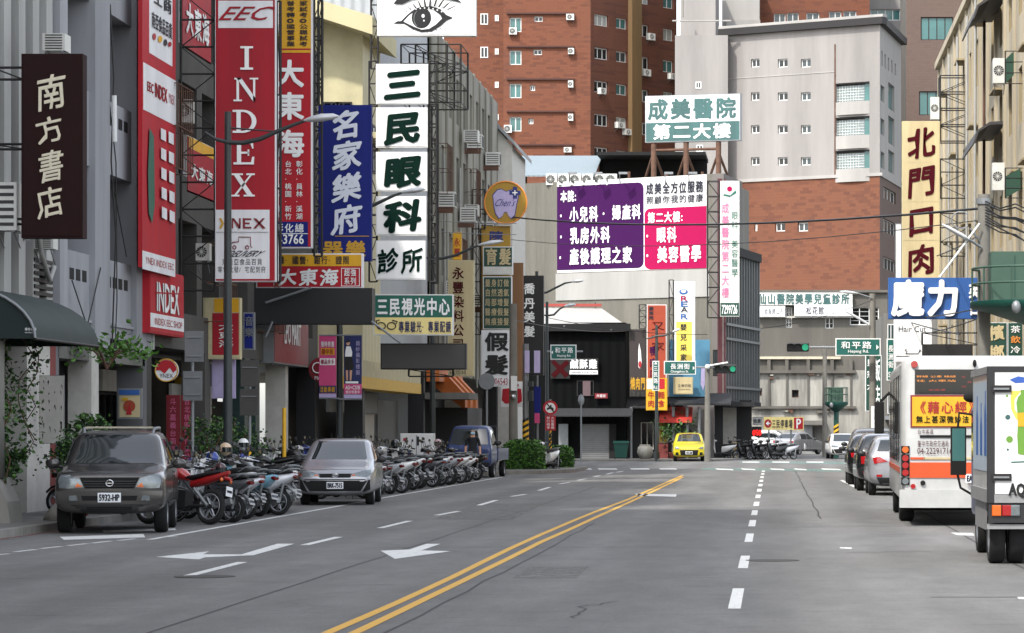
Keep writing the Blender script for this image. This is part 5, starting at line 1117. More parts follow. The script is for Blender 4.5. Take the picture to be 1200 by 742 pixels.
def wrap(name, t, bvh, poly, view, m, off=.008, cuts=3, thick=.03, mirror=False, deflt=None):
    """lay a polygon onto the body: view 'f' front (x,z), 'r' rear (x,z), 's' sides (y,z), 't' top (x,y)"""
    if name in ('windscreen', 'rear_window', 'side_window'): cuts, off = 9, .012
    sides = (1, -1) if view == 's' else (1,)
    polys = [poly] + ([[(-x, z) for x, z in poly]] if mirror and view != 's' else [])
    for sd_ in sides:
        for pg in polys:
            bm = bmesh.new(); vs = [bm.verts.new((p[0], p[1], 0)) for p in pg]; bm.faces.new(vs)
            bmesh.ops.triangulate(bm, faces=bm.faces)
            bmesh.ops.subdivide_edges(bm, edges=bm.edges, cuts=cuts, use_grid_fill=True)
            bmesh.ops.triangulate(bm, faces=bm.faces)
            D = {'f': Vector((0, 1, 0)), 'r': Vector((0, -1, 0)), 's': Vector((-sd_, 0, 0)), 't': Vector((0, 0, -1))}[view]
            dep = []
            for v in bm.verts:
                a, c = v.co.x, v.co.y
                o = {'f': (a, -9, c), 'r': (a, 9, c), 's': (9 * sd_, a, c), 't': (a, c, 9)}[view]
                h = bvh.ray_cast(Vector(o), D)[0]
                if view in 'fr':                     # keep to the face seen from the front: slide in from the corners
                    ref = bvh.ray_cast(Vector((0, o[1], c)), D)[0]; k = 0
                    while ref is not None and k < 12 and (h is None or abs(h.y - ref.y) > .2 + .25 * abs(a)):
                        a *= .97; k += 1; o = (a, o[1], c); h = bvh.ray_cast(Vector(o), D)[0]
                dep.append((v, Vector(o), h))
            good = [(o - h).length for v, o, h in dep if h is not None]
            if not good: bm.free(); continue
            med = sorted(good)[len(good) // 2]
            for v, o, h in dep:
                l = (h - o).length if h is not None else med
                if abs(l - med) > .9: l = med
                v.co = o + D * (l - off)
            bmesh.ops.recalc_face_normals(bm, faces=bm.faces)
            fs = list(bm.faces)
            if sum((f.normal.dot(D) for f in fs)) > 0: bmesh.ops.reverse_faces(bm, faces=fs)
            bd = [e for e in bm.edges if e.is_boundary]
            ex = bmesh.ops.extrude_edge_only(bm, edges=bd)
            for v in ex['geom']:
                if isinstance(v, bmesh.types.BMVert): v.co += D * thick
            for f in bm.faces: f.smooth = True
            for e in bd: e.smooth = False
            me = bpy.data.meshes.new(name); bm.to_mesh(me); bm.free(); me.materials.append(m)
            ob = bpy.data.objects.new(name, me); COL.objects.link(ob); ob.parent = t
    return ob
def plate(t, x, y, z, s, face=-1, w_=.38, h=.16):
    b = MB(); b.box(x - w_ / 2, x + w_ / 2, y, y + .012 * -face, z - h / 2, z + h / 2, MATS['plate_white']); p = b.build('number_plate', t, bevel=.004)
    pl = PL(0, 0); pl.a = Vector((0, y)); pl.d = Vector((-face, 0)) if face > 0 else Vector((1, 0)); pl.n = Vector((0, face))
    b = MB(); vs, fs = glyph(s, .0); x0 = min(v.x for v in vs); x1 = max(v.x for v in vs); y0 = min(v.y for v in vs); y1 = max(v.y for v in vs)
    for k, (ox, oz) in enumerate(((0, 0), (.006, 0), (-.006, 0), (0, .005), (0, -.005))):
        b.add([((x + ((v.x - x0) / (x1 - x0) - .5) * w_ * .86 * (1 if face < 0 else -1)) + ox, y + face * (.006 + k * .0006), z - h * .33 + (v.y - y0) / (y1 - y0) * h * .66 + oz) for v in vs], [f if face < 0 else f for f in fs], MATS['ink'])
    b.build('lettering', p)
def mirrors(t, x, y, z, m, s=1.):
    for sx in (-1, 1):
        b = MB(); b.ball((sx * (x + .1 * s), y, z), .1 * s, m, 12, (1.15, .6, .8)); b.cyl((sx * (x - .06), y - .0, z - .06), (sx * (x + .06), y, z - .03), .03, MATS['dark_trim'], n=6); b.build('wing_mirror', t)

# dark suv, front towards us
p = PX(106, VY, 51.2)
t = thing('parked_suv', 'dark brown grey suv parked at the kerb, front towards us, far left', 'car', (p.x, 53.45, 0), R(8), None)
st = [(-2.25, .40, .84, .93, .80, .80, .70), (-2.2, .34, .90, 1.0, .87, .87, .76), (-2.05, .33, .95, 1.05, .905, .90, .79), (-1.3, .33, 1.04, 1.12, .915, .90, .80), (-1.12, .33, 1.05, 1.16, .915, .90, .79), (-1.02, .33, 1.05, 1.22, .915, .90, .78), (-.36, .33, 1.06, 1.66, .925, .91, .735), (-.2, .33, 1.06, 1.72, .925, .91, .72), (.6, .33, 1.07, 1.745, .925, .91, .72), (1.6, .33, 1.08, 1.735, .925, .91, .715), (2.0, .35, 1.08, 1.68, .905, .89, .64), (2.16, .4, 1.06, 1.2, .88, .87, .72), (2.24, .46, .9, 1.0, .8, .8, .66)]
bo, bv = make_body(t, st, MATS['suv_paint'], (-1.36, 1.27), .345, .80)
wrap('windscreen', t, bv, [(-.8, 1.17), (.8, 1.17), (.69, 1.655), (-.69, 1.655)], 'f', MATS['car_glass'])
wrap('side_window', t, bv, [(-.66, 1.16), (.42, 1.14), (.42, 1.58), (-.2, 1.58)], 's', MATS['car_glass']); wrap('side_window', t, bv, [(.5, 1.14), (1.3, 1.15), (1.28, 1.58), (.5, 1.58)], 's', MATS['car_glass']); wrap('side_window', t, bv, [(1.38, 1.16), (1.95, 1.2), (1.86, 1.54), (1.38, 1.57)], 's', MATS['car_glass'])
wrap('headlight', t, bv, [(.42, .78), (.66, .76), (.82, .77), (.845, .90), (.80, 1.0), (.66, .985), (.50, .93)], 'f', MATS['clear_lens'], .012, mirror=True)
wrap('indicator', t, bv, [(.44, .79), (.56, .78), (.53, .86)], 'f', MATS['amber_lens'], .02, mirror=True)
g = wrap('grille', t, bv, [(-.40, .76), (.40, .76), (.49, .945), (-.49, .945)], 'f', MATS['under'], .006)
for z in (.80, .84, .88): wrap('grille_bar', t, bv, [(-.43, z - .008), (.43, z - .008), (.43, z + .008), (-.43, z + .008)], 'f', MATS['dark_trim'], .024)
b = MB(); b.tube([Vector((math.cos(a) * .06, -2.27, .85 + math.sin(a) * .052)) for a in [k * math.pi / 8 for k in range(17)]], .012, MATS['chrome'], 6); b.box(-.065, .065, -2.285, -2.265, .843, .857, MATS['chrome']); b.build('badge', t)
wrap('bumper', t, bv, [(-.86, .50), (.86, .50), (.87, .72), (-.87, .72)], 'f', MATS['suv_paint'], .035, thick=.06)
wrap('bumper_lip', t, bv, [(-.84, .36), (.84, .36), (.85, .49), (-.85, .49)], 'f', MATS['dark_trim'], .02, thick=.05)
for z0, z1, x in ((.56, .64, .44), (.40, .46, .36)): wrap('air_intake', t, bv, [(-x, z0), (x, z0), (x * 1.05, z1), (-x * 1.05, z1)], 'f', MATS['under'], .042)
wrap('fog_light', t, bv, [(.52, .56), (.66, .56), (.66, .64), (.54, .65)], 'f', MATS['clear_lens'], .045, mirror=True)
wrap('side_cladding', t, bv, [(-1.0, .36), (.9, .36), (.9, .50), (-1.0, .50)], 's', MATS['dark_trim'], .014)
for y in (-.02, .46, 1.34): wrap('door_seam', t, bv, [(y - .008, .5), (y + .008, .5), (y + .008, 1.02), (y - .008, 1.02)], 's', MATS['under'], .003)
wrap('door_handle', t, bv, [(.25, .92), (.4, .92), (.4, .95), (.25, .95)], 's', MATS['dark_trim'], .02)
for x in (-.22, .22): wrap('bonnet_crease', t, bv, [(x - .006, -1.9), (x + .006, -1.9), (x * 1.9 + .006, -1.1), (x * 1.9 - .006, -1.1)], 't', MATS['dark_trim'], .003)
plate(t, 0, -2.315, .61, '5932-HP')
mirrors(t, .95, -.72, 1.16, MATS['suv_paint'], 1.1)
for sx in (-1, 1):
    b = MB(); b.tube([(sx * .58, -.1, 1.67), (sx * .6, .0, 1.76), (sx * .6, 1.5, 1.77), (sx * .58, 1.62, 1.68)], .028, MATS['galv'], 8); b.build('roof_rail', t)
b = MB(); b.box(-.58, .58, .02, .09, 1.765, 1.795, MATS['beam_cream']); b.build('roof_bar', t)
b = MB(); b.tube([(-.6, -1.02, 1.2), (-.2, -.96, 1.235), (.05, -1.0, 1.21)], .012, MATS['under'], 5); b.tube([(.0, -1.02, 1.2), (.35, -.96, 1.235), (.6, -1.0, 1.21)], .012, MATS['under'], 5); b.build('wiper', t)
add_wheels(t, .80, (-1.36, 1.27), .345, .22, 6)
# silver hatchback sedan
def sedan(label, paint, loc, rz, L=4.4, W=.87, H=1.48, group=None, hatch=False):
    t = thing('parked_car', label, 'car', loc, rz, group)
    k = L / 4.4; h = H / 1.48; w_ = W / .87
    st = [(-2.2, .36, .58, .64, .66, .66, .54), (-2.14, .26, .66, .73, .80, .80, .68), (-1.95, .22, .76, .83, .875, .86, .74), (-1.3, .22, .90, .97, .89, .87, .76), (-1.02, .22, .93, 1.03, .89, .87, .75), (-.93, .22, .94, 1.08, .89, .87, .74), (-.12, .22, .97, 1.46, .89, .87, .69), (.02, .22, .97, 1.52, .89, .87, .68), (.7, .22, .98, 1.54, .89, .87, .68), (1.3, .22, 1.0, 1.5, .89, .87, .67), (1.8, .24, 1.02, 1.2, .88, .86, .66), (2.08, .3, .99, 1.1, .84, .83, .68), (2.19, .42, .84, .94, .74, .74, .58)]
    if hatch: st = [(-2.2, .36, .62, .70, .68, .68, .56), (-2.12, .26, .72, .80, .82, .82, .70), (-1.95, .22, .80, .88, .875, .86, .76), (-1.4, .22, .90, .97, .89, .87, .78), (-1.22, .22, .93, 1.02, .89, .87, .77), (-1.14, .22, .94, 1.07, .89, .87, .76), (-.5, .22, .97, 1.43, .89, .87, .71), (-.34, .22, .97, 1.49, .89, .87, .70), (.5, .22, .99, 1.53, .89, .87, .69), (1.5, .22, 1.02, 1.48, .89, .87, .68), (1.85, .24, 1.03, 1.42, .88, .86, .66), (2.1, .3, 1.0, 1.1, .86, .85, .72), (2.19, .4, .86, .96, .78, .77, .62)]
    st = [(y * k, a * h, b_ * h, c * h, d * w_, e * w_, f * w_) for y, a, b_, c, d, e, f in st]
    bo, bv = make_body(t, st, paint, (-1.3 * k, 1.28 * k), .31, .78 * w_)
    S_ = lambda pts: [(a * (k), c * h) for a, c in pts]
    F_ = lambda pts: [(a * w_, c * h) for a, c in pts]
    wrap('windscreen', t, bv, F_([(-.79, 1.05), (.79, 1.05), (.67, 1.465), (-.67, 1.465)]), 'f', MATS['car_glass'])
    if hatch: S0 = S_; S_ = lambda pts: S0([(a - .3 if a < .3 else a, c) for a, c in pts])
    wrap('side_window', t, bv, S_([(-.64, 1.05), (.3, 1.04), (.3, 1.40), (.0, 1.40)]), 's', MATS['car_glass']); wrap('side_window', t, bv, S_([(.37, 1.04), (1.2, 1.06), (1.08, 1.39), (.37, 1.40)]), 's', MATS['car_glass'])
    wrap('rear_window', t, bv, F_([(-.66, 1.12), (.66, 1.12), (.56, 1.4), (-.56, 1.4)]), 'r', MATS['car_glass'])
    for y in (-.05, .335, 1.2): wrap('door_seam', t, bv, S_([(y - .007, .32), (y + .007, .32), (y + .007, .97), (y - .007, .97)]), 's', MATS['under'], .003)
    wrap('bonnet_seam', t, bv, [(-.7, -1.93 * k), (.7, -1.93 * k), (.7, -1.915 * k), (-.7, -1.915 * k)], 't', MATS['under'], .003); wrap('sill_seam', t, bv, S_([(-.95, .33), (.95, .33), (.95, .35), (-.95, .35)]), 's', MATS['under'], .003); wrap('fuel_flap', t, bv, S_([(1.45, .8), (1.6, .8), (1.6, .81), (1.45, .81)]), 's', MATS['under'], .003)
    wrap('door_handle', t, bv, S_([(.15, .86), (.3, .86), (.3, .885), (.15, .885)]), 's', paint, .02)
    mirrors(t, .88 * w_, -.55 * k, 1.04 * h, MATS['dark_trim'])
    add_wheels(t, .755 * w_, (-1.3 * k, 1.28 * k), .31, .2, 7)
    return t, bv
p = PX(393, VY, 70.5)
t, bv = sedan('silver sedan with black lower grille parked between two rows of scooters', MATS['silver_paint'], (p.x - .15, 72.6, 0), R(4), 4.4, .86, 1.48)
def frontend(t, bv, big=True):
    wrap('bumper_grille', t, bv, [(-.58, .33), (.58, .33), (.72, .54), (.74, .57), (-.74, .57), (-.72, .54)], 'f', MATS['under'], .012)
    wrap('bumper_trim', t, bv, [(-.7, .585), (.7, .585), (.68, .605), (-.68, .605)], 'f', MATS['dark_trim'], .02)
    wrap('corner_intake', t, bv, [(.62, .30), (.80, .36), (.80, .60), (.76, .58)], 'f', MATS['under'], .014, mirror=True)
    wrap('headlight', t, bv, [(.34, .69), (.72, .66), (.82, .72), (.80, .82), (.6, .79), (.40, .73)], 'f', MATS['clear_lens'], .014, mirror=True)
    wrap('upper_grille', t, bv, [(-.34, .64), (.34, .64), (.42, .73), (-.42, .73)], 'f', MATS['under'], .01)
    wrap('bumper_lip', t, bv, [(-.74, .245), (.74, .245), (.72, .275), (-.72, .275)], 'f', MATS['silver_paint'] if big else MATS['dark_trim'], .03)
frontend(t, bv)
wrap('indicator', t, bv, [(.36, .685), (.46, .68), (.44, .72)], 'f', MATS['amber_lens'], .02, mirror=True)
b = MB()
for rx, rz_, dz in ((.07, .045, 0), (.03, .045, 0), (.055, .018, .026)): b.tube([Vector((math.cos(a) * rx, -2.195, .69 + dz + math.sin(a) * rz_)) for a in [k * math.pi / 8 for k in range(17)]], .009, MATS['chrome'], 5)
b.build('badge', t)
plate(t, 0, -2.21, .46, 'BRK-7515')
# yellow hatchback, far side
p = PX(806, VY, 166)
t, bv = sedan('bright yellow hatchback with black grille parked across the junction', MATS['yellow_paint'], (p.x, 168, 0), R(2), 3.84, .86, 1.52, None, True)
k = 1; wrap('grille', t, bv, [(-.45, .33), (.45, .33), (.5, .62), (-.5, .62)], 'f', MATS['under'], .014); wrap('headlight', t, bv, [(.5, .70), (.74, .66), (.79, .80), (.62, .80)], 'f', MATS['clear_lens'], .014, mirror=True); wrap('corner_intake', t, bv, [(.56, .32), (.74, .36), (.72, .5), (.58, .5)], 'f', MATS['under'], .014, mirror=True)
plate(t, 0, -1.93, .47, 'AXN-2208')
# cars waiting on the right, seen from behind
def rear_car(label, paint, x, y, rz=0., L=4.35, W=.89, H=1.56, style=0, pl_='AKQ-3317', front=False):
    t, bv = sedan(label, paint, (x, y + L / 2, 0), rz + math.pi, L, W, H, None, True)
    h = H / 1.48
    wrap('tail_light', t, bv, [(.40, .86 * h), (.76, .80 * h), (.80, .96 * h), (.62, .98 * h)] if style == 0 else [(.5, .72 * h), (.76, .70 * h), (.78, .98 * h), (.58, .98 * h)], 'r', MATS['red_lens'], .02, mirror=True)
    wrap('bumper', t, bv, [(-.6, .30), (.6, .30), (.7, .48), (-.7, .48)], 'r', MATS['dark_trim'], .02)
    wrap('reflector', t, bv, [(.55, .5), (.7, .5), (.7, .56), (.55, .56)], 'r', MATS['red_lens'], .02, mirror=True)
    plate(t, 0, L / 2 + .02, .72, pl_, 1)
    return t
p = PX(1018, VY, 80); rear_car('silver crossover with red tail lights waiting beside the bus', MATS['silver_paint'], p.x + .92, 80.5, 0, 4.38, .9, 1.55)
p = PX(1003, VY, 87); rear_car('dark grey estate car behind the silver crossover in the right lane', MATS['black_car'], p.x + .9, 86.5, 0, 4.4, .88, 1.62, 1)
p = PX(991, VY, 98); rear_car('black car third in the queue along the right kerb', MATS['black_car'], p.x + .9, 96, 0, 4.5, .88, 1.6)
p = PX(991, VY, 98); rear_car('dark grey car at the head of the right kerb queue', MATS['suv_paint'], p.x + 1.15, 104, 0, 4.5, .88, 1.75, 1)
t, bv = sedan('white car coming towards us out of the far side street', MATS['white_car'], (PX(988, VY, 180).x, 182, 0), R(4), 4.4, .86, 1.45); frontend(t, bv, False); plate(t, 0, -2.21, .46, 'BBQ-5520')
for lab, m, px, Z, rz, H in (('white suv parked side on under the yellow car park sign', 'white_car', 909, 212, 80, 1.65), ('silver sedan parked beyond the car park sign post', 'silver_paint', 936, 212, 150, 1.5)):
    t, bv = sedan(lab, MATS[m], (PX(px, VY, Z).x, Z, 0), R(rz), 4.5, .88, H); wrap('tail_light', t, bv, [(.5, .86), (.76, .80), (.8, .96), (.62, .98)], 'r', MATS['red_lens'], .02, mirror=True); wrap('headlight', t, bv, [(.5, .70), (.74, .66), (.79, .80), (.62, .80)], 'f', MATS['clear_lens'], .014, mirror=True)

# blue pick-up truck, cab towards us
p = PX(553, VY, 108)
t = thing('pickup_truck', 'small blue flatbed truck with cab towards us behind the scooters', 'truck', (p.x - .25, 112.4, 0), R(-3))
b = MB(); st = [(-2.1, .4, .95, 1.0, .74, .78, .7), (-2.06, .34, 1.02, 1.1, .8, .82, .74), (-1.98, .34, 1.06, 1.14, .82, .83, .74), (-1.6, .34, 1.06, 1.8, .82, .83, .66), (-1.5, .34, 1.06, 1.88, .82, .83, .66), (-.8, .34, 1.06, 1.9, .82, .83, .68), (-.55, .34, 1.06, 1.86, .82, .83, .68), (-.5, .4, 1.06, 1.8, .8, .8, .64)]
bo, bv = make_body(t, st, MATS['blue_truck'], (-1.25,), .29, .76, 'cab')
wrap('windscreen', t, bv, [(-.70, 1.2), (.70, 1.2), (.6, 1.76), (-.6, 1.76)], 'f', MATS['car_glass']); wrap('side_window', t, bv, [(-1.7, 1.15), (-.7, 1.12), (-.7, 1.72), (-1.4, 1.72)], 's', MATS['car_glass'])
wrap('headlight', t, bv, [(.5, .66), (.72, .66), (.72, .82), (.5, .82)], 'f', MATS['clear_lens'], .012, mirror=True); wrap('grille', t, bv, [(-.45, .68), (.45, .68), (.45, .8), (-.45, .8)], 'f', MATS['under'], .01); wrap('bumper', t, bv, [(-.76, .38), (.76, .38), (.76, .56), (-.76, .56)], 'f', MATS['dark_trim'], .03)
b = MB(); b.box(-.85, .85, -.42, 2.3, .62, .72, MATS['blue_truck']); b.box(-.85, -.81, -.42, 2.3, .721, 1.05, MATS['blue_truck']); b.box(.81, .85, -.42, 2.3, .721, 1.05, MATS['blue_truck']); b.box(-.81, .81, 2.26, 2.3, .721, 1.05, MATS['blue_truck']); b.box(-.4, .4, -.6, 2.2, .4, .619, MATS['under']); b.build('cargo_bed', t)
b = MB(); b.tube([(-.78, -.44, .8), (-.78, -.44, 1.85), (.78, -.44, 1.85), (.78, -.44, .8)], .025, MATS['dark_trim'], 6); b.build('guard_frame', t)
mirrors(t, .9, -1.75, 1.25, MATS['dark_trim'], 1.2); plate(t, 0, -2.14, .5, '2381-QJ'); add_wheels(t, .74, (-1.25, 1.4), .29, .19, 5)

# city bus from behind
Z = 55.5; p0 = PX(1056, VY, Z); XB = p0.x; W = 2.5; L = 11.6; H = 3.08
t = thing('city_bus', 'white city bus with orange band and yellow advert, seen from behind', 'bus', (XB + W / 2, Z, 0), R(-1.15))
b = MB(); rg_ = []
def rr(w_, z0, z1, r):
    p = []
    for cx, cz, a in ((w_ - r, z0 + .1, -90), (w_ - r, z1 - r, 0), (-w_ + r, z1 - r, 90), (-w_ + r, z0 + .1, 180)):
        q = r if cz > 1 else .1
        cx = cx if cz > 1 else (w_ - .1) * (1 if cx > 0 else -1)
        p += [(cx + q * math.cos(R(a + k * 18)), cz + q * math.sin(R(a + k * 18))) for k in range(6)]
    return p
for y, w_, z1 in ((.0, 1.17, 3.0), (.04, 1.22, 3.05), (.12, 1.25, H), (L - .1, 1.25, H), (L, 1.2, 3.0)): rg_.append([Vector((x, y, z)) for x, z in rr(w_, .42, z1, .22)])
b.loft(rg_, MATS['bus_white'], True, True); o = b.build('body', t, fix=True)
for e in o.data.polygons: e.use_smooth = True
o.data.set_sharp_from_angle(angle=R(35)) if hasattr(o.data, 'set_sharp_from_angle') else None
BP = PL(0, Z); 
def bq(px0, py0, px1, py1, m, nm, o0=0., o1=.02):
    u0, z1 = BP.uz(px0, py0); u1, z0 = BP.uz(px1, py1); b = MB(); b.box(u0 - XB - W / 2, u1 - XB - W / 2, -o1, -o0, z0, z1, MATS[m]); return b.build(nm, t)
def bt(lst, par=None, off=.03):
    by = {}
    for s in lst:
        s = list(s) + [0.] * (6 - len(s)); b = by.setdefault(s[2], MB()); write(b, BP, s[0], s[1], MATS[s[2]], s[4], s[3], off)
    for m, b in by.items():
        o = b.build('lettering', t); o.data.transform(Matrix.Translation((-XB - W / 2, -Z, 0)))
for q, m, nm in (((1072, 433, 1203, 462), 'glass_dark', 'rear_window'), ((1067, 463, 1203, 501), 'dark_red', 'advert_frame'), ((1078, 510, 1203, 513), 'under', 'panel_gap'), ((1066, 542, 1203, 560), 'bus_orange', 'orange_band'), ((1067, 536, 1084, 538.5), 'bus_orange', 'orange_strip'), ((1082, 536, 1203, 538.5), 'sign_beige', 'beige_strip'),
                 ((1054, 574, 1203, 595), 'bus_white', 'bumper')): bq(*q, m, nm, 0, .02 if nm != 'bumper' else .09)
bq(1069, 465, 1203, 499.5, 'yellow_pale' if 0 else 'sign_yellow', 'advert_panel', .0201, .026)
bt([('《藉心經》', (1070, 470, 1150, 485), 'text_red', 'h', .03), ('無上甚深微妙法', (1073, 487, 1136, 496), 'green_text', 'h', .03), ('臺中市政府交通局', (1075, 516, 1112, 524), 'pink_text' if 0 else 'maroon_text', 'h', .0), ('04-22291716', (1075, 525, 1116, 532), 'maroon_text', 'l', .0), ('台中客運', (1075, 503, 1094, 509), 'maroon_text', 'h')])
bt([('幹線 公車 綠線', (1074, 440, 1120, 442.5), 'salmon', 'l'), ('往 火車站', (1074, 445, 1120, 447.5), 'salmon', 'l'), ('323', (1127, 441, 1131, 443), 'red_lens', 'l'), ('09', (1134, 447, 1138, 449), 'red_lens', 'l'), ('往返', (1127, 452, 1132, 454), 'red_lens', 'l'), ('末班車', (1088, 456, 1108, 458), 'red_lens', 'l')])
for py, m in ((527, 'amber_lens'), (537, 'red_lens'), (545.5, 'red_lens'), (554, 'red_lens'), (564, 'clear_lens')):
    u, z = BP.uz(1061, py); b = MB(); b.box(u - XB - W / 2 - .075, u - XB - W / 2 + .075, -.03, .05, z - .065, z + .065, MATS['under']); b.cyl((u - XB - W / 2, -.03, z), (u - XB - W / 2, -.05, z), .058, MATS[m], n=20, smooth=False); b.build('tail_light', t)
for px, py, r_, m in ((1071.5, 427, .062, 'red_lens'), (1070, 570, .045, 'red_lens'), (1081.5, 566, .045, 'under')):
    u, z = BP.uz(px, py); b = MB(); b.cyl((u - XB - W / 2, .02, z), (u - XB - W / 2, -.04, z), r_, MATS[m], n=20); b.build('marker_lamp', t)
u, z = BP.uz(1142, 426); b = MB(); b.ball((u - XB - W / 2, -.06, z), .06, MATS['under'], 10, (.6, .8, 1.2)); b.build('rear_camera', t)
b = MB(); b.box(-W / 2 - .012, -W / 2 + .02, .5, L - .3, 1.15, 2.75, MATS['car_glass']); b.build('side_window', t)
for y in (1.8, 3.4, 5.0, 6.6, 8.2, 9.8):
    b = MB(); b.box(-W / 2 - .02, -W / 2 - .01, y, y + .07, 1.15, 2.75, MATS['under']); b.build('window_pillar', t)
b = MB(); b.box(-W / 2 - .014, -W / 2 + .02, .3, L - .3, .95, 1.05, MATS['bus_orange']); b.build('orange_band', t)
for y in (.25, 1.1):
    b = MB(); b.box(-W / 2 - .015, -W / 2 + .02, y, y + .03, .5, 2.9, MATS['galv']); b.build('side_trim', t)
b = MB(); b.box(-1.15, 1.15, .05, 1.6, .34, .46, MATS['under']); b.box(-1.0, 1.0, 1.2, 1.4, .25, .34, MATS['under']); b.cyl((.4, .06, .36), (.4, .5, .36), .05, MATS['rust'], n=10); b.build('undercarriage', t)
b = MB(); b.cyl((-W / 2 - .2, L - .1, 2.35), (-W / 2 + .05, L - .05, 2.6), .03, MATS['under']); b.box(-W / 2 - .33, -W / 2 - .12, L - .15, L - .02, 1.65, 2.35, MATS['under']); b.build('wing_mirror', t, bevel=.04)
plate(t, .1, -.1, .86, 'EAL-0592', -1)
add_wheels(t, W / 2 - .17, (3.1, 9.0), .48, .28, 8)
# delivery truck, box body
Z = 39.6; X0 = PX(1157, VY, Z).x; W = 2.1
t = thing('delivery_truck', 'white box delivery truck cropped by the right edge, seen from behind', 'truck', (X0 + W / 2, Z, 0), R(0))
TP = PL(0, Z)
M('box_grey', (138, 138, 138), .5, .2, var=.2); M('truck_side', (168, 180, 192), .4, var=.1); M('bottle_green', (96, 140, 44), .3, var=.15); M('bottle_white', (214, 218, 214), .3); M('label_blue', (40, 80, 160), .4, var=0)
b = MB(); H0, H1 = .85, 2.56
b.box(-W / 2 + .03, W / 2 - .03, .03, 3.3, H0, H1 - .03, MATS['bus_white'])
b.build('cargo_box', t)
b = MB()
for x in (-W / 2, W / 2 - .09): b.box(x, x + .09, 0, .1, H0 - .05, H1, MATS['dark_trim'])
for x in (-W / 2, W / 2 - .06): b.box(x, x + .06, .1, 3.3, H1 - .09, H1, MATS['box_grey']); b.box(x, x + .06, .1, 3.3, H0 - .05, H0 + .12, MATS['box_grey'])
b.box(-W / 2 + .09, W / 2 - .09, 0, .1, H1 - .07, H1, MATS['dark_trim']); b.box(-W / 2 + .09, W / 2 - .09, 0, .1, H0 - .05, H0 + .06, MATS['box_grey']); b.build('box_frame', t)
b = MB(); b.box(-W / 2 + .1, -.005, -.005, .03, H0 + .065, H1 - .08, MATS['white_paint']); b.build('rear_door', t)
b = MB(); b.box(.005, W / 2 - .1, -.005, .03, H0 + .065, H1 - .08, MATS['white_paint']); b.build('rear_door', t)
for z in (1.13, 2.27):
    b = MB(); b.box(-W / 2 + .06, -W / 2 + .31, -.03, -.006, z - .045, z + .045, MATS['steel_dark']); b.box(-W / 2 + .08, -W / 2 + .28, -.045, -.03, z - .012, z + .012, MATS['galv']); b.build('hinge', t)
b = MB(); b.box(-W / 2 + .024, -W / 2 + .03, .25, 3.1, 1.2, 2.38, MATS['truck_side']); b.build('side_advert', t)
for y, zz in ((.7, 1.95), (1.5, 1.8), (2.3, 1.9)):
    b = MB(); b.prism([(y - .2, 1.4), (y + .2, 1.4), (y + .18, zz), (y + .07, zz + .15), (y + .07, zz + .3), (y - .07, zz + .3), (y - .07, zz + .15), (y - .18, zz)], 'x', -W / 2 + .021, -W / 2 + .03, MATS['sky_blue']); b.build('side_print', t)
b = MB(); b.box(-W / 2 - .0, W / 2, .05, .35, .46, .52, MATS['box_grey']); b.box(-W / 2 + .02, W / 2 - .02, .02, .1, .54, .79, MATS['dark_trim']); b.build('underride_bar', t)
for x, m in ((-W / 2 + .12, 'amber_lens'), (-W / 2 + .25, 'red_lens'), (-W / 2 + .36, 'clear_lens')):
    b = MB(); b.box(x - .06, x + .06, -.01, .05, .63, .77, MATS[m]); b.build('tail_light', t, bevel=.01)
b = MB(); b.box(-W / 2 + .05, -W / 2 + .1, .95, 3.1, .42, .8, MATS['box_grey']); b.build('side_guard', t)
b = MB(); b.box(-.42, .42, .1, 5.2, .5, .79, MATS['under']); b.box(-.8, .8, 1.2, 1.4, .3, .5, MATS['under']); b.build('chassis', t)
b = MB(); b.box(-.93, .93, 3.45, 5.1, .5, 2.1, MATS['blue_truck']); b.build('cab', t, bevel=.08)
b = MB(); b.box(-.945, -.92, 3.7, 4.8, 1.35, 1.95, MATS['car_glass']); b.build('side_window', t)
b = MB(); ay = 3.9; xm = PX(1124, 0, Z + ay).x - X0 - W / 2
b.tube([(-.95, ay, 1.95), (xm, ay, 1.98), (xm - .02, ay, 1.75)], .018, MATS['under'], 6); b.tube([(xm - .02, ay, 1.1), (xm + .02, ay, .92), (-.95, ay + .05, .8)], .018, MATS['under'], 6); b.box(xm - .12, xm + .1, ay - .03, ay + .06, 1.1, 1.78, MATS['under']); b.box(xm - .1, xm + .08, ay - .034, ay - .03, 1.3, 1.76, MATS['glass_teal']); b.build('wing_mirror', t)
b = MB(); b.ball((-1.02, 3.6, 2.2), .1, MATS['under'], 10, (1.2, .8, .8)); b.build('marker_lamp', t)
def tq(poly, m, nm, off=.008):
    b = MB(); vs = []
    for x, y in poly: u, z = TP.uz(x, y); vs.append((u - X0 - W / 2, -off - .002, z))
    b.add(vs, [list(range(len(vs)))], MATS[m]); b.build(nm, t)
tq([(1191, 472), (1193, 465), (1196, 462), (1196, 457), (1202, 457), (1202, 462), (1206, 466), (1208, 474), (1207, 492), (1208, 510), (1207, 532), (1203, 534), (1193, 532), (1192, 510), (1193, 492)], 'bottle_green', 'bottle_print')
tq([(1192.5, 484), (1207.5, 483), (1207.5, 500), (1192.5, 500)], 'sign_yellow', 'bottle_print', .012); tq([(1196, 450), (1202, 450), (1202, 457), (1196, 457)], 'bottle_white', 'bottle_print', .012)
tq([(1185, 458), (1197, 458), (1189, 468), (1189, 480), (1197, 490), (1191, 492), (1185, 480), (1184, 468)], 'yellow_pale', 'arc_print', .004); tq([(1185, 541), (1210, 540), (1210, 541.6), (1185, 542.5)], 'sign_green', 'green_line_print')
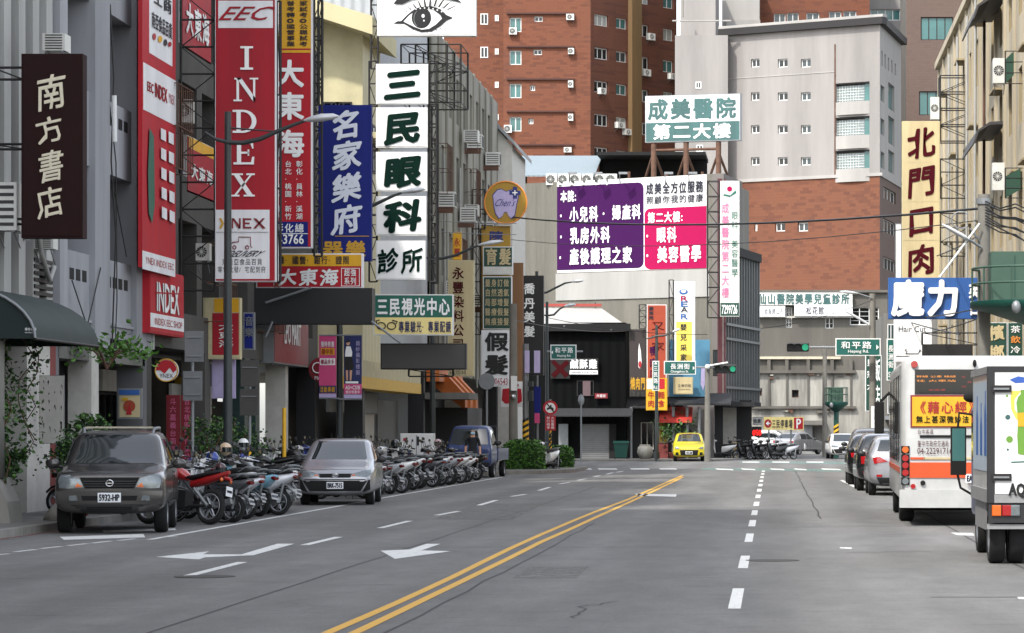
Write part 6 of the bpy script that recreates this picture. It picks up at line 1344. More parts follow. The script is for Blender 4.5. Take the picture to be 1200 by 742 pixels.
for x, y, r_, m in ((1180, 464, 1.5, 'bottle_green'), (1181, 489, 3, 'sign_teal'), (1183, 515, 4, 'bottle_green'), (1181, 527, 1.4, 'sign_teal')): tq(ell(x, y, r_, r_), m, 'dot_print', .006)
tq([(1183, 445), (1193, 441), (1205, 443), (1205, 448), (1190, 449)], 'label_blue', 'logo_print')
b = MB(); write(b, TP, 'AQ', (1182.5, 567, 1201, 583), MATS['black'], .09, 'l', .012); write(b, TP, 'UA', (1203.5, 567, 1222, 583), MATS['black'], .09, 'l', .012); o = b.build('lettering', t); o.data.transform(Matrix.Translation((-X0 - W / 2, -Z, 0)))
for y in (.55,):
    for sx in (-1, 1):
        for dx in (0, .25):
            ty, rm = wheel_mesh(.36, .2, 5); o = ty.build('wheel', t); o.location = (sx * (.9 - dx), y, .36); o.rotation_euler = (0, 0, 0 if sx > 0 else math.pi); rm.build('rim', o)
add_wheels(t, .82, (4.0,), .36, .2, 5)
b = MB(); b.box(-.95, -.58, .93, .97, .25, .62, MATS['under']); b.box(.58, .95, .93, .97, .25, .62, MATS['under']); b.build('mud_flap', t)
# ---------------------------------------------------------------- scooters, motorcycles, bicycle, helmets
BP_ = {}
for nm, c in (('white', (206, 206, 204)), ('black', (22, 22, 24)), ('silver', (182, 184, 188)), ('red', (150, 24, 26)), ('blue', (34, 58, 140)), ('pale blue', (130, 178, 200)), ('dark grey', (58, 60, 64)), ('maroon', (82, 24, 34))):
    BP_[nm] = M('scooter_' + nm.replace(' ', '_'), c, .32, .1 if nm != 'silver' else .2, var=.04, coat=.5)
M('seat_black', (20, 20, 21), .6, var=.1); M('engine', (44, 44, 46), .5, .5, var=.2)
def ringx(y, z, w_, h, n=10, p=2.4):
    r = []
    for k in range(n):
        a = 2 * math.pi * k / n; c, s = math.cos(a), math.sin(a)
        r.append(Vector((w_ * math.copysign(abs(c) ** (2 / p), c), y, z + h * math.copysign(abs(s) ** (2 / p), s))))
    return r
def bike_wheel(t, y, r, w_, spokes=5):
    ty = MB(); ty.lathe([(r * .72, -w_ * .4), (r * .9, -w_ * .5), (r, -w_ * .18), (r, w_ * .18), (r * .9, w_ * .5), (r * .72, w_ * .4), (r * .72, -w_ * .4)], (0, 0, 0), (1, 0, 0), MATS['rubber'], 20)
    rm = MB(); rm.lathe([(r * .66, -w_ * .35), (r * .735, -w_ * .42), (r * .735, w_ * .42), (r * .66, w_ * .35), (r * .66, -w_ * .35)], (0, 0, 0), (1, 0, 0), MATS['alloy'], 20)
    rm.cyl((-w_ * .5, 0, 0), (w_ * .5, 0, 0), r * .14, MATS['engine'], n=8)
    for k in range(spokes): a = 2 * math.pi * k / spokes; rm.cyl((0, 0, 0), (0, math.cos(a) * r * .7, math.sin(a) * r * .7), r * .07, MATS['alloy'], n=5)
    o = ty.build('wheel', t); o.location = (0, y, r); rm.build('rim', o); return o
def handlebar(t, y, z, wd=.34):
    b = MB(); b.tube([(-wd, y + .14, z), (-wd * .4, y + .02, z + .03), (wd * .4, y + .02, z + .03), (wd, y + .14, z)], .014, MATS['chrome'], 6)
    for s in (-1, 1): b.cyl((s * wd * .7, y + .08, z + .01), (s * wd * 1.02, y + .145, z), .02, MATS['seat_black'], n=8)
    b.build('handlebar', t)
    for s in (-1, 1):
        b = MB(); b.tube([(s * .24, y + .06, z + .02), (s * .3, y + .05, z + .16), (s * .34, y + .06, z + .2)], .008, MATS['seat_black'], 5); b.ball((s * .37, y + .06, z + .22), .065, MATS['seat_black'], 10, (1, .3, .7)); b.box(s * .37 - .05, s * .37 + .05, y + .078, y + .084, z + .19, z + .25, MATS['car_glass']); b.build('mirror', t)
def scooter():
    t = thing('scooter', '', 'scooter'); P_ = BP_['white']
    bike_wheel(t, -.64, .245, .1); bike_wheel(t, .6, .245, .11)
    b = MB(); b.loft([ringx(-.64 + math.cos(R(a)) * .285, .245 + math.sin(R(a)) * .285, .065, .022, 8) for a in range(20, 170, 25)], P_); b.build('front_fender', t)
    b = MB()
    for s in (-1, 1): b.cyl((s * .075, -.64, .245), (s * .06, -.5, .62), .022, MATS['engine'], n=8)
    b.build('fork', t)
    b = MB(); b.loft([[Vector((w_ * c, y + d * (1 - c * c) * -.09 + (.05 if s_ else 0), z)) for c, s_ in ((-1, 0), (-.5, 0), (0, 0), (.5, 0), (1, 0), (.6, 1), (0, 1), (-.6, 1))] for y, z, w_, d in ((-.32, .26, .12, .4), (-.37, .42, .18, 1), (-.42, .62, .21, 1.2), (-.44, .8, .18, 1), (-.43, .93, .11, .6))], P_); b.build('front_shield', t)
    b = MB(); b.loft([ringx(-.56, .98, .05, .04), ringx(-.52, .99, .12, .07), ringx(-.42, 1.0, .15, .075), ringx(-.33, .99, .08, .05)], P_); b.build('handlebar_cowl', t)
    b = MB(); b.ball((0, -.55, .975), .07, MATS['clear_lens'], 12, (1.1, .5, .7)); b.build('headlight', t)
    handlebar(t, -.42, 1.0)
    b = MB(); b.prism([(-.36, .27), (.12, .27), (.12, .36), (-.3, .36)], 'x', -.17, .17, MATS['plastic_black']); b.build('floorboard', t)
    b = MB(); b.loft([ringx(.03, .5, .13, .2), ringx(.12, .52, .17, .2), ringx(.4, .58, .185, .17), ringx(.7, .66, .15, .11), ringx(.9, .73, .085, .055), ringx(.98, .755, .03, .02)], P_); b.build('rear_body', t)
    b = MB(); b.loft([ringx(-.04, .7, .09, .03), ringx(.06, .755, .14, .055), ringx(.35, .76, .155, .055), ringx(.5, .80, .15, .05), ringx(.8, .82, .11, .04), ringx(.86, .81, .06, .02)], MATS['seat_black']); b.build('seat', t)
    b = MB(); b.tube([(-.1, .62, .78), (-.12, .82, .85), (-.07, 1.0, .86), (.07, 1.0, .86), (.12, .82, .85), (.1, .62, .78)], .014, MATS['galv'], 6); b.build('grab_rail', t)
    b = MB(); b.loft([ringx(.9, .72, .085, .045, 8), ringx(.97, .715, .07, .035, 8)], M('bike_lens', (96, 10, 12), .2, var=0)); b.build('tail_light', t)
    b = MB(); b.loft([ringx(.62, .52, .07, .02, 8), ringx(.8, .5, .08, .015, 8), ringx(.93, .4, .075, .012, 8), ringx(.98, .3, .07, .01, 8)], MATS['plastic_black']); b.build('rear_fender', t)
    b = MB(); b.add([(-.085, .965, .43), (.085, .965, .43), (.085, 1.005, .32), (-.085, 1.005, .32), (-.085, .953, .43), (.085, .953, .43), (.085, .993, .32), (-.085, .993, .32)], [(0, 3, 2, 1), (4, 5, 6, 7), (0, 1, 5, 4), (1, 2, 6, 5), (2, 3, 7, 6), (3, 0, 4, 7)], M('plate_dull', (160, 162, 164), .5, var=.15))
    for k in range(5): b.add([(-.08 + k * .034, .9806, .4), (-.055 + k * .034, .9806, .4), (-.055 + k * .034, .9935, .355), (-.08 + k * .034, .9935, .355)], [(0, 3, 2, 1)], MATS['ink'])
    b.build('number_plate', t)
    b = MB(); b.loft([ringx(.08, .3, .1, .09, 8), ringx(.35, .3, .12, .1, 8), ringx(.66, .27, .07, .06, 8)], MATS['engine']); b.build('engine', t)
    b = MB(); b.cyl((-.17, .2, .22), (-.17, .45, .26), .03, MATS['rust'], n=8); b.cyl((-.18, .42, .26), (-.19, .88, .34), .055, MATS['galv'], r2=.06, n=12); b.build('exhaust', t)
    b = MB(); b.cyl((.1, .64, .24), (.12, .72, .58), .028, MATS['galv'], n=8); b.build('shock_absorber', t)
    b = MB(); b.cyl((.05, .15, .2), (.2, .2, .01), .014, MATS['engine'], n=6); b.build('kickstand', t)
    return t
def motorcycle():
    t = thing('motorcycle', '', 'motorcycle'); P_ = BP_['blue']
    bike_wheel(t, -.68, .295, .1, 6); bike_wheel(t, .62, .295, .12, 6)
    b = MB(); b.loft([ringx(-.68 + math.cos(R(a)) * .33, .295 + math.sin(R(a)) * .33, .06, .018, 8) for a in range(30, 150, 20)], P_); b.build('front_fender', t)
    b = MB()
    for s in (-1, 1): b.cyl((s * .09, -.68, .295), (s * .08, -.42, .95), .025, MATS['chrome'], n=8)
    b.build('fork', t)
    b = MB(); b.loft([ringx(-.38, .78, .08, .08), ringx(-.25, .84, .15, .11), ringx(.0, .82, .15, .1), ringx(.14, .76, .08, .06)], P_); b.build('fuel_tank', t)
    b = MB(); b.loft([ringx(.08, .76, .1, .03), ringx(.3, .78, .13, .04), ringx(.62, .84, .12, .04), ringx(.8, .87, .07, .025)], MATS['seat_black']); b.build('seat', t)
    b = MB(); b.loft([ringx(.2, .66, .1, .06), ringx(.5, .72, .12, .07), ringx(.8, .8, .09, .05), ringx(.96, .86, .04, .03)], P_); b.build('tail_body', t)
    b = MB(); b.loft([ringx(-.62, .84, .06, .08), ringx(-.55, .88, .13, .13), ringx(-.42, .9, .15, .13), ringx(-.34, .86, .08, .08)], P_); b.build('front_cowl', t)
    b = MB(); b.ball((0, -.62, .85), .085, MATS['clear_lens'], 12, (1, .5, .8)); b.build('headlight', t)
    handlebar(t, -.44, .98, .36)
    b = MB(); b.box(-.13, .13, -.25, .15, .25, .55, MATS['engine'])
    for k in range(6): b.box(-.15, .15, -.22, .0, .4 + k * .04, .415 + k * .04, MATS['galv'])
    b.build('engine', t)
    b = MB(); b.tube([(-.08, -.42, .85), (-.1, -.3, .5), (-.1, .0, .25), (-.1, .25, .3), (-.08, .62, .3)], .025, MATS['engine'], 6); b.tube([(.08, -.42, .85), (.1, -.3, .5), (.1, .0, .25), (.1, .25, .3), (.08, .62, .3)], .025, MATS['engine'], 6); b.build('frame', t)
    b = MB(); b.tube([(-.1, -.28, .42), (-.16, -.1, .24), (-.18, .3, .26), (-.2, .45, .32)], .025, MATS['chrome'], 8); b.cyl((-.2, .4, .3), (-.22, .9, .42), .05, MATS['galv'], n=10); b.build('exhaust', t)
    b = MB(); b.loft([ringx(.9, .76, .06, .04, 8), ringx(1.0, .74, .05, .03, 8)], MATS['red_lens']); b.build('tail_light', t)
    for s in (-1, 1): b = MB(); b.ball((s * .15, .9, .72), .035, MATS['amber_lens'], 8); b.cyl((s * .05, .88, .74), (s * .13, .9, .72), .012, MATS['seat_black'], n=5); b.build('indicator', t)
    b = MB(); b.box(-.1, .1, .98, .99, .46, .62, MATS['plate_white']); b.box(-.08, .08, .9901, .993, .52, .56, MATS['ink']); b.box(-.06, .06, .7, .985, .64, .66, MATS['seat_black']); b.build('number_plate', t)
    for s in (-1, 1): b = MB(); b.cyl((s * .1, .3, .58), (s * .12, .62, .3), .03, MATS['red_lens'] if 0 else MATS['galv'], n=8); b.build('shock_absorber', t)
    b = MB(); b.cyl((.1, .0, .24), (.25, .05, .01), .015, MATS['engine'], n=6); b.build('kickstand', t)
    return t
SC, MC = scooter(), motorcycle()
ORD = ('first', 'second', 'third', 'fourth', 'fifth', 'sixth', 'seventh', 'eighth', 'ninth', 'tenth', 'eleventh', 'twelfth', 'thirteenth', 'fourteenth', 'fifteenth', 'sixteenth', 'seventeenth', 'eighteenth', 'nineteenth', 'twentieth', 'twenty-first', 'twenty-second', 'twenty-third', 'twenty-fourth', 'twenty-fifth', 'twenty-sixth', 'twenty-seventh', 'twenty-eighth')
used = {'s': False, 'm': False}
def place_bike(kind, col, x, y, rz, label, group):
    src = SC if kind == 's' else MC; m = BP_[col]
    sw = {k: m for k in ('front_fender', 'front_shield', 'handlebar_cowl', 'rear_body', 'fuel_tank', 'tail_body', 'front_cowl')}
    rj = random.Random(int(y * 1000))
    if rj.random() < .35: sw['handlebar_cowl'] = BP_['black']; sw['front_fender'] = BP_['black']
    o = dup(src, (x, y, 0 if x > -12.5 else .13), R(rz), label, group, sw, R(rj.uniform(-10, -3)))
    k_ = rj.uniform(1.02, 1.18); o.scale = (k_, rj.uniform(.95, 1.05), k_)
    return o
rb = random.Random(11)
g1 = 'two-wheelers parked between the dark suv and the silver sedan'
row1 = [('m', 'red'), ('s', 'dark grey'), ('s', 'silver'), ('s', 'black'), ('s', 'silver'), ('s', 'white'), ('s', 'dark grey'), ('s', 'pale blue'), ('s', 'silver'), ('s', 'white'), ('m', 'black'), ('s', 'white'), ('s', 'blue'), ('s', 'black')]
kn = {'s': 'scooter', 'm': 'motorcycle'}
for i, (k, c) in enumerate(row1):
    y = 56.4 + i * .7 + (0 if i == 0 else .55)
    place_bike(k, c, -10.85 + rb.uniform(-.22, .22), y, -110 + rb.uniform(-16, 14), f'{c} {kn[k]}, {ORD[i]} from the dark suv along the white parking line', g1)
row1b = [('s', 'blue'), ('s', 'black'), ('s', 'dark grey'), ('m', 'blue'), ('m', 'blue'), ('s', 'black'), ('m', 'white'), ('s', 'white'), ('s', 'dark grey'), ('s', 'black'), ('m', 'blue'), ('s', 'black')]
for i, (k, c) in enumerate(row1b):
    place_bike(k, c, -12.9 + rb.uniform(-.12, .12), 58.3 + i * .95, -100 + rb.uniform(-12, 12) + (180 if i % 3 == 1 else 0), f'{c} {kn[k]} on the pavement behind the parking row, {ORD[i]} from the dark suv', g1)
g2 = 'two-wheelers parked between the silver sedan and the blue truck'
row2 = ['silver', 'white', 'black', 'dark grey', 'white', 'black', 'silver', 'white', 'maroon', 'white', 'dark grey', 'white', 'silver', 'black', 'white', 'dark grey', 'pale blue', 'white', 'blue', 'silver', 'red', 'white', 'black', 'white', 'silver', 'white', 'silver', 'black']
for i, c in enumerate(row2):
    place_bike('s', c, -10.8 + rb.uniform(-.28, .22), 76.6 + i * 1.06 + rb.uniform(-.15, .15), -108 + rb.uniform(-20, 18), f'{c} scooter, {ORD[i]} beyond the silver sedan along the white parking line', g2)
for i, c in enumerate(('black', 'dark grey', 'silver', 'white', 'black', 'silver', 'white', 'blue', 'dark grey', 'white', 'black', 'silver', 'pale blue', 'white', 'black', 'dark grey', 'black', 'white', 'black')):
    place_bike('s' if i % 4 else 'm', c, -12.8, 77.6 + i * 1.3, -96 + rb.uniform(-14, 14), f'{c} {"scooter" if i % 4 else "motorcycle"} on the pavement beyond the silver sedan, {ORD[i]} in its line', g2)
g3 = 'scooters parked across the junction beneath the glazed overhang'
for i, (c, px) in enumerate((('white', 845), ('black', 864), ('black', 874), ('dark grey', 882), ('black', 890), ('black', 900), ('black', 909), ('silver', 919))):
    place_bike('s', c, PX(px, VY, 176).x, 176 + (i % 2) * .4, -62 if i else -100, f'{c} scooter, {ORD[i]} from the left beneath the glazed overhang', g3)
place_bike('s', 'white', PX(642, VY, 125).x, 125.5, -25, 'lone white scooter parked against the clipped hedge', 'scooter by the hedge')
for o in (SC, MC):                                   # the patterns become the two bikes deepest in the arcade
    pass
SC.location = (-15.6, 86.3, .13); SC.rotation_euler = (0, R(-5), R(-100)); SC['label'] = 'white scooter in the shade of the arcade beside the white wall'; SC['group'] = 'two-wheelers in the arcade'
MC.location = (-15.9, 88.2, .13); MC.rotation_euler = (0, R(-5), R(-95)); MC['label'] = 'blue motorcycle deep in the arcade shade behind the silver sedan'; MC['group'] = 'two-wheelers in the arcade'
for i, c in enumerate(('black', 'silver', 'red')): place_bike('s', c, -15.7, 80.9 + i * 1.3, -98 + i * 5, f'{c} scooter in the arcade left of the white wall', 'two-wheelers in the arcade')
# bicycle
t = thing('bicycle', 'plain bicycle with thin tyres squeezed in after the red motorcycle', 'bicycle', (-10.75, 57.55, 0), R(-110))
for y in (-.52, .52):
    ty = MB(); ty.lathe([(.305, -.017), (.335, -.012), (.335, .012), (.305, .017), (.305, -.017)], (0, 0, 0), (1, 0, 0), MATS['rubber'], 32); o = ty.build('wheel', t); o.location = (0, y, .335)
    rm = MB(); rm.lathe([(.295, -.012), (.307, -.012), (.307, .012), (.295, .012), (.295, -.012)], (0, 0, 0), (1, 0, 0), MATS['alloy'], 32)
    for k in range(14): a = k * 2 * math.pi / 14; rm.cyl((.015 * (-1) ** k, 0, 0), (0, math.cos(a) * .3, math.sin(a) * .3), .002, MATS['galv'], n=3)
    rm.build('rim', o)
b = MB()
for a, c in (((0, -.38, .85), (0, .12, .3)), ((0, -.36, .8), (0, .18, .78)), ((0, .12, .3), (0, .2, .88)), ((0, .52, .335), (0, .12, .3)), ((0, .52, .335), (0, .18, .74)), ((0, -.52, .335), (0, -.36, .95))): b.cyl(a, c, .016, MATS['steel_dark'], n=6)
b.build('frame', t)
b = MB(); b.tube([(-.28, -.25, 1.0), (-.1, -.37, .98), (.1, -.37, .98), (.28, -.25, 1.0)], .013, MATS['chrome'], 6); b.build('handlebar', t)
b = MB(); b.loft([ringx(.08, .9, .03, .02), ringx(.2, .91, .07, .03), ringx(.33, .92, .09, .03), ringx(.36, .92, .03, .02)], MATS['seat_black']); b.build('saddle', t)
b = MB(); b.cyl((-.02, .12, .3), (.02, .12, .3), .09, MATS['galv'], n=16); b.cyl((.02, .12, .3), (.1, .16, .16), .012, MATS['galv'], n=5); b.cyl((-.1, .08, .44), (-.02, .12, .3), .012, MATS['galv'], n=5); b.build('crank', t)
# helmets hung on mirrors
def helmet(label, c, p, rz=0.):
    t = thing('helmet', label, 'helmet', p, rz)
    b = MB(); b.ball((0, 0, .13), .135, M('helmet_' + '_'.join(str(v) for v in c), c, .25, var=.03, coat=.6), 16, (.92, 1.05, 1)); b.build('shell', t)
    b = MB(); v = [];
    for z in (.07, .12, .17): v.append([Vector((math.sin(R(a)) * .133, -math.cos(R(a)) * .148, z)) for a in range(-70, 71, 14)])
    b.loft(v, MATS['car_glass'], False, True, False); b.build('visor', t)
helmet('white helmet with dark visor on a scooter mirror in front of green pillar', (214, 214, 212), PX(285, 528, 66), R(30)); helmet('cream and brown helmet on a scooter beside the lamp post', (196, 170, 140), PX(264, 534, 62), R(50))
helmet('black helmet resting on a scooter just beyond the silver sedan', (24, 24, 26), PX(463, 526, 84), R(20)); helmet('pink and white helmet on a scooter beside the white cabinet', (186, 150, 156), PX(513, 524, 100), R(20)); helmet('dark maroon helmet low among scooters near the dark suv', (60, 24, 30), PX(258, 558, 60), R(40))
# ---------------------------------------------------------------- street furniture
M('pole_dark', (58, 62, 62), .5, .3, var=.15); M('pole_grey', (112, 109, 102), .8, var=.2, scale=2); M('lamp_head', (190, 192, 194), .4, .2); M('stripe_y', (226, 172, 30), .5, var=.1); M('trafo_green', (50, 78, 64), .5, var=.15, scale=1.2); M('tl_black', (20, 22, 22), .5); M('tl_green', (20, 130, 96), .3, var=0, emit=.45); M('sign_back', (118, 120, 122), .5, .35, var=.15); M('sign_back_d', (70, 68, 66), .6, .2, var=.15)
def lamp(label, px, Z, ptop, arm, head, tail=None):
    p = PX(px, VY, Z); t = thing('street_lamp', label, 'street lamp', (p.x, Z, 0), world=True)
    zt = PX(px, ptop, Z).z; b = MB(); b.cyl((p.x, Z, 0), (p.x, Z, zt), .11, MATS['pole_dark'], r2=.075, n=12); b.cyl((p.x, Z, .13), (p.x, Z, .5), .17, MATS['pole_dark'], n=12); b.build('pole', t)
    b = MB(); b.tube([PX(x, y, Z - .02 - .1 * i / len(arm)) for i, (x, y) in enumerate(arm)], .045, MATS['pole_dark'], 8, rs=[.03 + .025 * math.sin(math.pi * i / (len(arm) - 1)) for i in range(len(arm))])
    if tail: b.tube([PX(*q, Z) for q in tail], .02, MATS['pole_dark'], 5)
    b.build('arm', t)
    a, c = PX(head[0], head[1], Z - .12), PX(head[2], head[3], Z - .12); d = c - a; b = MB()
    rings = []
    for k, (s, r) in enumerate(((0, .04), (.15, .1), (.5, .16), (.85, .12), (1, .03))):
        q = a + d * s; rings.append([q + Vector((0, math.cos(2 * math.pi * i / 10) * r, math.sin(2 * math.pi * i / 10) * r * (.45 if math.sin(2 * math.pi * i / 10) < 0 else .7))) for i in range(10)])
    b.loft(rings, MATS['lamp_head']); b.build('lamp_head', t)
    return t
lamp('dark street lamp with curved arm crossing the tall red signs', 267, 70.4, 131, [(240, 155), (252, 163), (267, 167), (285, 167.5), (305, 163), (325, 154), (345, 146), (362, 140)], (356, 141.5, 397, 136.5), ((270, 150), (320, 154)))
lamp('street lamp whose arm curves across the white clinic panels', 398, 93, 232, [(392, 252), (410, 251), (428, 245), (445, 237), (462, 229), (474, 225)], (470, 226, 498, 222))
lamp('street lamp with arm passing over the beige dye sign', 507, 115, 288, [(492, 300), (503, 303), (518, 303), (535, 299), (552, 291), (566, 286)], (560, 287.5, 590, 283))
lamp('tall dark street lamp in front of the black hair sign', 629, 150, 318, [(622, 341), (629, 343), (640, 343), (650, 338), (662, 332), (673, 330)], (669, 330.5, 684, 329))
lamp('short dark street lamp left of the black shop', 641, 160, 354, [(635, 369), (641, 370), (649, 369), (656, 362), (664, 358)], (661, 359, 675, 357))
lamp('distant double armed street lamp behind the green vertical street sign', 769.5, 169, 381, [(757, 397), (763, 396), (769, 394), (780, 393), (792, 388)], (788, 389, 797, 386))
# promotional banners on the second lamp post
for k, (q, lab) in enumerate((((374, 394, 394, 466), 'pink promotional banner on the left of the lamp post above silver sedan'), ((403, 394, 424, 467), 'blue and pink promotional banner on the right of that lamp post'))):
    Z = 92.6; t = sign('street_banner', lab, q, Z, .02, 'pink_banner' if k == 0 else 'navy', 'mauve', edge=.0, cat='banner')
    b = MB(); P = ZP(Z)
    for y in (q[1] - 1, q[3] + 1): b.cyl(P.w(*P.uz(397, y), -.02), P.w(*P.uz(q[0] if k == 0 else q[2], y), -.02), .025, MATS['galv'], n=6)
    b.build('banner_rod', t)
    if k == 0:
        blob(t, Z, [('sign_yellow', rc(376, 408, 392, 416)), ('letter_white', rc(375, 420, 393, 428)), ('navy', rc(374, 452, 394, 461)), ('mauve', rc(374, 461.5, 394, 466))], .018)
        addtxt(t, Z, [('限時特惠', (376, 400, 392, 407), 'letter_white', 'h', .03), ('開中秋', (377, 408.5, 391, 415.5), 'text_red', 'h', .03), ('贈品多多', (376, 421, 392, 427), 'pink', 'h', .03), ('活動專線', (375, 453, 393, 460), 'sign_yellow', 'h', .02)], .03)
    else:
        blob(t, Z, [('pink_banner', rc(403, 450, 424, 462)), ('mauve', rc(403, 462.5, 424, 467)), ('letter_white', rc(405, 447, 420, 449.4)), ('skin', ell(408, 402, 2.2, 3)), ('ink', [(405.6, 402), (406, 398), (408, 397.4), (410.4, 399), (410, 401)]), ('letter_white', [(406, 406), (411, 406), (413, 413), (412.5, 418), (404.5, 418), (405, 411)]), ('black', [(404.5, 418), (412.5, 418), (415, 430), (413, 434), (406, 434), (404, 428)]), ('skin', [(405.5, 434), (408, 434), (408, 446), (406, 446)]), ('skin', [(410, 434), (413, 434), (412, 446), (410, 446)])], .018)
        addtxt(t, Z, [('婚紗攝影禮服', (417, 399, 422, 440), 'mauve', 'v', .0), ('AS+CS!B', (405, 452, 422, 456.5), 'letter_white', 'l', .03), ('婚紗特惠中', (405, 457.5, 422, 461.5), 'letter_white', 'h')], .03)
def pole(name, label, px, pytop, Z, r, m, stripes=0., cat='pole', x=None, r2=None):
    p = PX(px, VY, Z); t = thing(name, label, cat, (p.x, Z, 0), world=True); zt = PX(px, pytop, Z).z
    b = MB(); b.cyl((p.x, Z, 0), (p.x, Z, zt), r, MATS[m], r2=r2 or r, n=14); b.build('post', t)
    if stripes:
        z0 = stripes if isinstance(stripes, tuple) else (.4, 1.6); b = MB(); n = int((z0[1] - z0[0]) / .12)
        for k in range(n):
            za = z0[0] + k * .12; m_ = MATS['stripe_y'] if k % 2 else MATS['black']; rings = []
            for dz in (0, .12): rings.append([Vector((p.x + math.cos(a) * (r + .006), Z + math.sin(a) * (r + .006), za + dz + math.cos(a) * .07)) for a in [2 * math.pi * i / 14 for i in range(14)]])
            b.loft(rings, m_, caps=False)
        b.build('warning_stripes', t)
    return t
Z = 79; P = ZP(Z)
t = pole('sign_post', 'thin grey post carrying two pale blank sign backs beside lamp', 225.5, 388, 71, .04, 'galv'); P = ZP(70.9)
for q in ((216.5, 388, 238.5, 424), (214.5, 435, 237, 469.5)):
    b = MB(); P.prect(b, q, -.02, .0, MATS['sign_back']); 
    for y in (q[1] + 7, q[3] - 7): u0, z = P.uz(q[0], y); u1, _ = P.uz(q[2], y); P.rect(b, u0 + .04, u1 - .04, z - .02, z + .02, .0, .03, MATS['galv'])
    b.build('sign_plate', t)
t = pole('sign_post', 'grey post with two dark sign backs and a yellow striped foot', 292.5, 426, 74.5, .04, 'galv', (.5, 1.4)); P = ZP(74.4)
for q in ((282, 422, 303, 453), (281, 456, 302.5, 487)):
    b = MB(); P.prect(b, q, -.02, .0, MATS['sign_back_d']); P.prect(b, (q[0] + 2, q[1] + 8, q[2] - 2, q[1] + 9), 0, .03, MATS['galv']); b.build('sign_plate', t)
t = pole('sign_post', 'grey post with the back of a round sign above green shrub', 570.5, 444, 119, .045, 'galv', (.6, 1.7)); p = PX(570.5, 447, 118.9); b = MB(); b.cyl(p, p + Vector((0, -.02, 0)), .32, MATS['sign_back'], n=28, smooth=False); b.build('sign_plate', t)
t = pole('sign_post', 'slim yellow pole with stickers by the dark green arcade column', 333, 478, 80, .05, 'stripe_y')
t = pole('utility_pole', 'weathered concrete utility pole rising beside the brown board', 601.5, 356, 126.5, .2, 'pole_grey', r2=.15, cat='utility pole'); b = MB(); p = PX(602, 455, 126.3); b.box(p.x - .1, p.x + .14, 126.1, 126.3, p.z - .1, p.z + .5, MATS['white_paint']); b.ball(PX(601, 465, 126.2), .12, MATS['chrome'], 10); b.build('meter', t)
t = pole('utility_pole', 'grey steel pole with yellow black stripes near the clipped hedge', 616, 403, 128, .13, 'sign_back', (1.1, 2.2), cat='utility pole'); b = MB(); P = ZP(127.8)
for q in ((615, 411, 620.5, 437), (626, 411, 633, 437)): P.prect(b, q, 0, .05, MATS['mauve'])
b.build('pale_panels', t)
for y in (447, 458, 464): b = MB(); b.box(*sorted((PX(619, 0, 127.7).x, PX(625, 0, 127.7).x)), 127.4, 127.7, PX(0, y + 6, 127.7).z, PX(0, y, 127.7).z, MATS['tl_black']); b.build('signal_head', t)
t = pole('banner_post', 'slim post carrying a narrow blue and pink banner', 629.5, 440, 128.5, .04, 'sign_back', cat='pole'); P = ZP(128.3); b = MB(); P.prect(b, (626, 453, 633.5, 484), 0, .02, MATS['sign_blue']); P.prect(b, (626.5, 484.3, 632.5, 496), 0, .021, MATS['pink_banner']); b.build('banner', t)
Z = 127; t = pole('traffic_sign', 'round red no motorcycles sign above a red plate on striped post', 645, 468, Z, .045, 'galv', (.5, 2.2), 'traffic sign'); p = PX(645, 478, Z - .06)
b = MB(); b.cyl(p, p + Vector((0, -.02, 0)), .3, MATS['sign_red2'], n=36, smooth=False); b.cyl(p + Vector((0, -.02, 0)), p + Vector((0, -.026, 0)), .21, MATS['white_paint'], n=36, smooth=False); b.build('disc', t)
P = ZP(Z - .09); blob(t, P, [('black', [(641.6, 481), (640.5, 479), (642, 477.5), (646, 477), (648.5, 478), (649, 480.5), (647, 481), (646, 479.6), (643.5, 479.6)]), ('black', ell(645.5, 475.8, 1, 1.4)), ('black', [(640.2, 473.5), (641.4, 472.5), (649.8, 482.5), (648.6, 483.5)])], .0); b = MB(); P.prect(b, (639, 487, 651, 504.5), -.03, -.01, MATS['sign_red2']); b.build('plate', t)
addtxt(t, P, [('禁行機車', (640.5, 488, 644.5, 503), 'letter_white', 'v'), ('大型重機', (645.5, 488, 649.5, 503), 'letter_white', 'v')], .0)
t = pole('sign_post', 'thin post with an oval sign seen edge on before black shop', 681, 462, 160, .04, 'galv'); b = MB(); p = PX(681, 469, 160); b.lathe([(.28, -.01), (.28, .01), (.0005, .011), ], p, (.85, -.5, 0), MATS['sign_back'], 24); b.build('sign_plate', t)
def street_sign(label, r, Z, l1, l2, l1r, l2r, post=None, arrow=None, vert=False, arms=()):
    t = sign('street_name_sign', label, r, Z, .06, 'street_green', 'white_paint', edge=.05, texts=[(l1, l1r, 'letter_white', 'v' if vert else 'h', .03), (l2, l2r, 'letter_white', 'l', .02)], cat='street sign')
    if arrow: blob(t, Z, [('letter_white', arrow)], .036)
    b = MB()
    if post: p = PX(post[0], post[1], Z + .1); b.cyl((p.x, Z + .1, 0), (p.x, Z + .1, p.z), .06, MATS['pole_dark'], n=8)
    for a, c in arms: b.cyl(PX(*a, Z + .08), PX(*c, Z + .08), .045, MATS['galv'], n=8)
    if b.v: b.build('bracket', t)
    return t
street_sign('dark green street name sign left of the black shop front', (645, 404, 675.5, 421.5), 158, '和平路', 'Heping Rd.', (650, 407, 672, 414), (653, 415.5, 669, 419), None, [(645.8, 413), (648, 411), (648, 415)], arms=(((641, 412), (645, 412)), ((675, 412), (683, 412))))
street_sign('green street name sign hung from the signal arm over yellow car', (778, 423, 815.5, 439), 164, '長洲街', 'Changzhou St.', (785, 426, 809, 433), (786, 434, 807, 437.5), None, [(814.2, 431.5), (812, 429.5), (812, 433.5)], arms=(((815, 430.5), (827, 430.5)),))
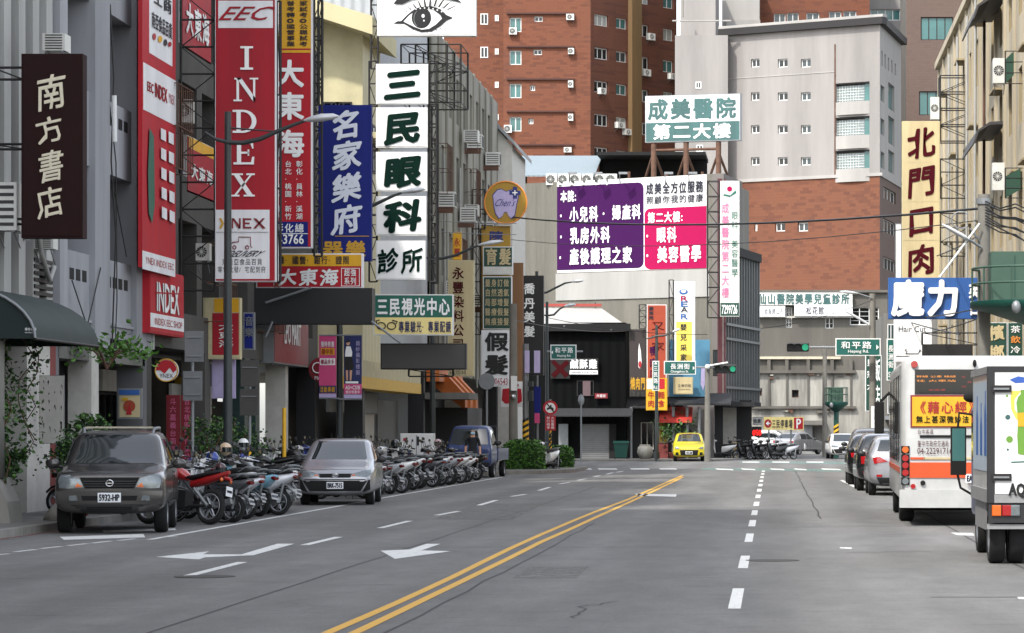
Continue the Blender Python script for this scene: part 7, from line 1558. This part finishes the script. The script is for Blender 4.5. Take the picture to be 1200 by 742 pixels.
street_sign('green upright street name sign beside the orange vertical sign', (764.5, 423, 772.5, 458), 166, '三民路', 'Rd.', (766, 428, 771, 450), (766, 452, 771, 456), (769, 458), [(768.5, 424), (766.5, 427), (770.5, 427)], vert=True)
street_sign('wide green street name sign on the right hand signal arm', (979, 396.5, 1032, 417), 140, '和平路', 'Heping Rd.', (985, 400, 1022, 409), (994, 410, 1018, 414.5), None, [(1030, 407), (1027, 404), (1027, 410)])
street_sign('tall green upright street name sign left of the white salon board', (1039, 397, 1048.5, 446), 137, '長洲街', 'St.', (1041, 404, 1047, 432), (1041, 436, 1047, 442), (1043.5, 446), None, vert=True)
def traffic_light(label, px, py, Z, arm, lit=2, pole_px=None, ptop=None):
    t = thing('traffic_light', label, 'traffic light', PX(px, py + 12, Z), world=True); w_ = 8.7 if Z > 150 else 8.6
    b = MB(); P = ZP(Z); P.prect(b, (px - 13, py - 5.2, px + 13, py + 5.2), -.25, 0, MATS['tl_black']); b.build('housing', t, bevel=.05)
    for k in (-1, 0, 1):
        p = PX(px + k * w_, py, Z); b = MB(); on = k == 1
        b.cyl(p + Vector((0, .0, 0)), p + Vector((0, -.02, 0)), .15, MATS['tl_green'] if on else MATS['tl_black'], n=20, smooth=False); b.build('lens', t)
        b = MB(); b.loft([[p + Vector((math.cos(R(a)) * .17, d, math.sin(R(a)) * .17)) for a in range(-20, 201, 20)] for d in (0, -.22)], MATS['tl_black'], False, True, False); b.build('visor', t)
    b = MB()
    for a, c in arm: b.cyl(PX(*a, Z + .1), PX(*c, Z + .1), .05, MATS['galv'], n=8)
    b.build('arm', t); return t
traffic_light('traffic light showing green on a short arm beside glazed building', 850, 432.5, 163.8, (((827, 431), (840, 431)),))
t = pole('signal_pole', 'grey concrete signal pole in front of the grey corner wall', 829, 428, 164, .17, 'pole_grey', cat='pole', r2=.13); b = MB(); b.ball(PX(829, 430, 163.7), .14, MATS['white_paint'], 10); b.cyl(PX(829, 429, 163.8), PX(853, 425, 163.8), .05, MATS['white_paint'], n=8); b.build('camera_arm', t)
traffic_light('traffic light showing green on a long arm before the old stained building', 935, 407, 140, (((946, 407), (1020, 407)),))
t = pole('utility_pole', 'cream concrete lamp pole rising behind the wide green street sign', 1022.5, 344, 141, .17, 'pole_grey', cat='utility pole', r2=.14); b = MB()
b.tube([PX(1022, 349, 140.8), PX(1015, 347, 140.8), (PX(1006, 344, 140.8))], .03, MATS['galv'], 6); b.loft([[PX(984 + 22 * s, 341.5 + 2.5 * s, 140.8) + Vector((0, math.cos(a) * r_, math.sin(a) * r_ * .5)) for a in [2 * math.pi * i / 8 for i in range(8)]] for s, r_ in ((0, .03), (.3, .14), (.7, .14), (1, .05))], MATS['lamp_head']); b.cyl(PX(992, 365, 140.8), PX(1018, 380, 140.8), .06, MATS['lamp_head'], n=8); b.build('lamp_arm', t)
t = pole('utility_pole', 'old dark concrete pole standing before the far green transformer', 966.5, 405, 192, .17, 'concrete_d' if 0 else 'pole_grey', cat='utility pole', r2=.13)
Zp = 80; t = pole('utility_pole', 'thick grey utility pole beside the cream apartment carrying cables', 1153, 228, Zp, .19, 'pole_grey', cat='utility pole', r2=.16); b = MB(); p = PX(1153, 235, Zp); b.cyl((p.x, Zp, p.z - .1), (p.x, Zp, p.z + .05), .2, MATS['galv'], n=14)
b.cyl(PX(1137, 268, Zp - .2), PX(1150, 285, Zp - .1), .03, MATS['galv'], n=6); b.build('collar', t)
b = MB(); rg_ = []
a, c = PX(1104, 263, Zp - .4), PX(1136, 281, Zp - .4)
for s, r_ in ((0, .04), (.2, .1), (.8, .12), (1, .05)): rg_.append([a + (c - a) * s + Vector((0, math.cos(k * .785) * r_ * 1.4, math.sin(k * .785) * r_ * .6)) for k in range(8)])
b.loft(rg_, MATS['lamp_head']); b.cyl(c, PX(1150, 290, Zp - .2), .035, MATS['galv'], n=6); b.build('lamp_head', t)
b = MB(); b.cyl(PX(1101, 325, Zp - .5), PX(1148, 262, Zp - .3), .03, MATS['white_paint'], n=6); b.build('stay_rod', t)
b = MB(); b.tube([PX(1150 + 11 * math.cos(R(a)) - 24, 258 + 10 * math.sin(R(a)), Zp - .3) for a in range(40, 330, 20)], .018, MATS['galv'], 5); b.build('cable_ring', t)
# transformers on green pedestals
def transformer(label, px0, px1, pyt, pyb, Z, base, group=None):
    xa, xb = PX(px0, 0, Z).x, PX(px1, 0, Z).x; zt, zb = PX(0, pyt, Z).z, PX(0, pyb, Z).z; cx = (xa + xb) / 2; w_ = (xb - xa)
    t = thing('transformer', label, 'transformer', (cx, Z, 0), world=True); G = MATS['trafo_green']
    b = MB(); b.box(xa, xb - w_ * .1, Z - .5, Z + .6, zb, zt, G)
    for k in range(1, 4): b.box(xa + w_ * .9 * k / 4 - .01, xa + w_ * .9 * k / 4 + .01, Z - .515, Z - .5, zb + .1, zt - .1, MATS['sign_green_d'])
    b.build('cabinet', t)
    b = MB(); b.lathe([(w_ * .69, 0), (w_ * .69, -.16), (w_ * .5, -.3), (w_ * .16, -.6), (w_ * .15, -.6)], (cx, Z, zb), (0, 0, 1), MATS['green_dark'], 24); b.build('platform', t)
    b = MB(); b.cyl((cx, Z, 0), (cx, Z, zb - .6), w_ * .15, MATS['green_dark'], n=16); b.build('pedestal', t)
    b = MB(); r_ = w_ * .67; n = 12
    for h in (.45, .85): b.tube([Vector((cx + math.cos(2 * math.pi * k / 24) * r_, Z + math.sin(2 * math.pi * k / 24) * r_, zb + h)) for k in range(25)], .03, G, 6)
    for k in range(n): b.cyl((cx + math.cos(2 * math.pi * k / n) * r_, Z + math.sin(2 * math.pi * k / n) * r_, zb), (cx + math.cos(2 * math.pi * k / n) * r_, Z + math.sin(2 * math.pi * k / n) * r_, zb + .85), .025, G, n=6)
    b.build('railing', t)
    b = MB(); b.ball((cx - r_ * .45, Z - r_ - .05, zb - .2), .12, MATS['galv'], 10, (1, 1, 1.4)); b.build('beacon', t)
    b = MB()
    for k in range(8):
        rings = [[Vector((cx + math.cos(a) * (w_ * .15 + .006), Z + math.sin(a) * (w_ * .15 + .006), .9 + k * .14 + dz + math.cos(a) * .1)) for a in [2 * math.pi * i / 14 for i in range(14)]] for dz in (0, .14)]
        b.loft(rings, MATS['stripe_y'] if k % 2 else MATS['black'], caps=False)
    b.build('warning_stripes', t); return t
transformer('large green transformer cabinet on a railed pedestal at the right edge', 1160, 1282, 296, 354, 79, 0)
transformer('distant green transformer cabinet on a striped green pedestal', 970, 990, 455, 471, 186, 0)
# cables
def cable(name, label, pts, r=.02, sag=0.):
    b = MB(); P_ = [PX(*p) for p in pts]
    if len(P_) == 2 and sag: a, c = P_; P_ = [a.lerp(c, k / 10) - Vector((0, 0, sag * 4 * (k / 10) * (1 - k / 10))) for k in range(11)]
    b.tube(P_, r, MATS['black'], 5); return tag(b.build(name), label, 'cable', 'cables strung across the street')
cable('overhead_cable', 'thick black cable crossing the street in front of brick floors', [(560, 250, 142), (1165, 243, 81)], .035, .5); cable('overhead_cable', 'thin cable sagging just below the thick black one', [(575, 278, 145), (1150, 258, 82)], .014, .55)
cable('overhead_cable', 'thin cable running past the lowest white clinic panels', [(430, 250, 98), (605, 262, 128)], .016, .1); cable('overhead_cable', 'second thin cable in front of the clinic panels', [(430, 262, 98), (605, 275, 128)], .016, .1); cable('overhead_cable', 'thin slack cable from utility pole to the black shop eave', [(602, 375, 126.5), (735, 388, 171)], .014, .2)
cable('overhead_cable', 'thin cable across the old stained building to the lamp pole', [(892, 385, 185), (1022, 352, 141)], .016, .2); cable('overhead_cable', 'thin cable between the far street lamp and the signal pole', [(640, 372, 160), (829, 392, 164)], .016, .25)
rw = random.Random(4)
for k in range(9): cable('service_cable', ('topmost', 'second', 'third', 'fourth', 'fifth', 'sixth', 'seventh', 'eighth', 'lowest')[k] + ' black cable fanning right from the thick utility pole', [(1155, 236 + k * 3.4, 79.8), (1172, 246 + k * 3 + rw.uniform(-3, 3), 79), (1190, 243 + k * 4.5 + rw.uniform(-5, 5), 78.6), (1212, 250 + k * 5 + rw.uniform(-4, 4), 78)], .02)
for k, (a, c) in enumerate((((1060, 375), (1180, 355)), ((1050, 372), (1125, 392)), ((1080, 392), (1150, 372)), ((1098, 300), (1150, 274)))): cable('service_cable', ('cable', 'lowest cable', 'crossing cable', 'slanting cable')[k] + ' behind the blue ribbed sign', [(*a, 110), (*c, 92)], .022, .05)
# air conditioners
def ac(label, pl, q, dep=.35, fan=True, off=.1, group=None):
    if not isinstance(pl, PL): pl = ZP(pl)
    u0, z1 = pl.uz(q[0], q[1]); u1, z0 = pl.uz(q[2], q[3]); w0 = pl.w((u0 + u1) / 2, z0, off)
    t = thing('air_conditioner', label, 'air conditioner', w0, group=group, world=True)
    b = MB(); pl.rect(b, u0, u1, z0, z1, off, off + dep, MATS['ac_white']); b.build('casing', t)
    b = MB(); cx = u0 + (u1 - u0) * .42; cz = (z0 + z1) / 2; r_ = min(u1 - u0, z1 - z0) * .4; o = off + dep
    if fan:
        b.add([pl.w(cx + math.cos(a) * r_, cz + math.sin(a) * r_, o + .006) for a in [2 * math.pi * i / 20 for i in range(20)]], [list(range(20))], MATS['ac_dark'])
        for k in range(6): a = k * math.pi / 6; b.cyl(pl.w(cx + math.cos(a) * r_, cz + math.sin(a) * r_, o + .012), pl.w(cx - math.cos(a) * r_, cz - math.sin(a) * r_, o + .012), .008, MATS['ac_white'], n=4)
    else:
        for k in range(6): z = z0 + (z1 - z0) * (k + .6) / 6.5; pl.rect(b, u0 + .05, u1 - .05, z, z + (z1 - z0) * .07, o + .002, o + .006, MATS['ac_dark'])
    b.build('grille', t)
    b = MB()
    for u in (u0 + .05, u1 - .05): b.cyl(pl.w(u, z0 - .02, 0), pl.w(u, z0 - .02, o), .018, MATS['galv'], n=5); b.cyl(pl.w(u, z0 - .3, 0), pl.w(u, z0 - .02, o), .014, MATS['galv'], n=5)
    b.build('bracket', t); return t
G_ = 'air conditioners on the building fronts'
ac('air conditioner perched above the dark brown hanging sign', ZP(58.5), (57, 43, 83, 63), .5, False, 0, G_); ac('air conditioner left of the dark brown hanging sign', ZP(57.6), (2, 216, 27, 272), .5, False, 0, G_); ac('air conditioner below the dark brown hanging sign', ZP(60.5), (44, 278, 68, 293), .4, False, 0, G_)
ac('white air conditioner with round fan behind the truss of the tall red sign', ZP(75.6), (212, 118, 228, 145), .3, True, 0, G_); ac('lower air conditioner behind the truss of the tall red sign', ZP(75.8), (232, 286, 248, 306), .3, True, 0, G_)
for lab, q in (('air conditioner on olive building just right of the lattice frame', (545, 154, 562, 168)), ('air conditioner on olive building beside the round tooth sign', (546, 241, 562, 254))): ac(lab, ZP(132 if q[1] < 200 else 134), q, .6, False, 0, G_)
ac('upper white air conditioner on the cream apartment, by green shade', ZP(92), (1163, 70, 1178, 99), .4, True, 0, G_); ac('lower white air conditioner with grille fan on the cream apartment', ZP(92), (1162, 192, 1176, 224), .4, True, 0, G_); ac('rounded air conditioner above the cream sign with red characters', ZP(119), (1090, 115, 1101, 141), .4, True, 0, G_)
for lab, q in (('green shade panel beside upper air conditioner', (1178, 60, 1188, 98)), ('green shade panel beside lower air conditioner', (1178, 197, 1196, 232))):
    P = ZP(91); t = thing('balcony_cage', lab + ' on the cream apartment', 'cage', P.w(*P.uz(1184, q[3])), world=True); b = MB(); truss(b, P, (q[0], q[1], q[2] + 14, q[3]), 3, None, 0, .0, False, .015); b.build('cage_bars', t); b = MB(); u0, z1 = P.uz(q[0], q[1]); u1, z0 = P.uz(q[2], q[3]); b.add([P.w(u0, z0), P.w(u1, z0 + .25), P.w(u1, z1), P.w(u0, z1 - .25), P.w(u0, z0, -.03), P.w(u1, z0 + .25, -.03), P.w(u1, z1, -.03), P.w(u0, z1 - .25, -.03)], [(0, 1, 2, 3), (7, 6, 5, 4), (0, 4, 5, 1), (1, 5, 6, 2), (2, 6, 7, 3), (3, 7, 4, 0)], M('shade_green', (24, 62, 46), .7)); b.build('shade', t)
for lab, P, q in (('under the top left front window of the brick tower', P1, (597, 33, 606, 41)), ('on the front corner of brick tower, top', P1, (664, 17, 673, 24)), ('on the front corner of brick tower, second down', P1, (666, 57, 673, 64)), ('on the front corner of brick tower, third down', P1, (666, 95, 672, 103)), ('on the front corner of brick tower, fourth down', P1, (666, 134, 672, 142)), ('on the front corner of brick tower, lowest', P1, (661, 173, 670, 179)), ('under the lowest left front window of the brick tower', P1, (591, 147, 600, 156)),
                  ('in third row of the brick tower side face', P2, (700, 103, 706, 111)), ('beside the open window in fourth row of the side face', P2, (720, 143, 729, 151)), ('near the ochre shaft in fourth row of the side face', P2, (729, 151, 737, 159)), ('right of the ochre shaft in the second row', P2, (757, 39, 764, 48)), ('right of the ochre shaft in the third row', P2, (751, 81, 759, 90)), ('at the far edge of the brick tower side face', P2, (782, 86, 791, 94))):
    ac('small white air conditioner ' + lab, P, q, .4, True, .02, 'air conditioners on the brick tower')
P = ZP(183.5)
for k, px in enumerate((641, 655, 669, 683, 698, 711)): ac('grey rooftop cooling unit, ' + ORD[k] + ' from the left under the blue shed roof', PL(PX(px, 0, 183).x, 183 + (640 - px) * .03), (px, 205, px + 12.5, 218), .8, True, 0, 'cooling units on the hall roof')
# clutter on the fronts
for k, (u, z) in enumerate(((122.2, 10.6), (125.1, 7.2), (130.9, 10.6), (133.8, 14), (136.7, 7.2), (139.6, 10.6), (142.5, 14), (145.4, 7.2))):
    t = ac(ORD[k] + ' wall air conditioner along the olive building front, counted from the near end', OF, (0, 0, 1, 1), .7, False, .05, G_) if 0 else None
    t = thing('air_conditioner', ORD[k] + ' wall air conditioner along the olive building front, counted from near end', 'air conditioner', OF.w(u + .4, z), group=G_, world=True)
    b = MB(); OF.rect(b, u, u + .85, z, z + .6, .1, .75, MATS['ac_white']); b.build('casing', t); b = MB(); OF.rect(b, u + .05, u + .8, z + .05, z + .55, .751, .757, MATS['ac_dark'])
    for q in range(5): b.box(-13.4 + .15, -13.4 + .7, 0 + u - .006, u - .001, z + .08 + q * .1, z + .12 + q * .1, MATS['ac_dark'])
    b.build('grille', t); b = MB(); OF.rect(b, u + .05, u + .1, z - .25, z - .01, 0, .7, MATS['rust']); b.build('bracket', t)
for k, (u, z) in enumerate(((72.3, 8.0), (78.4, 4.6), (82.4, 8.0), (86.4, 4.6), (122, 11.2), (128, 7.8), (134, 11.2))):
    P = LF if u < 100 else OF; t = thing('balcony_cage', ORD[k] + ' iron window cage along the left fronts, counted from the near end', 'cage', P.w(u + 1, z), group='window cages on the left fronts', world=True); b = MB()
    for q in range(9): b.cyl(P.w(u + q * .24, z - .1, .5), P.w(u + q * .24, z + 1.9, .5), .014, MATS['rust'], n=4)
    for h in (-.1, .9, 1.9):
        for o_ in (.01, .5): b.cyl(P.w(u, z + h, o_), P.w(u + 1.92, z + h, o_), .018, MATS['rust'], n=4)
        for e_ in (0, 1.92): b.cyl(P.w(u + e_, z + h, 0), P.w(u + e_, z + h, .5), .018, MATS['rust'], n=4)
    b.build('cage_bars', t)
for k, (y, x_) in enumerate(((124.6, -13.3), (131, -13.3), (138, -13.28), (71.35, -14.4), (80.9, -14.4), (88.4, -14.4))):
    b = MB(); b.tube([(x_, y, 3.6), (x_ + .02, y, 8), (x_ - .02, y + .03, 12.9)], .06, MATS['duct'], 6); tag(b.build('drainpipe'), ORD[k] + ' grey drainpipe along the left fronts, counted from the farther olive building', 'pipe', 'drainpipes on the left fronts')
# awning at the far left
t = thing('shop_awning', 'dark green quarter round awning at the left edge of the street', 'awning', (-13.6, 55.5, 3.3), world=True)
M('awning_green', (15, 34, 32), .7, var=.2, scale=1.2, streak=True); prof = [(-14.45 + 1.75 * math.cos(R(a)), 3.31 + .98 * math.sin(R(a))) for a in range(0, 91, 9)]
b = MB(); rings = [[Vector((x, y, z)) for x, z in prof] for y in (52.9, 53.1, 54.3, 55.5, 56.7, 57.7, 57.9)]
b.loft(rings, MATS['awning_green'], False, True, False); b.build('canvas', t)
for y in (52.9, 57.9):
    b = MB(); b.prism([(-14.45, 3.31)] + prof, 'y', y, y + .02, MATS['awning_green']); b.build('end_panel', t)
b = MB(); b.tube([Vector((x + .01, 52.88, z + .01)) for x, z in prof], .03, MATS['galv'], 6); b.cyl((-12.7, 52.9, 3.31), (-12.7, 57.9, 3.31), .03, MATS['steel_dark'], n=6); b.build('frame', t)
P = ZP(52.89); addtxt(t, P, [('南方書店', (29, 384, 43, 387.5), 'letter_white', 'h', .02), ('www.book.tw', (29, 388.5, 42, 390.5), 'letter_white', 'l')], .0)
# person
def person():
    p = PX(554, VY, 106.3); t = thing('person', 'person in dark t-shirt and face mask standing before the blue truck', 'person', (p.x, 106.3, 0), R(8))
    V = [(0, 0, .98), (0, .0, 1.15), (0, -.0, 1.34), (0, 0, 1.46), (0, -.01, 1.53), (0, -.02, 1.63), (0, -.02, 1.71),
         (.17, 0, 1.43), (.235, .02, 1.2), (.25, -.02, .98), (.25, -.06, .86), (-.17, 0, 1.43), (-.235, .02, 1.2), (-.25, -.02, .98), (-.25, -.06, .86),
         (.095, 0, .9), (.105, -.01, .5), (.11, .02, .1), (.11, -.12, .05), (-.095, 0, .9), (-.105, -.01, .5), (-.11, .02, .1), (-.11, -.12, .05)]
    E_ = [(0, 1), (1, 2), (2, 3), (3, 4), (4, 5), (5, 6), (3, 7), (7, 8), (8, 9), (9, 10), (3, 11), (11, 12), (12, 13), (13, 14), (0, 15), (15, 16), (16, 17), (17, 18), (0, 19), (19, 20), (20, 21), (21, 22)]
    Rr = [(.155, .105), (.15, .1), (.17, .11), (.1, .08), (.058, .06), (.082, .1), (.07, .085), (.065, .07), (.05, .05), (.038, .04), (.035, .045), (.065, .07), (.05, .05), (.038, .04), (.035, .045), (.09, .1), (.068, .07), (.045, .05), (.045, .035), (.09, .1), (.068, .07), (.045, .05), (.045, .035)]
    me = bpy.data.meshes.new('body'); me.from_pydata(V, E_, []); o = bpy.data.objects.new('body', me); COL.objects.link(o)
    o.modifiers.new('s', 'SKIN'); o.modifiers.new('d', 'SUBSURF').levels = 2
    for i, r_ in enumerate(Rr): me.skin_vertices[0].data[i].radius = r_
    me.skin_vertices[0].data[0].use_root = True
    dg = bpy.context.evaluated_depsgraph_get(); m2 = bpy.data.meshes.new_from_object(o.evaluated_get(dg)); o.modifiers.clear(); o.data = m2; o.parent = t
    m2.materials.clear()
    for m in (MATS['skin'], M('shirt_dark', (24, 26, 32), .85, var=.15), M('trousers', (40, 42, 50), .85, var=.15), M('shoe', (30, 30, 30), .6), M('hair', (18, 16, 15), .7)): m2.materials.append(m)
    for q in m2.polygons:
        c = q.center; q.use_smooth = True
        q.material_index = 0
        if c.z < .1: q.material_index = 3
        elif c.z < 1.0 and abs(c.x) < .21: q.material_index = 2
        elif c.z < 1.53 and not (abs(c.x) > .2 and c.z < 1.17) and not (abs(c.x) < .075 and c.z > 1.475): q.material_index = 1
        elif c.z > 1.69 or (c.z > 1.58 and c.y > .01): q.material_index = 4
    b = MB(); b.loft([ringx(-.125, 1.6, .02, .03, 10), ringx(-.115, 1.605, .06, .045, 10), ringx(-.07, 1.61, .082, .045, 10)], M('mask', (150, 186, 206), .8, var=0)); b.build('face_mask', t)
    for s in (-1, 1):
        b = MB(); b.ball((s * .034, -.113, 1.672), .013, MATS['ink'], 8); b.build('eye', t)
        for k in range(5): 
            b = MB(); x = s * (.25 + (k - 2) * .014); b.tube([(x, -.065, .84), (x, -.075, .79 - (k % 3) * .006), (x - s * .006, -.085, .755 - (k % 3) * .008)], .009, MATS['skin'], 6); b.build('finger', t)
    return t
person()
# greenery
HL = [M('hedge_leaf', (82, 128, 40), .5, var=.25), M('hedge_leaf_d', (52, 92, 30), .55, var=.2), LEAF[0]]
def hedge(label, x0, x1, y0, y1, h, n, seed):
    rg = random.Random(seed); t = thing('hedge', label, 'hedge', ((x0 + x1) / 2, (y0 + y1) / 2, .13), world=True)
    b = MB(); cx, cy = (x0 + x1) / 2, (y0 + y1) / 2
    def pt():
        a = rg.random()
        while True:
            u, v, w_ = rg.uniform(-1, 1), rg.uniform(-1, 1), rg.uniform(0, 1)
            e = max(abs(u) ** 3 + w_ ** 6, abs(v) ** 3 + w_ ** 6)
            if .55 < e < 1.06 + .1 * math.sin(u * 9 + v * 4): return Vector((cx + u * (x1 - x0) / 2, cy + v * (y1 - y0) / 2, .13 + w_ * h))
    leafy(b, n, pt, .11, HL, rg); b.build('foliage', t)
    b = MB(); b.box(x0 + .2, x1 - .2, y0 + .2, y1 - .2, .14, h * .82, MATS['leaf_c']); b.build('stems', t)  # dark green box filling the inside of the hedge
    return t
xa, xb = PX(588, 0, 124).x, PX(636, 0, 124).x; hedge('long clipped green hedge beside the lone white scooter', xa, xb, 124.2, 126.2, 1.15, 7000, 1)
xa, xb = PX(643, 0, 131).x, PX(671, 0, 131).x; hedge('small clipped green hedge behind the striped sign post', xa, xb, 130, 131.6, .9, 3000, 2)
def shrub(name, label, c, h, w_, n, seed, leaf=.16, pot=None, trunks=3, cat='plant', mats=None, low=.35):
    rg = random.Random(seed); t = thing(name, label, cat, c, world=True); c = Vector(c); b = MB(); z0 = .45 if pot else 0
    tips = []
    for k in range(trunks):
        a = rg.uniform(0, 6.28); e = c + Vector((math.cos(a) * w_ * .35, math.sin(a) * w_ * .35, z0 + h * rg.uniform(.6, .95))); tips.append(e)
        b.tube([c + Vector((0, 0, z0)), c.lerp(e, .5) + Vector((rg.uniform(-.08, .08), rg.uniform(-.08, .08), z0 * .5 + .05)), e], .025, MATS['rust'], 6, rs=[.035, .025, .012])
    b.build('stem', t)
    cl = [(e + Vector((rg.uniform(-1, 1) * w_ * .3, rg.uniform(-1, 1) * w_ * .3, rg.uniform(-.3, .1) * h)), rg.uniform(.16, .32) * w_) for e in tips for _ in range(4)]
    cl = [q for q in cl if q[0].z > c.z + z0 + h * low]
    b = MB()
    def pt():
        q, r_ = rg.choice(cl); d = Vector((rg.gauss(0, 1), rg.gauss(0, 1), rg.gauss(0, .8))); return q + d * r_ * .55
    leafy(b, n, pt, leaf, mats or LEAF, rg); b.build('foliage', t)
    if pot: b = MB(); b.lathe([(.001, 0), (pot * .75, 0), (pot, .42), (pot * 1.06, .45), (pot * .92, .45), (pot * .85, .36), (.001, .36)], c, (0, 0, 1), M('terracotta', (120, 54, 42), .8, var=.2), 18); b.build('pot', t)
    return t
shrub('potted_shrub', 'tall leafy shrub at the left edge under the green awning', (-14.1, 54.2, .13), 2.2, .9, 1900, 3, .1, .3, 5); shrub('potted_shrub', 'bushy potted plant between the stone base and the suv', (-13.95, 55.4, .13), 1.0, .6, 800, 4, .09, .26, 4); shrub('potted_shrub', 'low potted plant beside the dark suv wing mirror', (-13.0, 57.6, .13), .9, .8, 900, 5, .09, .22, 3)
shrub('potted_shrub', 'small light green plant behind the dark suv roof', (-13.9, 62.5, .13), 1.4, .7, 300, 6, .13, .2, 3); shrub('potted_tree', 'slender clipped potted tree beside the red shop banners', (-13.2, 72.2, .13), 1.6, .9, 700, 7, .1, .25, 3, 'tree'); shrub('potted_shrub', 'dark green shrub behind scooters near the green pillar', (-13.6, 77, .13), 1.5, 1.2, 1000, 8, .1, .25, 3)
shrub('street_shrub', 'bright green shrub growing at the foot of the round sign post', (PX(569, 0, 116.5).x, 116.5, .13), 1.25, .8, 700, 9, .12, None, 4)
shrub('rooftop_plant', 'green plant growing on the roof edge behind the eye billboard', (-13.75, 127.5, 17.6), 1.4, 1.0, 420, 10, .16, None, 3); shrub('hanging_fern', 'bright green fern sprouting above the grey shop front', PX(125, 432, 64), .62, 1.3, 320, 12, .16, None, 5, 'plant', [LEAF[1], M('leaf_bright', (78, 122, 40), .5, var=.15)], .1)
shrub('shop_plant', 'dark leafy plant behind the bright yellow hatchback', (PX(792, 0, 172).x, 172, 0), 2.2, 2.0, 500, 13, .2, .4, 4)
rv = random.Random(21); t = thing('hanging_vine', 'dark climbing vine hanging under the green awning at the far left', 'vine', (-13.9, 53.9, .13), world=True); st_ = []
b = MB()
for k in range(11):
    x, y = rv.uniform(-14.3, -13.2), rv.uniform(53.2, 56.5); z0, z1 = rv.uniform(.5, 1.6), 3.4; p_ = [Vector((x + rv.uniform(-.15, .15), y + rv.uniform(-.15, .15), z1 + (z0 - z1) * q / 6)) for q in range(7)]; st_.append(p_); b.tube(p_, .012, MATS['rust'], 4)
b.build('stem', t); b = MB()
def vp():
    p_ = rv.choice(st_); q = rv.randrange(6); d = p_[q].lerp(p_[q + 1], rv.random()); return d + Vector((rv.gauss(0, .1), rv.gauss(0, .1), rv.gauss(0, .08)))
leafy(b, 1500, vp, .1, LEAF, rv); b.build('foliage', t)
# odds and ends
t = thing('white_cabinet', 'white storage cabinet standing behind the second row of scooters', 'cabinet', PX(488, 536, 101), world=True); t.location.z = .13; P = ZP(101); b = MB(); u0, z1 = P.uz(469, 508); u1, _ = P.uz(507, 508); b.box(u0, u1, 101, 101.8, .13, z1, MATS['white_paint']); b.build('case', t, bevel=.02)
b = MB(); b.box((u0 + u1) / 2 - .012, (u0 + u1) / 2 + .012, 100.99, 101, .3, z1 - .05, MATS['galv']); b.box(u0 + .1, u0 + .2, 100.985, 101, z1 - .25, z1 - .15, MATS['text_red']); b.box(u0 + .55, u0 + .62, 100.985, 101, z1 - .4, z1 - .1, MATS['steel_dark']); b.build('door_trim', t)
p = PX(728, VY, 169.5); t = thing('wheelie_bin', 'dark green wheeled rubbish bin beside the roller shutter', 'bin', (p.x, 169.5, .1), world=True); b = MB(); b.loft([[Vector((p.x + sx * w_, 169.5 + sy * w_ * .9, z)) for sx, sy in ((-1, -1), (1, -1), (1, 1), (-1, 1))] for z, w_ in ((.18, .3), (.95, .4))], MATS['green_dark'], True, False); b.build('tub', t); b = MB(); b.prism([(169.1, .96), (169.92, .96), (169.92, 1.05), (169.5, 1.1), (169.1, 1.0)], 'x', p.x - .43, p.x + .43, MATS['green_dark']); b.build('lid', t)
for s in (-1, 1): b = MB(); b.cyl((p.x + s * .3, 169.3, .17), (p.x + s * .36, 169.3, .17), .08, MATS['rubber'], n=12); b.build('wheel', t)
p = PX(756, VY, 170); t = tag(MB().lathe([(.001, 0), (.28, 0), (.45, .35), (.4, .65), (.28, .75), (.32, .8), (.22, .8), (.001, .6)], (p.x, 170, .1), (0, 0, 1), MATS['stain_white'], 20).build('clay_jar'), 'large pale clay jar in front of the low shop', 'jar')
t = thing('barrier', 'short yellow wooden barrier under the glazed overhang', 'barrier', (PX(859, 0, 180).x, 180, 0), world=True); b = MB(); P = ZP(180)
for k in range(4): x = PX(855 + k * 2.6, 0, 180).x; b.box(x, x + .07, 180, 180.05, 0, 1.0, MATS['fascia_yellow'])
x0, x1 = PX(854, 0, 180).x, PX(864, 0, 180).x
for z in (.3, .75): b.box(x0, x1, 179.95, 180, z, z + .07, MATS['fascia_yellow'])
b.build('slats', t)
b = MB(); b.prism([(-13.9, .13), (-13.1, .13), (-13.15, .5), (-13.35, .9), (-13.8, .95)], 'y', 52.8, 53.7, MATS['concrete']); b.cyl((-13.6, 53.2, .9), (-13.6, 53.2, 3.3), .3, MATS['concrete_d'], n=16); o = b.build('stone_column', fix=True); tag(o, 'grey round column on a stone foot at the left edge', 'column')
b = MB(); rings = [[Vector((-12.95 + .55 * s, 54.6 + .35 * math.cos(a) * math.sin(math.pi * (s * .9 + .05)), .13 + max(0, .32 * math.sin(a) * math.sin(math.pi * (s * .9 + .05))))) for a in [math.pi * 2 * i / 12 for i in range(12)]] for s in [k / 7 for k in range(8)]]
b.loft(rings, MATS['concrete']); tag(b.build('garden_stone', fix=True), 'low grey rounded stone lying on the pavement by the suv', 'stone')
